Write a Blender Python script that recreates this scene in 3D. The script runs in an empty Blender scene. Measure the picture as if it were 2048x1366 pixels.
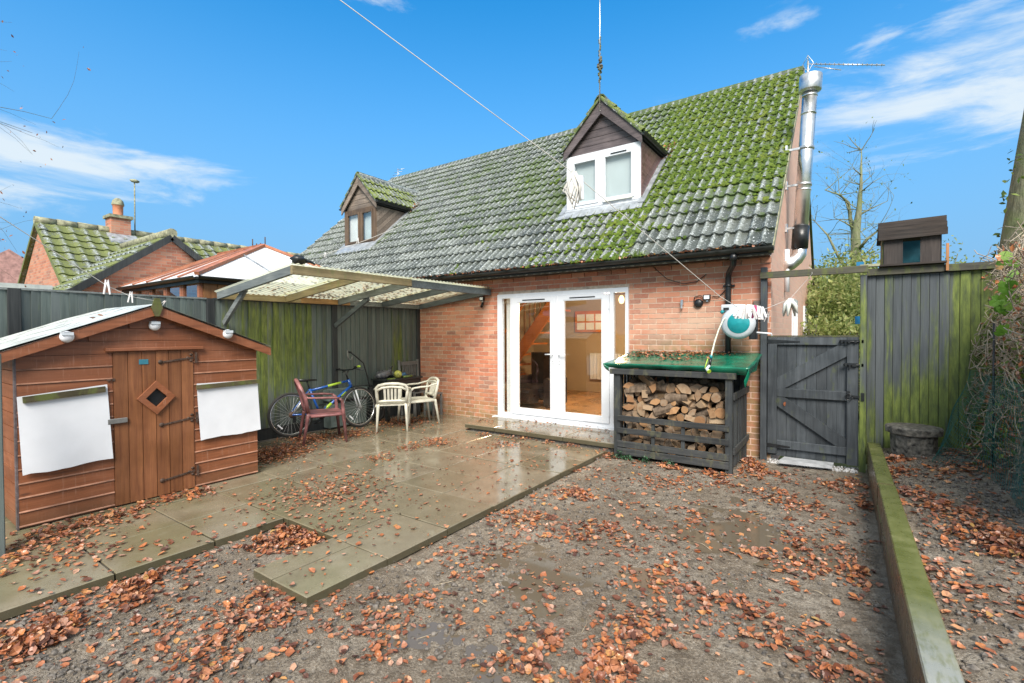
import bpy, bmesh, math, random
import numpy as np
from mathutils import Vector, Matrix, noise as mn
R = math.radians
random.seed(7); rng = np.random.default_rng(7)
scn = bpy.context.scene
COL = scn.collection

# ------------------------------------------------------------------ camera
CAMZ = 1.55
FPX, CX, CY = 970.0, 1024.0, 683.0
yaw, pitch, roll = R(34.9), R(-1.0), R(0.25)
cF = Vector((-math.sin(yaw)*math.cos(pitch), math.cos(yaw)*math.cos(pitch), math.sin(pitch)))
cR0 = Vector((math.cos(yaw), math.sin(yaw), 0)); cU0 = cR0.cross(cF)
cR = cR0*math.cos(roll) - cU0*math.sin(roll); cU = cU0*math.cos(roll) + cR0*math.sin(roll)
CAM = Vector((0, 0, CAMZ))
cam = bpy.data.cameras.new('camera'); camo = bpy.data.objects.new('camera', cam); COL.objects.link(camo)
m = Matrix((cR, cU, -cF)).transposed().to_4x4(); m.translation = CAM
camo.matrix_world = m
cam.sensor_width = 36; cam.lens = FPX/2048*36; cam.clip_start = 0.05; cam.clip_end = 900
scn.camera = camo

def at(px, py, ax, val):
    """where the sight line through photo point (px,py) meets the plane ax=val (surveying aid)"""
    d = cF + cR*((px-CX)/FPX) + cU*((CY-py)/FPX); i = 'xyz'.index(ax)
    return CAM + d*((val-CAM[i])/d[i])
def dirpx(px, py):
    return (cF + cR*((px-CX)/FPX) + cU*((CY-py)/FPX)).normalized()

# ------------------------------------------------------------------ world, sun, exposure
SUN_EL, SUN_AZ = R(44), R(150)          # azimuth measured clockwise from +Y : sun behind the camera
w = bpy.data.worlds.new('World'); scn.world = w; w.use_nodes = True
nt = w.node_tree; nt.nodes.clear()
def N(nt, t, **k):
    n = nt.nodes.new(t)
    for a, b in k.items():
        if a.startswith('i_'): n.inputs[a[2:].replace('_', ' ')].default_value = b
        else: setattr(n, a, b)
    return n
def LK(nt, a, b): nt.links.new(a, b)
def math_(nt, op, a, b=None, c=None, clamp=False):
    n = nt.nodes.new('ShaderNodeMath'); n.operation = op; n.use_clamp = clamp
    for i, v in enumerate((a, b, c)):
        if v is None: continue
        if isinstance(v, (int, float)): n.inputs[i].default_value = v
        else: LK(nt, v, n.inputs[i])
    return n.outputs[0]
def mix_(nt, f, a, b, mode='MIX'):
    n = nt.nodes.new('ShaderNodeMix'); n.data_type = 'RGBA'; n.blend_type = mode
    n.clamp_factor = True
    for sock, v in ((n.inputs[0], f), (n.inputs[6], a), (n.inputs[7], b)):
        if isinstance(v, (int, float)): sock.default_value = v
        elif isinstance(v, (tuple, list)): sock.default_value = (*v[:3], 1)
        else: LK(nt, v, sock)
    return n.outputs[2]
def ramp_(nt, f, stops, interp='LINEAR'):
    n = nt.nodes.new('ShaderNodeValToRGB'); cr = n.color_ramp; cr.interpolation = interp
    while len(cr.elements) > 1: cr.elements.remove(cr.elements[-1])
    for i, (p, c) in enumerate(stops):
        e = cr.elements[0] if i == 0 else cr.elements.new(p)
        e.position = p; e.color = (*c, 1) if isinstance(c, (tuple, list)) else (c, c, c, 1)
    if not isinstance(f, (int, float)): LK(nt, f, n.inputs[0])
    return n.outputs[0]
def smooth_(nt, v, lo, hi, a=0.0, b=1.0):
    n = nt.nodes.new('ShaderNodeMapRange'); n.interpolation_type = 'SMOOTHSTEP'
    LK(nt, v, n.inputs[0]); n.inputs[1].default_value = lo; n.inputs[2].default_value = hi
    n.inputs[3].default_value = a; n.inputs[4].default_value = b
    return n.outputs[0]

sky = N(nt, 'ShaderNodeTexSky', sky_type='NISHITA', sun_disc=False, sun_elevation=SUN_EL, sun_rotation=SUN_AZ,
        air_density=1.0, dust_density=0.6, ozone_density=2.5)
tc = N(nt, 'ShaderNodeTexCoord'); sep = N(nt, 'ShaderNodeSeparateXYZ'); LK(nt, tc.outputs['Generated'], sep.inputs[0])
skyc = mix_(nt, 1.0, sky.outputs[0], (0.04, 0.60, 0.86), 'MULTIPLY')
hz = smooth_(nt, sep.outputs['Z'], 0.0, 0.68, 1.0, 0.0)
skyc = mix_(nt, hz, skyc, (0.84, 1.58, 2.5))
# wispy clouds: stretched noise in direction space, gathered in a few banks
mp = N(nt, 'ShaderNodeMapping'); LK(nt, tc.outputs['Generated'], mp.inputs[0]); mp.inputs['Scale'].default_value = (1.6, 1.6, 6.5)
cn = N(nt, 'ShaderNodeTexNoise'); cn.inputs['Scale'].default_value = 2.6; cn.inputs['Detail'].default_value = 9
cn.inputs['Roughness'].default_value = 0.62; cn.inputs['Distortion'].default_value = 0.35; LK(nt, mp.outputs[0], cn.inputs[0])
bank = None
def addbank(px, py, sx, sz, amt):
    """a cloud bank: an ellipse in direction space, sx wide, sz tall"""
    global bank
    d = dirpx(px, py); h = Vector((d.y, -d.x, 0)).normalized(); v = h.cross(d)
    def dot(vec, s, off):
        n = nt.nodes.new('ShaderNodeVectorMath'); n.operation = 'DOT_PRODUCT'
        LK(nt, tc.outputs['Generated'], n.inputs[0]); n.inputs[1].default_value = vec
        return math_(nt, 'MULTIPLY', math_(nt, 'SUBTRACT', n.outputs['Value'], off), 1/s)
    a = dot(h, sx, h.dot(d)); b = dot(v, sz, v.dot(d)); c = dot(d, 1, 0)
    r2 = math_(nt, 'ADD', math_(nt, 'MULTIPLY', a, a), math_(nt, 'MULTIPLY', b, b))
    g = math_(nt, 'MULTIPLY', math_(nt, 'EXPONENT', math_(nt, 'MULTIPLY', r2, -1.0)), amt)
    g = math_(nt, 'MULTIPLY', g, math_(nt, 'GREATER_THAN', c, 0.0))
    bank = g if bank is None else math_(nt, 'MAXIMUM', bank, g)
for b_ in ((120, 325, .22, .060, .74), (340, 340, .16, .036, .72), (-150, 330, .25, .06, .6), (40, 300, .10, .04, .4), (245, 32, .05, .012, .40),
           (740, -5, .15, .022, .50), (1950, 60, .22, .055, .48), (1850, 100, .22, .04, .40), (1990, 170, .16, .045, .50), (1600, 40, .12, .018, .36), (1900, 205, .10, .02, .42),
           (2150, 90, .32, .13, .70)):
    addbank(*b_)
# away from the view the cloud closes in: the place is lit softly, as under thin overcast
bk = nt.nodes.new('ShaderNodeVectorMath'); bk.operation = 'DOT_PRODUCT'; LK(nt, tc.outputs['Generated'], bk.inputs[0])
bk.inputs[1].default_value = (-0.45*cF.x, -0.45*cF.y, 0.89)
over = smooth_(nt, bk.outputs['Value'], 0.16, 0.62, 0.0, 1.0)
cov = math_(nt, 'MAXIMUM', bank, over)
nz = smooth_(nt, cn.outputs[0], 0.30, 0.75)
cl = math_(nt, 'ADD', nz, math_(nt, 'SUBTRACT', math_(nt, 'MULTIPLY', cov, 1.75), 0.95))
cl = smooth_(nt, cl, 0.0, 0.85, 0.0, 0.9)
final = mix_(nt, cl, skyc, (2.55, 2.85, 3.05))
bg = N(nt, 'ShaderNodeBackground'); bg.inputs['Strength'].default_value = 0.1
LK(nt, final, bg.inputs[0]); wo = N(nt, 'ShaderNodeOutputWorld'); LK(nt, bg.outputs[0], wo.inputs[0])

sl = bpy.data.lights.new('sun', 'SUN'); sl.energy = 2.1; sl.angle = R(30); sl.color = (1.0, 0.93, 0.84)
so = bpy.data.objects.new('sun', sl); COL.objects.link(so)
sd = Vector((math.sin(SUN_AZ)*math.cos(SUN_EL), math.cos(SUN_AZ)*math.cos(SUN_EL), math.sin(SUN_EL)))
so.rotation_euler = sd.to_track_quat('Z', 'Y').to_euler()
vs = scn.view_settings; vs.view_transform = 'Standard'; vs.look = 'None'; vs.gamma = 1; vs.exposure = 1.68; vs.use_curve_mapping = False

# ------------------------------------------------------------------ object helpers
WLOC = {}
def label(o, lab=None, cat=None, group=None, kind=None):
    if lab: o['label'] = lab
    if cat: o['category'] = cat
    if group: o['group'] = group
    if kind: o['kind'] = kind
    return o
def empty(name, loc, lab=None, cat=None, group=None, kind=None, parent=None):
    o = bpy.data.objects.new(name, None); COL.objects.link(o); o.empty_display_size = 0.1
    p = WLOC[parent.name] if parent else Vector((0, 0, 0))
    o.location = Vector(loc) - p; WLOC[o.name] = Vector(loc)
    if parent: o.parent = parent
    return label(o, lab, cat, group, kind)

class MB:
    def __init__(s): s.v = []; s.f = []; s.m = []; s.sm = []
    def add(s, vs, fs, mi=0, smooth=False):
        b = len(s.v); s.v += [tuple(x) for x in vs]
        for f in fs: s.f.append([b+i for i in f]); s.m.append(mi); s.sm.append(smooth)
        return s
    def box(s, a, b, mi=0):
        x0, y0, z0 = a; x1, y1, z1 = b
        vs = [(x0,y0,z0),(x1,y0,z0),(x1,y1,z0),(x0,y1,z0),(x0,y0,z1),(x1,y0,z1),(x1,y1,z1),(x0,y1,z1)]
        return s.add(vs, [(0,3,2,1),(4,5,6,7),(0,1,5,4),(1,2,6,5),(2,3,7,6),(3,0,4,7)], mi)
    def cbox(s, a, b, c, mi=0, ax='auto'):
        """box with chamfered edges c (octagonal section along the longest axis)"""
        a = Vector(a); b = Vector(b); d = b-a
        i = max(range(3), key=lambda k: d[k]); j, k = [(1,2),(2,0),(0,1)][i]
        ring = []
        for (u, v) in ((c,0),(d[j]-c,0),(d[j],c),(d[j],d[k]-c),(d[j]-c,d[k]),(c,d[k]),(0,d[k]-c),(0,c)):
            p = Vector((0,0,0)); p[j] = u; p[k] = v; ring.append(p+a)
        e = Vector((0,0,0)); e[i] = d[i]
        vs = ring + [p+e for p in ring]
        fs = [tuple(range(7,-1,-1)), tuple(range(8,16))] + [(q,(q+1)%8,8+(q+1)%8,8+q) for q in range(8)]
        return s.add(vs, fs, mi)
    def beam(s, p, q, w, h, up=(0,0,1), mi=0):
        p = Vector(p); q = Vector(q); d = (q-p).normalized(); u = Vector(up)
        sd_ = d.cross(u)
        if sd_.length < 1e-4: sd_ = d.cross(Vector((1,0,0)))
        sd_.normalize(); u = sd_.cross(d).normalized()
        vs = [o + sd_*(a*w/2) + u*(b*h/2) for o in (p, q) for a, b in ((-1,-1),(1,-1),(1,1),(-1,1))]
        return s.add(vs, [(0,1,2,3),(7,6,5,4),(0,4,5,1),(1,5,6,2),(2,6,7,3),(3,7,4,0)], mi)
    def prism(s, poly, off, mi=0):
        """poly: list of 3D points (planar), extruded by off"""
        n = len(poly); off = Vector(off); vs = [Vector(p) for p in poly] + [Vector(p)+off for p in poly]
        return s.add(vs, [tuple(range(n-1,-1,-1)), tuple(range(n,2*n))] + [(i,(i+1)%n,n+(i+1)%n,n+i) for i in range(n)], mi)
    def tube(s, pts, r, n=8, mi=0, cap=True, flat=1.0):
        pts = [Vector(p) for p in pts]; m_ = len(pts); rs = r if isinstance(r, (list, tuple)) else [r]*m_
        prev = None; vs = []
        for i, p in enumerate(pts):
            d = (pts[min(i+1, m_-1)] - pts[max(i-1, 0)])
            d = d.normalized() if d.length > 1e-9 else Vector((0,0,1))
            if prev is None:
                a = d.cross(Vector((0,0,1)));
                if a.length < 1e-3: a = d.cross(Vector((0,1,0)))
            else: a = prev - d*prev.dot(d)
            a.normalize(); prev = a; b = d.cross(a)
            for k in range(n):
                t = 2*math.pi*k/n; vs.append(p + a*(math.cos(t)*rs[i]) + b*(math.sin(t)*rs[i]*flat))
        fs = [(i*n+k, i*n+(k+1)%n, (i+1)*n+(k+1)%n, (i+1)*n+k) for i in range(m_-1) for k in range(n)]
        s.add(vs, fs, mi, True)
        if cap:
            b0 = len(s.v)-m_*n
            for ring in (range(n-1,-1,-1), range((m_-1)*n, m_*n)):
                s.f.append([b0+q for q in ring]); s.m.append(mi); s.sm.append(False)
        return s
    def lathe(s, base, prof, n=20, axis=(0,0,1), mi=0, smooth=True):
        """prof: list of (radius, height along axis)"""
        ax = Vector(axis).normalized(); a = ax.cross(Vector((0,0,1)))
        if a.length < 1e-3: a = Vector((1,0,0))
        a.normalize(); b = ax.cross(a); base = Vector(base)
        vs = [base + ax*h + (a*math.cos(2*math.pi*k/n) + b*math.sin(2*math.pi*k/n))*r_ for r_, h in prof for k in range(n)]
        m_ = len(prof)
        return s.add(vs, [(i*n+k, i*n+(k+1)%n, (i+1)*n+(k+1)%n, (i+1)*n+k) for i in range(m_-1) for k in range(n)], mi, smooth)
    def blob(s, c, r, seed=0, n=6, m_=8, jit=.15, mi=0):
        rr = random.Random(seed); c = Vector(c); r = r if isinstance(r, (tuple, list)) else (r, r, r)
        vs = [c+Vector((0,0,-r[2]))]
        for i in range(1, n):
            ph = math.pi*i/n
            for k in range(m_):
                j = 1+rr.uniform(-jit, jit); t = 2*math.pi*k/m_
                vs.append(c+Vector((r[0]*j*math.sin(ph)*math.cos(t), r[1]*j*math.sin(ph)*math.sin(t), -r[2]*j*math.cos(ph))))
        vs.append(c+Vector((0,0,r[2]))); L = len(vs)-1
        fs = [(0, 1+(k+1)%m_, 1+k) for k in range(m_)]
        for i in range(n-2):
            for k in range(m_):
                a = 1+i*m_; fs.append((a+k, a+(k+1)%m_, a+m_+(k+1)%m_, a+m_+k))
        a = 1+(n-2)*m_; fs += [(a+k, a+(k+1)%m_, L) for k in range(m_)]
        return s.add(vs, fs, mi, True)
    def mesh(s, name, mats, off=Vector((0,0,0))):
        me = bpy.data.meshes.new(name)
        me.from_pydata([(x-off[0], y-off[1], z-off[2]) for x, y, z in s.v], [], s.f)
        for mt in (mats if isinstance(mats, (list, tuple)) else [mats]): me.materials.append(mt)
        me.polygons.foreach_set('material_index', s.m); me.polygons.foreach_set('use_smooth', s.sm)
        me.update(); return me
    def build(s, name, mats, parent=None, lab=None, cat=None, group=None, kind=None, origin=None):
        if parent is not None: p = WLOC[parent.name]
        else: p = Vector((0,0,0))
        if origin is None:
            a = np.array(s.v) if len(s.v) else np.zeros((1,3)); mn_, mx = a.min(0), a.max(0)
            org = Vector(((mn_[0]+mx[0])/2, (mn_[1]+mx[1])/2, mn_[2])) if parent is None else p
        else: org = Vector(origin)
        o = bpy.data.objects.new(name, s.mesh(name, mats, org)); COL.objects.link(o)
        o.location = org - p; WLOC[o.name] = org
        if parent is not None: o.parent = parent
        return label(o, lab, cat, group, kind)
def inst(name, me, loc, parent=None, rot=None, **k):
    o = bpy.data.objects.new(name, me); COL.objects.link(o)
    p = WLOC[parent.name] if parent is not None else Vector((0,0,0))
    o.location = Vector(loc)-p; WLOC[o.name] = Vector(loc)
    if rot: o.rotation_euler = rot
    if parent is not None: o.parent = parent
    return label(o, **k)
def copy_tree(o, parent=None):
    c = o.copy(); COL.objects.link(c); c.parent = parent
    for ch in list(o.children): copy_tree(ch, c)
    return c

# ------------------------------------------------------------------ material helpers
def newmat(name, rough=0.6, metal=0.0, spec=0.5):
    mt = bpy.data.materials.new(name); mt.use_nodes = True; nt = mt.node_tree
    b = nt.nodes['Principled BSDF']; b.inputs['Roughness'].default_value = rough; b.inputs['Metallic'].default_value = metal
    b.inputs['Specular IOR Level'].default_value = spec
    return mt, nt, b
def pos(nt, scale=(1,1,1), off=(0,0,0), obj=False):
    if obj: src = N(nt, 'ShaderNodeTexCoord').outputs['Object']
    else: src = N(nt, 'ShaderNodeNewGeometry').outputs['Position']
    mp = N(nt, 'ShaderNodeMapping'); LK(nt, src, mp.inputs[0]); mp.inputs['Scale'].default_value = scale; mp.inputs['Location'].default_value = off
    return mp.outputs[0]
def noise_(nt, vec, scale=5, detail=4, rough=.55, dist=0):
    n = N(nt, 'ShaderNodeTexNoise'); n.inputs['Scale'].default_value = scale; n.inputs['Detail'].default_value = detail
    n.inputs['Roughness'].default_value = rough; n.inputs['Distortion'].default_value = dist
    LK(nt, vec, n.inputs[0]); return n.outputs[0]
def bump_(nt, b, h, strength=.4, dist=.01):
    n = N(nt, 'ShaderNodeBump'); n.inputs['Strength'].default_value = strength; n.inputs['Distance'].default_value = dist
    LK(nt, h, n.inputs['Height']); LK(nt, n.outputs[0], b.inputs['Normal'])
def setc(nt, b, c):
    if isinstance(c, (tuple, list)): b.inputs['Base Color'].default_value = (*c[:3], 1)
    else: LK(nt, c, b.inputs['Base Color'])
def simple(name, c, rough=.5, metal=0, var=.12, nscale=12, spec=.5, bmp=0.0, coat=0):
    mt, nt, b = newmat(name, rough, metal, spec)
    n = noise_(nt, pos(nt), nscale, 5)
    d = tuple(x*(1-var*2.2) for x in c); l = tuple(min(1, x*(1+var)) for x in c)
    setc(nt, b, ramp_(nt, n, [(0.3, d), (0.7, l)]))
    r = smooth_(nt, n, .3, .7, max(0.02, rough-.08), min(1, rough+.1)); LK(nt, r, b.inputs['Roughness'])
    if bmp: bump_(nt, b, n, bmp, .005)
    if coat: b.inputs['Coat Weight'].default_value = coat; b.inputs['Coat Roughness'].default_value = .15
    return mt
def rnd(nt):
    """a random number per piece"""
    a = N(nt, 'ShaderNodeObjectInfo').outputs['Random']; g = N(nt, 'ShaderNodeNewGeometry').outputs['Random Per Island']
    return math_(nt, 'FRACT', math_(nt, 'ADD', a, g))
def wood(name, dark, light, grain=2, rough=.6, scale=1.0, bmp=.35, moss=None, mossamt=0.0, var=.5, spec=.4, streak=None):
    """grain: axis index along which the grain runs (world)"""
    mt, nt, b = newmat(name, rough, 0, spec)
    sc = [22*scale]*3; sc[grain] = 1.3*scale
    n = noise_(nt, pos(nt, tuple(sc)), 1.6, 6, .62, .6)
    n2 = noise_(nt, pos(nt, (1.5, 1.5, 1.5)), 2.2, 4)
    c = ramp_(nt, n, [(.28, dark), (.72, light)])
    rv = rnd(nt)
    k = smooth_(nt, rv, 0, 1, 1-var*.5, 1+var*.35)
    k = math_(nt, 'MULTIPLY', k, smooth_(nt, n2, .25, .75, .8, 1.15))
    cc = nt.nodes.new('ShaderNodeCombineXYZ')
    for i in range(3): LK(nt, k, cc.inputs[i])
    c = mix_(nt, 1.0, c, cc.outputs[0], 'MULTIPLY')
    if moss is not None:
        n3 = noise_(nt, pos(nt, (7, 7, 3)), 1.5, 5, .65)
        f = smooth_(nt, n3, .62-mossamt*.35, .74-mossamt*.25)
        c = mix_(nt, math_(nt, 'MULTIPLY', f, min(1, .35+mossamt)), c, moss)
    setc(nt, b, c)
    LK(nt, smooth_(nt, n2, .3, .7, rough-.15, rough+.12), b.inputs['Roughness'])
    bump_(nt, b, n, bmp, .004)
    return mt
def posxyz(nt):
    s = N(nt, 'ShaderNodeSeparateXYZ'); LK(nt, N(nt, 'ShaderNodeNewGeometry').outputs['Position'], s.inputs[0]); return s.outputs
def gauss2(nt, x, cx, sx, z, cz, sz):
    a = math_(nt, 'MULTIPLY', math_(nt, 'SUBTRACT', x, cx), 1/sx); b = math_(nt, 'MULTIPLY', math_(nt, 'SUBTRACT', z, cz), 1/sz)
    return math_(nt, 'EXPONENT', math_(nt, 'MULTIPLY', math_(nt, 'ADD', math_(nt, 'MULTIPLY', a, a), math_(nt, 'MULTIPLY', b, b)), -1))

# --- brick
BZ0, BP, BL = -0.055, 0.075, 0.225
def brick_mat(name, textured=False, tint=(1,1,1), pale=0):
    mt, nt, b = newmat(name, .75, 0, .35)
    X, Y, Z = posxyz(nt)
    u = math_(nt, 'ADD', X, Y if textured else math_(nt, 'MAXIMUM', Y, 6.9))
    row = math_(nt, 'FLOOR', math_(nt, 'DIVIDE', math_(nt, 'SUBTRACT', Z, BZ0), BP))
    odd = math_(nt, 'MODULO', math_(nt, 'ADD', row, 100), 2)
    uf = math_(nt, 'ADD', math_(nt, 'DIVIDE', u, BL), math_(nt, 'MULTIPLY', odd, .5))
    col = math_(nt, 'FLOOR', uf)
    cv = N(nt, 'ShaderNodeCombineXYZ'); LK(nt, row, cv.inputs[0]); LK(nt, col, cv.inputs[1])
    wn = N(nt, 'ShaderNodeTexWhiteNoise'); wn.noise_dimensions = '2D'; LK(nt, cv.outputs[0], wn.inputs['Vector'])
    c = ramp_(nt, wn.outputs['Value'], [(0, (.24,.125,.095)), (.08, (.34,.12,.075)), (.3, (.47,.155,.085)), (.55, (.54,.185,.10)), (.8, (.58,.25,.15)), (1, (.50,.27,.18))])
    n = noise_(nt, pos(nt), 35, 5, .6); n2 = noise_(nt, pos(nt), 2.2, 4)
    c = mix_(nt, smooth_(nt, n, .35, .7, 0, .35), c, (.55,.33,.22))
    c = mix_(nt, smooth_(nt, n2, .4, .75, 0, .45), c, (.38,.215,.16))
    c = mix_(nt, .12, c, (.46,.19,.15))
    # lime bloom on the panel right of the doors, algae low down and above the store roof
    bloom = math_(nt, 'MULTIPLY', gauss2(nt, X, -1.9, .85, Z, 1.62, .30), smooth_(nt, noise_(nt, pos(nt), 5, 5), .3, .6, .5, 1))
    c = mix_(nt, math_(nt, 'MULTIPLY', bloom, .55), c, (.56,.44,.33))
    alg = math_(nt, 'MAXIMUM', math_(nt, 'MULTIPLY', gauss2(nt, X, -1.5, 1.1, Z, 1.3, .16), .9), smooth_(nt, Z, .75, -.05, 0, .8))
    alg = math_(nt, 'MAXIMUM', alg, math_(nt, 'MULTIPLY', gauss2(nt, X, -.95, .3, Z, .6, .8), .8))
    alg = math_(nt, 'MULTIPLY', alg, smooth_(nt, noise_(nt, pos(nt), 9, 5), .32, .6, .25, 1))
    alg = math_(nt, 'MULTIPLY', alg, smooth_(nt, Y, 7.3, 7.1, 0, 1))
    c = mix_(nt, math_(nt, 'MULTIPLY', alg, .75), c, (.16,.17,.06))
    if textured:   # joints as fine relief where bricks are only seen edge-on
        zf = math_(nt, 'FRACT', math_(nt, 'DIVIDE', math_(nt, 'SUBTRACT', Z, BZ0), BP)); fu = math_(nt, 'FRACT', uf)
        j = math_(nt, 'MAXIMUM', math_(nt, 'LESS_THAN', zf, .15), math_(nt, 'LESS_THAN', fu, .05))
        c = mix_(nt, math_(nt, 'MULTIPLY', j, .8), c, (.42,.34,.27))
        bump_(nt, b, math_(nt, 'SUBTRACT', math_(nt, 'MULTIPLY', n, .3), j), .5, .008)
    else: bump_(nt, b, n, .35, .004)
    if pale: c = mix_(nt, pale, c, (.72,.50,.40))
    c = mix_(nt, 1.0, c, tint, 'MULTIPLY')
    setc(nt, b, c)
    return mt
M = {}
M['brick'] = brick_mat('brick')
M['brick_tex'] = brick_mat('brick_far', True)
M['brick_gable'] = brick_mat('brick_gable', True, pale=.6)
M['mortar'] = simple('mortar', (.62,.50,.39), .9, var=.18, nscale=14, bmp=.5)

# --- roof tile: slate-grey, wet, moss heavier to the right
def tile_mat(name, mossx=(-9.5, -2.2), wet=.28, base=.3, mosscol=((.025,.05,.010), (.085,.135,.022)), ax='X', pitch=.15, orig=-.775, gauge=None, zorig=2.585, gz=.2289, shade=1.0):
    """dark concrete tile: crests painted pale as wet sky sheen, troughs dark, moss there and along the laps"""
    mt, nt, b = newmat(name, wet, 0, .6)
    X, Y, Z = posxyz(nt)
    rv = rnd(nt)
    n = noise_(nt, pos(nt), 30, 5, .6)
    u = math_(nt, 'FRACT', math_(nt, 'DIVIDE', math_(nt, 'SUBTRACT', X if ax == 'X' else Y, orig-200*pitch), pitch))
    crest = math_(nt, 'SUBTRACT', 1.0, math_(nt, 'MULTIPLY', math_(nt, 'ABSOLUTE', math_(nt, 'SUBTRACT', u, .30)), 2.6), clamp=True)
    lap = math_(nt, 'FRACT', math_(nt, 'DIVIDE', math_(nt, 'SUBTRACT', Z, zorig-20*gz), gz))
    c = ramp_(nt, rv, [(0, (.042*shade,.050*shade,.044*shade)), (.5, (.064*shade,.074*shade,.064*shade)), (1, (.098*shade,.108*shade,.094*shade))])
    sheen = noise_(nt, pos(nt), 13, 6, .72)
    wf = math_(nt, 'ADD', math_(nt, 'MULTIPLY', crest, .30), math_(nt, 'MULTIPLY', sheen, .8))
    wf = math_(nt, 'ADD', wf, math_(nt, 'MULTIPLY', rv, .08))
    c = mix_(nt, smooth_(nt, wf, .55, .74, 0, .7), c, (.25*shade,.275*shade,.255*shade))  # sky sheen on the wet crests, painted in as a paler grey
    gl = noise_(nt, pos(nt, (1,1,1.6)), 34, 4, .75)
    c = mix_(nt, smooth_(nt, math_(nt, 'ADD', gl, math_(nt, 'MULTIPLY', crest, .07)), .60, .66, 0, .85), c, (.62*shade,.66*shade,.68*shade))  # wet glints painted on as small near-white spots
    big = noise_(nt, pos(nt), 1.3, 4, .6); fine = noise_(nt, pos(nt), 26, 6, .7); med = noise_(nt, pos(nt), 7, 5, .65)
    grad = smooth_(nt, X, mossx[0], mossx[1], 0, 1)
    low = smooth_(nt, Z, 2.7, 3.9, -.16, .02) if ax == 'X' else 0.0
    f = math_(nt, 'ADD', math_(nt, 'ADD', math_(nt, 'MULTIPLY', big, .40), math_(nt, 'MULTIPLY', fine, .40)), math_(nt, 'MULTIPLY', med, .40))
    f = math_(nt, 'ADD', f, math_(nt, 'MULTIPLY', grad, .09)); f = math_(nt, 'ADD', f, low)
    f = math_(nt, 'ADD', f, math_(nt, 'MULTIPLY', crest, -.10)); f = math_(nt, 'ADD', f, math_(nt, 'MULTIPLY', smooth_(nt, lap, .35, .0, 0, 1), .08))
    f = smooth_(nt, f, .562+base*.1, .68+base*.1)
    mc = ramp_(nt, noise_(nt, pos(nt), 40, 3), [(.3, mosscol[0]), (.7, mosscol[1])])
    c = mix_(nt, math_(nt, 'MULTIPLY', f, .9), c, mc)
    setc(nt, b, c)
    LK(nt, math_(nt, 'ADD', smooth_(nt, n, .3, .7, wet-.1, wet+.15), math_(nt, 'MULTIPLY', f, .55), clamp=True), b.inputs['Roughness'])
    bump_(nt, b, math_(nt, 'ADD', n, math_(nt, 'MULTIPLY', f, 1.2)), .5, .008)
    return mt
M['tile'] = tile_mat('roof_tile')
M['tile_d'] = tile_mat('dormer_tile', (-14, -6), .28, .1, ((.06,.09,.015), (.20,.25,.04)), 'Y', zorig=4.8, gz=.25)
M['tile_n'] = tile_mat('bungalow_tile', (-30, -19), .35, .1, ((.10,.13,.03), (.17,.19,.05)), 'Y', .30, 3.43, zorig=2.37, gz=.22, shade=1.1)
def moss_mat():
    mt, nt, b = newmat('moss', .85, 0, .2)
    n = noise_(nt, pos(nt), 60, 4); n2 = noise_(nt, pos(nt), 2, 3)
    rv = rnd(nt)
    c = ramp_(nt, n, [(.25, (.025,.05,.008)), (.5, (.065,.11,.015)), (.75, (.13,.185,.028))])
    c = mix_(nt, smooth_(nt, rv, .3, 1, 0, .6), c, (.15,.20,.03))
    c = mix_(nt, smooth_(nt, rv, .25, 0, 0, .5), c, (.025,.045,.010))
    c = mix_(nt, smooth_(nt, n2, .52, .72, 0, .35), c, (.19,.20,.035))
    setc(nt, b, c); bump_(nt, b, n, .8, .01); return mt
M['moss'] = moss_mat()

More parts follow.
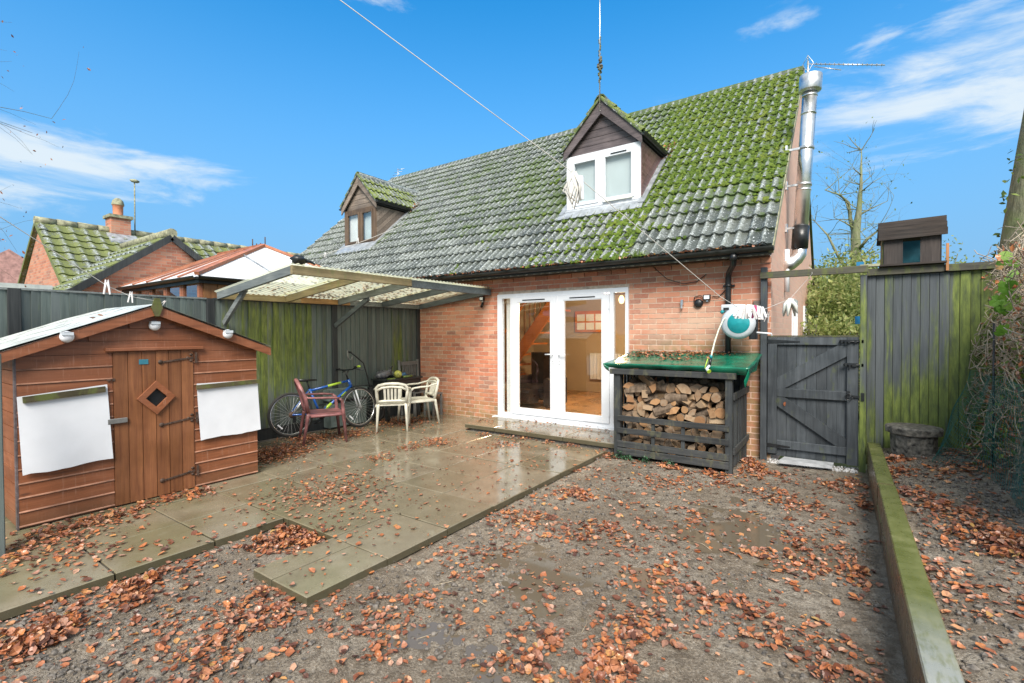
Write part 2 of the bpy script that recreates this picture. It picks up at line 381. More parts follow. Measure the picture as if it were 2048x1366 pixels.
# --- painted fence boards with algae streaks
def fence_mat(name, base=((.045,.06,.065), (.12,.145,.15)), side='L'):
    mt, nt, b = newmat(name, .55, 0, .45)
    X, Y, Z = posxyz(nt)
    g = noise_(nt, pos(nt, (30,30,1.4)), 1.5, 6, .65, .4)
    c = ramp_(nt, g, [(.25, base[0]), (.75, base[1])])
    rv = rnd(nt)
    c = mix_(nt, smooth_(nt, rv, .4, 1, 0, .6), c, (.055,.065,.068))
    c = mix_(nt, smooth_(nt, rv, .35, 0, 0, .5), c, (.15,.17,.175))
    st = noise_(nt, pos(nt, (9,9,.75)), 1.7, 5, .6, .3); st2 = noise_(nt, pos(nt, (26,26,2.2)), 1.4, 5, .7)
    if side == 'L':
        a = gauss2(nt, Y, 3.95, .95, Z, 1.35, 1.2); a = math_(nt, 'MAXIMUM', a, math_(nt, 'MULTIPLY', gauss2(nt, Y, 6.35, .45, Z, 1.1, 1.1), .72))
        a = math_(nt, 'MAXIMUM', a, math_(nt, 'MULTIPLY', gauss2(nt, Y, 2.3, .8, Z, 1.3, .8), .55)); a = math_(nt, 'MAXIMUM', a, .18)
    else:
        low = smooth_(nt, Z, 1.7, .3, 0, 1.0); rt = smooth_(nt, X, .25, 1.2, 0, .85)
        a = math_(nt, 'ADD', math_(nt, 'MULTIPLY', low, .75), rt, clamp=True)
        a = math_(nt, 'MAXIMUM', a, math_(nt, 'MULTIPLY', gauss2(nt, X, .15, .12, Z, 1.6, .8), .6)); a = math_(nt, 'MAXIMUM', a, .27)
    f = math_(nt, 'ADD', math_(nt, 'ADD', math_(nt, 'MULTIPLY', st, .9), math_(nt, 'MULTIPLY', st2, .45)), math_(nt, 'MULTIPLY', a, .58 if side == 'L' else .70))
    f = math_(nt, 'ADD', f, math_(nt, 'MULTIPLY', math_(nt, 'SUBTRACT', rv, .5), .20 if side == 'L' else .42))
    f = smooth_(nt, f, .94, 1.26)
    gc = ramp_(nt, noise_(nt, pos(nt, (9,9,1.5)), 3, 5, .7), [(.32, (.05,.07,.02)), (.5, (.12,.16,.025)), (.72, (.23,.28,.05))])
    c = mix_(nt, math_(nt, 'MULTIPLY', f, .88), c, gc)
    setc(nt, b, c); bump_(nt, b, g, .35, .004)
    return mt
M['fenceL'] = fence_mat('fence_board_left', ((.065,.088,.082), (.165,.20,.185)), side='L')
M['fenceR'] = fence_mat('fence_board_right', ((.04,.048,.055), (.10,.115,.125)), side='R')
M['post_dark'] = wood('dark_post', (.015,.018,.02), (.045,.05,.052), 2, .6)
M['gate'] = wood('gate_paint', (.032,.038,.044), (.075,.086,.096), 2, .5, moss=(.09,.11,.03), mossamt=.12)
M['rail_old'] = wood('weathered_rail', (.035,.035,.025), (.10,.095,.07), 0, .7, moss=(.10,.12,.03), mossamt=.4)
M['sleeper'] = wood('sleeper_side', (.09,.055,.03), (.20,.13,.075), 1, .6, moss=(.10,.12,.03), mossamt=.15)
def sleeper_mat():
    mt, nt, b = newmat('sleeper_wet_top', .3, 0, .6)
    X, Y, Z = posxyz(nt)
    g = noise_(nt, pos(nt, (26,1.6,26)), 1.5, 6, .6)
    side = ramp_(nt, g, [(.25, (.085,.055,.03)), (.75, (.19,.13,.075))])
    n = noise_(nt, pos(nt), 7, 6, .65)
    gr = ramp_(nt, n, [(.25, (.07,.085,.015)), (.6, (.125,.135,.04)), (.8, (.20,.195,.09))])
    nor = N(nt, 'ShaderNodeSeparateXYZ'); LK(nt, N(nt, 'ShaderNodeNewGeometry').outputs['Normal'], nor.inputs[0])
    top = smooth_(nt, nor.outputs[2], .5, .8)
    ed = smooth_(nt, Z, .05, .29, 0, .35)
    c = mix_(nt, math_(nt, 'MAXIMUM', top, math_(nt, 'MULTIPLY', ed, smooth_(nt, n, .4, .6))), side, gr)
    grey = math_(nt, 'MULTIPLY', top, math_(nt, 'MULTIPLY', smooth_(nt, Y, 3.1, 2.2, 0, 1), smooth_(nt, noise_(nt, pos(nt,(30,8,30)), 1.5, 5), .3, .55, .5, 1)))
    c = mix_(nt, math_(nt, 'MULTIPLY', grey, .75), c, (.33,.34,.34))
    setc(nt, b, c); LK(nt, smooth_(nt, n, .35, .65, .18, .55), b.inputs['Roughness']); bump_(nt, b, g, .6, .004)
    return mt
M['sleeper_top'] = sleeper_mat()

# --- playhouse woods
def play_mat(name, grain):
    mt, nt, b = newmat(name, .45, 0, .5)
    X, Y, Z = posxyz(nt)
    sc = [20]*3; sc[grain] = 1.2
    g = noise_(nt, pos(nt, tuple(sc)), 1.7, 6, .6, .5); n = noise_(nt, pos(nt), 3, 5, .6)
    dr = noise_(nt, pos(nt, (60,60,5)), 1, 5, .7)
    c = ramp_(nt, g, [(.25, (.12,.042,.022)), (.42, (.22,.078,.034)), (.6, (.28,.10,.045)), (.8, (.38,.16,.075))])
    kn = N(nt, 'ShaderNodeTexVoronoi'); kn.inputs['Scale'].default_value = 3.2; LK(nt, pos(nt, (1,.7,2.2)), kn.inputs[0])
    c = mix_(nt, smooth_(nt, kn.outputs['Distance'], .10, .04, 0, .8), c, (.07,.028,.016))
    rv = rnd(nt)
    c = mix_(nt, smooth_(nt, rv, 0, 1, 0, .45), c, (.20,.078,.04))
    c = mix_(nt, smooth_(nt, n, .5, .75, 0, .5), c, (.36,.15,.08))
    c = mix_(nt, smooth_(nt, dr, .55, .72, 0, .5), c, (.42,.24,.17))
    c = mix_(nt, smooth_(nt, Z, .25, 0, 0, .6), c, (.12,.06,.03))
    setc(nt, b, c); LK(nt, smooth_(nt, n, .3, .7, .3, .55), b.inputs['Roughness']); bump_(nt, b, g, .3, .003)
    return mt
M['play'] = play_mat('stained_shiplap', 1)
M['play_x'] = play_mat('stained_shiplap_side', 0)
M['lip'] = simple('worn_edge_highlight', (.33,.165,.105), .45, var=.2, nscale=9)  # worn board edges with their highlight put into the colour
M['play_door'] = wood('stained_door', (.15,.055,.025), (.28,.115,.047), 2, .5, var=.35)
M['batten'] = wood('mossy_batten', (.035,.03,.015), (.12,.10,.05), 1, .7, moss=(.10,.12,.03), mossamt=.5)
M['clad'] = wood('dark_cladding', (.06,.048,.05), (.15,.122,.125), 0, .45)
M['clad_side'] = wood('cheek_cladding', (.07,.035,.033), (.19,.11,.105), 1, .4)
M['clad_old'] = wood('weathered_cladding', (.12,.09,.07), (.27,.22,.18), 0, .65)
M['frame_brown'] = wood('brown_frame', (.07,.045,.028), (.15,.10,.065), 2, .6)
M['verge'] = wood('purlin_board', (.42,.27,.20), (.58,.40,.31), 1, .8)
M['canopy_new'] = wood('canopy_timber_pale', (.20,.15,.075), (.36,.29,.16), 1, .6, moss=(.19,.20,.08), mossamt=.25)
M['canopy_x'] = wood('canopy_rafter_pale', (.20,.15,.075), (.36,.29,.16), 0, .6, moss=(.19,.20,.08), mossamt=.25)
M['canopy_grey'] = wood('canopy_timber_grey', (.085,.095,.095), (.20,.22,.215), 0, .6)
M['canopy_dark'] = wood('canopy_timber_dark', (.045,.055,.06), (.11,.13,.135), 0, .6)
M['canopy_orange'] = wood('canopy_wall_plate', (.30,.16,.06), (.46,.27,.11), 1, .6)
M['store'] = wood('store_timber', (.022,.025,.027), (.07,.073,.073), 0, .65, moss=(.10,.10,.06), mossamt=.3)
M['store_v'] = wood('store_post', (.02,.024,.027), (.06,.066,.068), 2, .65, moss=(.10,.10,.06), mossamt=.2)
M['hutch'] = wood('old_hutch_board', (.010,.008,.008), (.065,.05,.042), 0, .8)
M['hutch_v'] = wood('old_hutch_upright', (.013,.011,.011), (.065,.053,.048), 2, .8)
M['table'] = wood('dark_table', (.012,.014,.016), (.04,.045,.045), 1, .35)

# --- plain ones
M['upvc'] = simple('white_upvc', (.68,.71,.75), .25, var=.02, nscale=3, spec=.5)
M['upvc_dirty'] = simple('white_upvc_sill', (.66,.68,.62), .35, var=.12, nscale=9)
M['black'] = simple('black_plastic', (.014,.016,.018), .35, var=.1)
M['gutter'] = simple('mossy_black_gutter', (.02,.022,.02), .45, var=.4, nscale=6)
M['rubber'] = simple('rubber', (.028,.027,.026), .8, var=.15)
M['lead'] = simple('lead_flashing', (.36,.39,.42), .35, metal=.25, var=.2, nscale=8, bmp=.3)
M['steel'] = simple('stainless_flue', (.80,.81,.82), .30, metal=1.0, var=.08, nscale=4)
M['alu'] = simple('aluminium', (.65,.66,.67), .35, metal=.9, var=.1)
M['iron'] = simple('rusty_iron', (.10,.062,.045), .7, metal=.3, var=.3, nscale=30)
M['chrome'] = simple('chrome', (.75,.75,.76), .15, metal=1.0, var=.04)
M['white_sheet'] = simple('white_sheet', (.72,.74,.78), .55, var=.02, nscale=2)
M['sheet'] = simple('hung_sheet', (.70,.72,.76), .6, var=.05, nscale=2.5, bmp=.5)
M['roof_felt'] = simple('pale_roof_sheet', (.60,.63,.60), .3, var=.14, nscale=6, bmp=.3)
M['tarp'] = simple('green_tarpaulin', (.006,.155,.088), .2, var=.25, nscale=5, bmp=.5, spec=.6)
M['reel_grey'] = simple('reel_grey', (.50,.54,.58), .4, var=.05)
M['teal'] = simple('reel_teal', (.01,.26,.29), .35, var=.1)
M['hose'] = simple('pale_hose', (.62,.66,.52), .35, var=.05)
M['lime'] = simple('lime_plastic', (.42,.62,.05), .35, var=.05)
M['chair_white'] = simple('weathered_white_resin', (.66,.64,.54), .42, var=.12, nscale=9)
M['chair_maroon'] = simple('faded_maroon_resin', (.25,.105,.105), .42, var=.30, nscale=7)
M['slat_grey'] = simple('grey_slat', (.17,.17,.165), .6, var=.15)
M['bike_blue'] = simple('bike_blue', (.012,.10,.42), .25, var=.08, coat=.5)
M['box_green'] = simple('deck_box', (.14,.18,.17), .55, var=.12)
M['bag'] = simple('grey_bag', (.13,.13,.15), .3, var=.3, nscale=18, bmp=.8)
M['ball'] = simple('ball', (.45,.45,.10), .45, var=.3, nscale=14)
M['cloth_blue'] = simple('blue_cloth', (.06,.16,.32), .8, var=.3, nscale=20)
M['green_tray'] = simple('green_tray', (.20,.28,.07), .5, var=.3, nscale=15)
M['cord'] = simple('cord', (.62,.60,.56), .7, var=.1)
M['peg'] = simple('peg_white', (.78,.76,.76), .5, var=.08)
M['peg_pink'] = simple('peg_pink', (.62,.10,.25), .5)
M['peg_grey'] = simple('peg_grey', (.35,.33,.32), .6)
M['terracotta'] = simple('terracotta', (.55,.22,.12), .75, var=.12)
M['concrete'] = simple('old_concrete', (.15,.14,.12), .75, var=.45, nscale=26, bmp=.9)
M['cap_conc'] = simple('mossy_capping', (.30,.30,.20), .8, var=.3, nscale=10, bmp=.4)
M['paleslab'] = simple('pale_slab', (.46,.48,.50), .4, var=.12)
M['pebble'] = simple('white_pebble', (.62,.62,.62), .5, var=.2, nscale=30)
M['crumb'] = simple('soil_crumb', (.15,.13,.11), .6, var=.4, nscale=40)
M['pinkwall'] = simple('far_pink_roof', (.55,.30,.27), .8, var=.2, nscale=6)
M['wallpaint'] = simple('room_wall', (.42,.33,.22), .8, var=.05, nscale=2)
M['floorwood'] = wood('room_floor', (.26,.13,.055), (.42,.24,.11), 0, .35)
M['stair'] = wood('stair_wood', (.48,.15,.035), (.62,.22,.06), 0, .4)
M['stair_dark'] = wood('stair_spindle', (.16,.08,.04), (.26,.14,.07), 2, .4)
M['leather'] = simple('dark_leather', (.025,.02,.02), .35, var=.2)
M['cons_frame'] = wood('conservatory_frame', (.28,.10,.055), (.42,.17,.09), 0, .5)
M['cons_wall'] = wood('conservatory_panel', (.30,.13,.05), (.44,.21,.085), 2, .6)
M['polyw'] = simple('polycarbonate_sheet', (.80,.82,.84), .3, var=.05, nscale=2)
M['curtain'] = simple('curtain', (.80,.82,.82), .9, var=.06, nscale=4)
M['curtain_grey'] = simple('blind_grey', (.58,.66,.70), .9, var=.05, nscale=2)
M['teal_box'] = simple('blue_green_paint', (.04,.22,.30), .6, var=.15)
M['blue_plastic'] = simple('blue_plastic', (.01,.17,.36), .4)
M['green_wire'] = simple('green_netting', (.03,.17,.15), .5)
def glass_mat(name, tint=(.93,.95,.95), rough=.01, ior=1.5, mult=1.0):
    mt = bpy.data.materials.new(name); mt.use_nodes = True; nt = mt.node_tree; nt.nodes.clear()
    t = N(nt, 'ShaderNodeBsdfTransparent'); t.inputs[0].default_value = (*tint, 1)
    g = N(nt, 'ShaderNodeBsdfGlossy'); g.inputs['Roughness'].default_value = rough; g.inputs[0].default_value = (1,1,1,1)
    f = N(nt, 'ShaderNodeFresnel'); f.inputs[0].default_value = ior
    fac = math_(nt, 'MULTIPLY', math_(nt, 'MULTIPLY', f.outputs[0], mult, clamp=True), math_(nt, 'SUBTRACT', 1.0, N(nt, 'ShaderNodeNewGeometry').outputs['Backfacing']))
    mx = N(nt, 'ShaderNodeMixShader'); LK(nt, fac, mx.inputs[0]); LK(nt, t.outputs[0], mx.inputs[1]); LK(nt, g.outputs[0], mx.inputs[2])
    o = N(nt, 'ShaderNodeOutputMaterial'); LK(nt, mx.outputs[0], o.inputs[0]); return mt
M['glass'] = glass_mat('pane_glass', (.92,.93,.92), .01, 1.5, 2.2)
def translucent(name, c, frac=.5, rough=.4, transp=0):
    mt = bpy.data.materials.new(name); mt.use_nodes = True; nt = mt.node_tree; nt.nodes.clear()
    n = noise_(nt, pos(nt), 5, 4); col = ramp_(nt, n, [(.3, tuple(x*.85 for x in c)), (.7, c)])
    d = N(nt, 'ShaderNodeBsdfDiffuse'); t = N(nt, 'ShaderNodeBsdfTranslucent'); g = N(nt, 'ShaderNodeBsdfGlossy'); g.inputs['Roughness'].default_value = rough
    LK(nt, col, d.inputs[0]); LK(nt, col, t.inputs[0])
    m1 = N(nt, 'ShaderNodeMixShader'); m1.inputs[0].default_value = frac; LK(nt, d.outputs[0], m1.inputs[1]); LK(nt, t.outputs[0], m1.inputs[2])
    m2 = N(nt, 'ShaderNodeMixShader'); m2.inputs[0].default_value = .06; LK(nt, m1.outputs[0], m2.inputs[1]); LK(nt, g.outputs[0], m2.inputs[2])
    if transp:
        tt = N(nt, 'ShaderNodeBsdfTransparent'); tt.inputs[0].default_value = (.95,.95,.82,1); m3 = N(nt, 'ShaderNodeMixShader'); m3.inputs[0].default_value = transp
        LK(nt, m2.outputs[0], m3.inputs[1]); LK(nt, tt.outputs[0], m3.inputs[2]); m2 = m3
    o = N(nt, 'ShaderNodeOutputMaterial'); LK(nt, m2.outputs[0], o.inputs[0]); return mt
M['grp'] = translucent('corrugated_sheet', (.97,.95,.70), .92, transp=.30)
def emis(name, c, s):
    mt = bpy.data.materials.new(name); mt.use_nodes = True; nt = mt.node_tree; nt.nodes.clear()
    e = N(nt, 'ShaderNodeEmission'); e.inputs[0].default_value = (*c, 1); e.inputs[1].default_value = s
    o = N(nt, 'ShaderNodeOutputMaterial'); LK(nt, e.outputs[0], o.inputs[0]); return mt
M['lamp'] = emis('lit_lamp', (1, .72, .35), 1.1)
def foliage(name, cs, trans=.3):
    mt, nt, b = newmat(name, .5, 0, .35)
    rv = rnd(nt); n = noise_(nt, pos(nt), 1.2, 3)
    c = ramp_(nt, rv, [(i/(len(cs)-1), c_) for i, c_ in enumerate(cs)])
    c = mix_(nt, smooth_(nt, n, .4, .7, 0, .4), c, cs[0])
    setc(nt, b, c)
    t = N(nt, 'ShaderNodeBsdfTranslucent'); LK(nt, c, t.inputs[0])
    mx = N(nt, 'ShaderNodeMixShader'); mx.inputs[0].default_value = trans
    LK(nt, b.outputs[0], mx.inputs[1]); LK(nt, t.outputs[0], mx.inputs[2])
    LK(nt, mx.outputs[0], nt.nodes['Material Output'].inputs[0]); return mt
M['leaf_hedge'] = foliage('hedge_leaf', [(.12,.17,.05), (.24,.31,.09), (.38,.43,.15), (.52,.52,.24)], .45)
M['leaf_ivy'] = foliage('ivy_leaf', [(.05,.10,.02), (.14,.21,.04), (.27,.33,.08)])
M['leaf_bright'] = foliage('bright_leaf', [(.12,.28,.03), (.20,.38,.05), (.30,.46,.09)], .4)
M['leaf_weed'] = foliage('weed_leaf', [(.02,.07,.03), (.05,.13,.06), (.14,.22,.14)])
M['grass'] = foliage('grass_blade', [(.08,.16,.02), (.25,.34,.06)])
def leaf_mat():
    mt, nt, b = newmat('fallen_beech_leaf', .35, 0, .5)
    rv = rnd(nt)
    c = ramp_(nt, rv, [(0, (.06,.028,.02)), (.10, (.13,.05,.03)), (.22, (.24,.08,.04)), (.38, (.42,.14,.048)), (.52, (.34,.17,.12)), (.66, (.52,.20,.07)), (.78, (.22,.09,.055)), (.88, (.46,.28,.20)), (.97, (.48,.22,.075)), (1, (.44,.28,.10))])  # pinkish browns paint the wet sheen of some leaves into the colour
    n = noise_(nt, pos(nt), 60, 3)
    c = mix_(nt, smooth_(nt, n, .45, .75, 0, .5), c, (.11,.04,.02))
    setc(nt, b, c); LK(nt, smooth_(nt, n, .3, .7, .2, .55), b.inputs['Roughness']); bump_(nt, b, n, .3, .003)
    t = N(nt, 'ShaderNodeBsdfTranslucent'); LK(nt, c, t.inputs[0])
    mx = N(nt, 'ShaderNodeMixShader'); mx.inputs[0].default_value = .12
    LK(nt, b.outputs[0], mx.inputs[1]); LK(nt, t.outputs[0], mx.inputs[2]); LK(nt, mx.outputs[0], nt.nodes['Material Output'].inputs[0])
    return mt
M['leaf'] = leaf_mat()
def bark(name, a, b_, g=None):
    mt, nt, b = newmat(name, .85, 0, .2)
    n = noise_(nt, pos(nt, (14,14,3)), 2, 6, .65); c = ramp_(nt, n, [(.3, a), (.7, b_)])
    if g: c = mix_(nt, smooth_(nt, noise_(nt, pos(nt), 4, 4), .4, .65, 0, .7), c, g)
    setc(nt, b, c); bump_(nt, b, n, .9, .02); return mt
M['bark'] = bark('bark', (.07,.06,.045), (.20,.17,.13), (.13,.16,.06))
M["bark_green"] = bark("mossy_bark", (.13,.13,.08), (.29,.29,.19), (.17,.21,.09))
M['twig'] = bark('dry_bramble', (.20,.155,.11), (.56,.47,.34))
M['twig_pale'] = bark('pale_bramble', (.26,.21,.16), (.52,.45,.36))
M['log_bark'] = bark('log_bark', (.07,.05,.035), (.24,.18,.13))
def logend():
    mt, nt, b = newmat('log_end', .7, 0, .3)
    n = noise_(nt, pos(nt), 22, 5); rv = rnd(nt)
    c = ramp_(nt, rv, [(0, (.24,.125,.06)), (.3, (.40,.23,.11)), (.6, (.26,.19,.13)), (1, (.34,.24,.15))])
    c = mix_(nt, smooth_(nt, n, .45, .7, 0, .6), c, (.22,.11,.05)); setc(nt, b, c); bump_(nt, b, n, .4, .004); return mt
M['log_end'] = logend()
def split():
    mt, nt, b = newmat('split_wood', .75, 0, .3)
    n = noise_(nt, pos(nt, (1,1,1)), 30, 6, .65, 1.0); rv = rnd(nt)
    c = ramp_(nt, rv, [(0, (.17,.12,.08)), (.4, (.30,.20,.11)), (.8, (.34,.25,.16)), (1, (.20,.165,.13))])
    c = mix_(nt, smooth_(nt, n, .4, .7, 0, .6), c, (.12,.075,.045)); setc(nt, b, c); bump_(nt, b, n, .6, .005); return mt
M['log_split'] = split()

# --- ground materials
def slab_mat():
    mt, nt, b = newmat('wet_paving', .2, 0, .6)
    X, Y, Z = posxyz(nt)
    rv = rnd(nt); n = noise_(nt, pos(nt), 3.2, 6, .6); f = noise_(nt, pos(nt), 90, 4, .7)
    c = ramp_(nt, n, [(.25, (.135,.108,.072)), (.5, (.205,.172,.12)), (.75, (.275,.24,.175))])
    c = mix_(nt, smooth_(nt, rv, 0, 1, 0, .5), c, (.145,.125,.075))
    c = mix_(nt, smooth_(nt, f, .45, .75, 0, .45), c, (.08,.07,.045))
    gr = math_(nt, 'MULTIPLY', smooth_(nt, Y, 3.0, 1.6, .0, .42), smooth_(nt, noise_(nt, pos(nt), 2.4, 5), .35, .65, .2, 1))
    c = mix_(nt, gr, c, (.135,.137,.06))
    c = mix_(nt, smooth_(nt, noise_(nt, pos(nt), 5, 5), .6, .75, 0, .3), c, (.33,.31,.24))
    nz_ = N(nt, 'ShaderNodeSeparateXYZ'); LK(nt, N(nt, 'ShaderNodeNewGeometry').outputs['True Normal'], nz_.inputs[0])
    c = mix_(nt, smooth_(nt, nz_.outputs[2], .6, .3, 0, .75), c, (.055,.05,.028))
    setc(nt, b, c)
    wt = noise_(nt, pos(nt), 1.5, 5, .6)
    wetg = smooth_(nt, Y, 1.8, 4.2, .12, 0)
    LK(nt, math_(nt, 'ADD', smooth_(nt, wt, .35, .62, .05, .24), wetg), b.inputs['Roughness'])
    bump_(nt, b, math_(nt, 'ADD', math_(nt, 'MULTIPLY', f, .35), n), .22, .004); return mt
M['slab'] = slab_mat()
def soil_mat():
    mt, nt, b = newmat('wet_soil', .5, 0, .5)
    n = noise_(nt, pos(nt), 2.0, 6, .62); f = noise_(nt, pos(nt), 70, 6, .75); mm = noise_(nt, pos(nt), 14, 5, .65)
    c = ramp_(nt, n, [(.28, (.19,.145,.10)), (.5, (.285,.235,.178)), (.72, (.37,.325,.265))])
    c = mix_(nt, smooth_(nt, f, .46, .66, 0, .8), c, (.07,.057,.043))
    c = mix_(nt, smooth_(nt, f, .50, .34, 0, .5), c, (.48,.45,.40))
    c = mix_(nt, smooth_(nt, mm, .45, .66, 0, .7), c, (.10,.078,.055))
    c = mix_(nt, smooth_(nt, noise_(nt, pos(nt), .9, 4, .6), .48, .62, 0, .5), c, (.15,.115,.08))
    setc(nt, b, c)
    wt = noise_(nt, pos(nt), 1.1, 4, .55)
    LK(nt, math_(nt, 'ADD', smooth_(nt, wt, .38, .54, .52, .14), math_(nt, 'MULTIPLY', f, .25)), b.inputs['Roughness'])
    bump_(nt, b, math_(nt, 'ADD', f, math_(nt, 'MULTIPLY', mm, 1.6)), 1.0, .02); return mt
M['soil'] = soil_mat()
def puddle_mat():
    mt, nt, b = newmat('puddle_water', .03, 0, .6)
    setc(nt, b, (.125,.10,.07)); n = noise_(nt, pos(nt), 20, 2); bump_(nt, b, n, .03, .003); return mt
M['puddle'] = puddle_mat()
M['lawn'] = simple('distant_grass', (.09,.13,.035), .9, var=.3, nscale=1.5)

# ================================================================== GROUND
YW, XG, XF = 6.9, -0.824, -7.1          # rear wall plane, gable plane, left fence plane
def soil_h(x, y):
    h = -0.058 + .022*mn.noise(Vector((x*.9, y*.9, 3))) + .014*mn.noise(Vector((x*4, y*4, 9))) + .011*mn.noise(Vector((x*15, y*15, 1)))
    for (px_, py_, r_) in PUD:
        d = ((x-px_)**2+(y-py_)**2)**.5/r_
        if d < 1.6: h -= .016*max(0, 1-d/1.6)
    if x > -7.2 and y > 2.2 and x < -2.62: h = min(h, -.07)
    elif x < -3.9 and y > .55: h = min(h, -.07)
    return h
PUD = [(-1.92, 1.72, .30), (-1.62, 2.75, .28), (-1.0, 3.05, .25), (-0.75, 4.35, .35)]
def bank_h(x, y):
    return .235 + .10*max(0, x-.35) + .03*mn.noise(Vector((x*1.7, y*1.7, 5))) + .018*mn.noise(Vector((x*6, y*6, 2))) + .007*mn.noise(Vector((x*20, y*20, 2)))
def grid_mesh(name, xs, ys, hf, mat, **k):
    nx, ny = len(xs), len(ys)
    vs = [(x, y, hf(x, y)) for y in ys for x in xs]
    fs = [(j*nx+i, j*nx+i+1, (j+1)*nx+i+1, (j+1)*nx+i) for j in range(ny-1) for i in range(nx-1)]
    me = bpy.data.meshes.new(name); me.from_pydata(vs, [], fs); me.materials.append(mat)
    me.polygons.foreach_set('use_smooth', [True]*len(fs)); me.update()
    o = bpy.data.objects.new(name, me); COL.objects.link(o); WLOC[o.name] = Vector((0,0,0)); return label(o, **k)
A = np.arange
base = MB(); base.add([(-400,-400,-.25),(400,-400,-.25),(400,400,-.25),(-400,400,-.25)], [(0,1,2,3)])
base.build('ground', M['lawn'], kind='structure', origin=(0,0,0))
grid_mesh('soil', np.concatenate([A(-7.3,-4.6,.08), A(-4.6,.25,.02), [.262]]), np.concatenate([A(-3,.4,.1), A(.4,3.6,.02), A(3.6,6.96,.035)]), soil_h, M['soil'], kind='structure')
grid_mesh('bank_soil', A(.27,3.4,.025), np.concatenate([A(-3,1,.1), A(1,7.0,.025)]), bank_h, M['soil'], kind='structure')
for i, (px_, py_, r_) in enumerate(PUD):
    q = MB(); n = 28; rr = random.Random(i)
    q.add([(px_+r_*2*math.cos(2*math.pi*k/n)*(1+rr.uniform(-.2,.2)), py_+r_*2*math.sin(2*math.pi*k/n)*(1+rr.uniform(-.2,.2)), -.0685+.0012*i) for k in range(n)], [tuple(range(n))])
    q.build('puddle', M['puddle'], kind='structure', origin=(px_, py_, -.05))

# ------------------------------------------------------------------ patio of concrete slabs
patio = empty('patio', (-4.8, 3.8, -.05), kind='structure')
slabme = {}
def slab(x0, x1, y0, y1, zt=0.0, tilt=True):
    rr = random.Random(hash((round(x0*10), round(y0*10))) & 0xffff)
    g = .004; q = MB(); c = .006; z = zt + (rr.uniform(-.004, .003) if tilt else 0)
    a, b_, c_, d = x0+g, x1-g, y0+g, y1-g
    dz = [rr.uniform(-.003, .003) for _ in range(4)]
    top = [(a+c, c_+c, z+dz[0]), (b_-c, c_+c, z+dz[1]), (b_-c, d-c, z+dz[2]), (a+c, d-c, z+dz[3])]
    mid = [(a, c_, z-c+dz[0]), (b_, c_, z-c+dz[1]), (b_, d, z-c+dz[2]), (a, d, z-c+dz[3])]
    bot = [(p[0], p[1], zt-.058) for p in mid]
    q.add(top+mid+bot, [(0,1,2,3)] + [(4+i, 4+(i+1)%4, (i+1)%4, i) for i in range(4)] + [(8+i, 8+(i+1)%4, 4+(i+1)%4, 4+i) for i in range(4)])
    return q
xs = [-2.612-.618*k for k in range(8)]; ys = [1.622+.6095*k for k in range(9)]
for i in range(7):
    for j in range(1, 9):
        x1, x0 = xs[i], xs[i+1]; y0 = ys[j]; y1 = ys[j+1] if j < 8 else 6.9
        if j == 7: y1 = 6.5
        if j == 8: y0, y1 = 6.5, 6.9
        x0_ = max(x0, -7.08) if i == 6 else x0
        if j == 7 and i <= 3: y1 = min(y1, 5.93)    # the raised step lies here
        if j == 8 and i <= 3: continue
        slab(x0_, x1, y0, y1).build('slab', M['slab'], patio)
# the slab that juts out, cracked in two
q = slab(-3.0, xs[0], ys[0], ys[1]); q.build('slab', M['slab'], patio); q = slab(xs[1], -3.0, ys[0], ys[1]); q.build('slab', M['slab'], patio)
for i in range(5):
    for j in range(-2, 1):
        x1 = -3.905-.61*i; y0 = ys[0]+.61*j-.545 if False else [1.085-.6, 1.085, 1.69][j+2]; y1 = [1.082, 1.687, 2.228][j+2]
        slab(x1-.61, x1, y0, y1).build('slab', M['slab'], patio)
bed = MB(); bed.box((-7.08, 2.27, -.08), (-2.66, 6.89, -.014)); bed.box((-6.9, .52, -.08), (-3.95, 2.25, -.014)); bed.box((-3.2,1.67,-.08),(-2.66,2.25,-.0145))
bed.build('joint_sand', M['crumb'], patio)
step = empty('paving_step', (-3.8, 6.4, 0), kind='structure')
for i, (a, b_) in enumerate(((-5.1,-4.5),(-4.5,-3.9),(-3.9,-3.3),(-3.3,-2.52))):
    slab(a, b_, 5.96, 6.5, .088).build('slab', M['slab'], step); slab(a, b_, 6.5, 6.88, .088).build('slab', M['slab'], step)
q = MB().box((-5.0, 6.0, -.04), (-2.56, 6.87, .045)); q.build('step_base', M['concrete'], step)

# ------------------------------------------------------------------ HOUSE
house = empty('house', (-6.5, 11, 0), 'brick house with a mossy grey tiled roof, two dormers and white patio doors', 'house')
wall = MB()
DX0, DX1, DZ0, DZ1 = -5.10, -2.695, .10, 2.225
yb = YW+.0045
wall.box((-12.5, yb, -.3), (DX0, yb+.1, 2.62)); wall.box((DX1, yb, -.3), (XG-.002, yb+.1, 2.62))
wall.box((DX0, yb, DZ1), (DX1, yb+.1, 2.62)); wall.box((DX0, yb, -.3), (DX1, yb+.1, DZ0-.03))
wallo = wall.build('wall', M['mortar'], house)
g = MB(); E0 = 2.52
g.prism([(XG, YW+.002, -.3), (XG, 15.4, -.3), (XG, 15.4, E0), (XG, 11.15, 6.42), (XG, YW+.002, E0+.06)], (-.25, 0, 0)); g.build('gable_wall', M['brick_gable'], house)
q = MB().box((-12.5, 15.2, -.3), (-.83, 15.4, 2.6)); q.build('far_wall', M['brick_tex'], house)
q = MB().prism([(-12.5, YW+.02, -.3), (-12.5, 15.4, -.3), (-12.5, 15.4, E0), (-12.5, 11.15, 6.42), (-12.5, YW+.02, E0)], (.25,0,0)); q.build('gable_wall', M['brick_tex'], house)
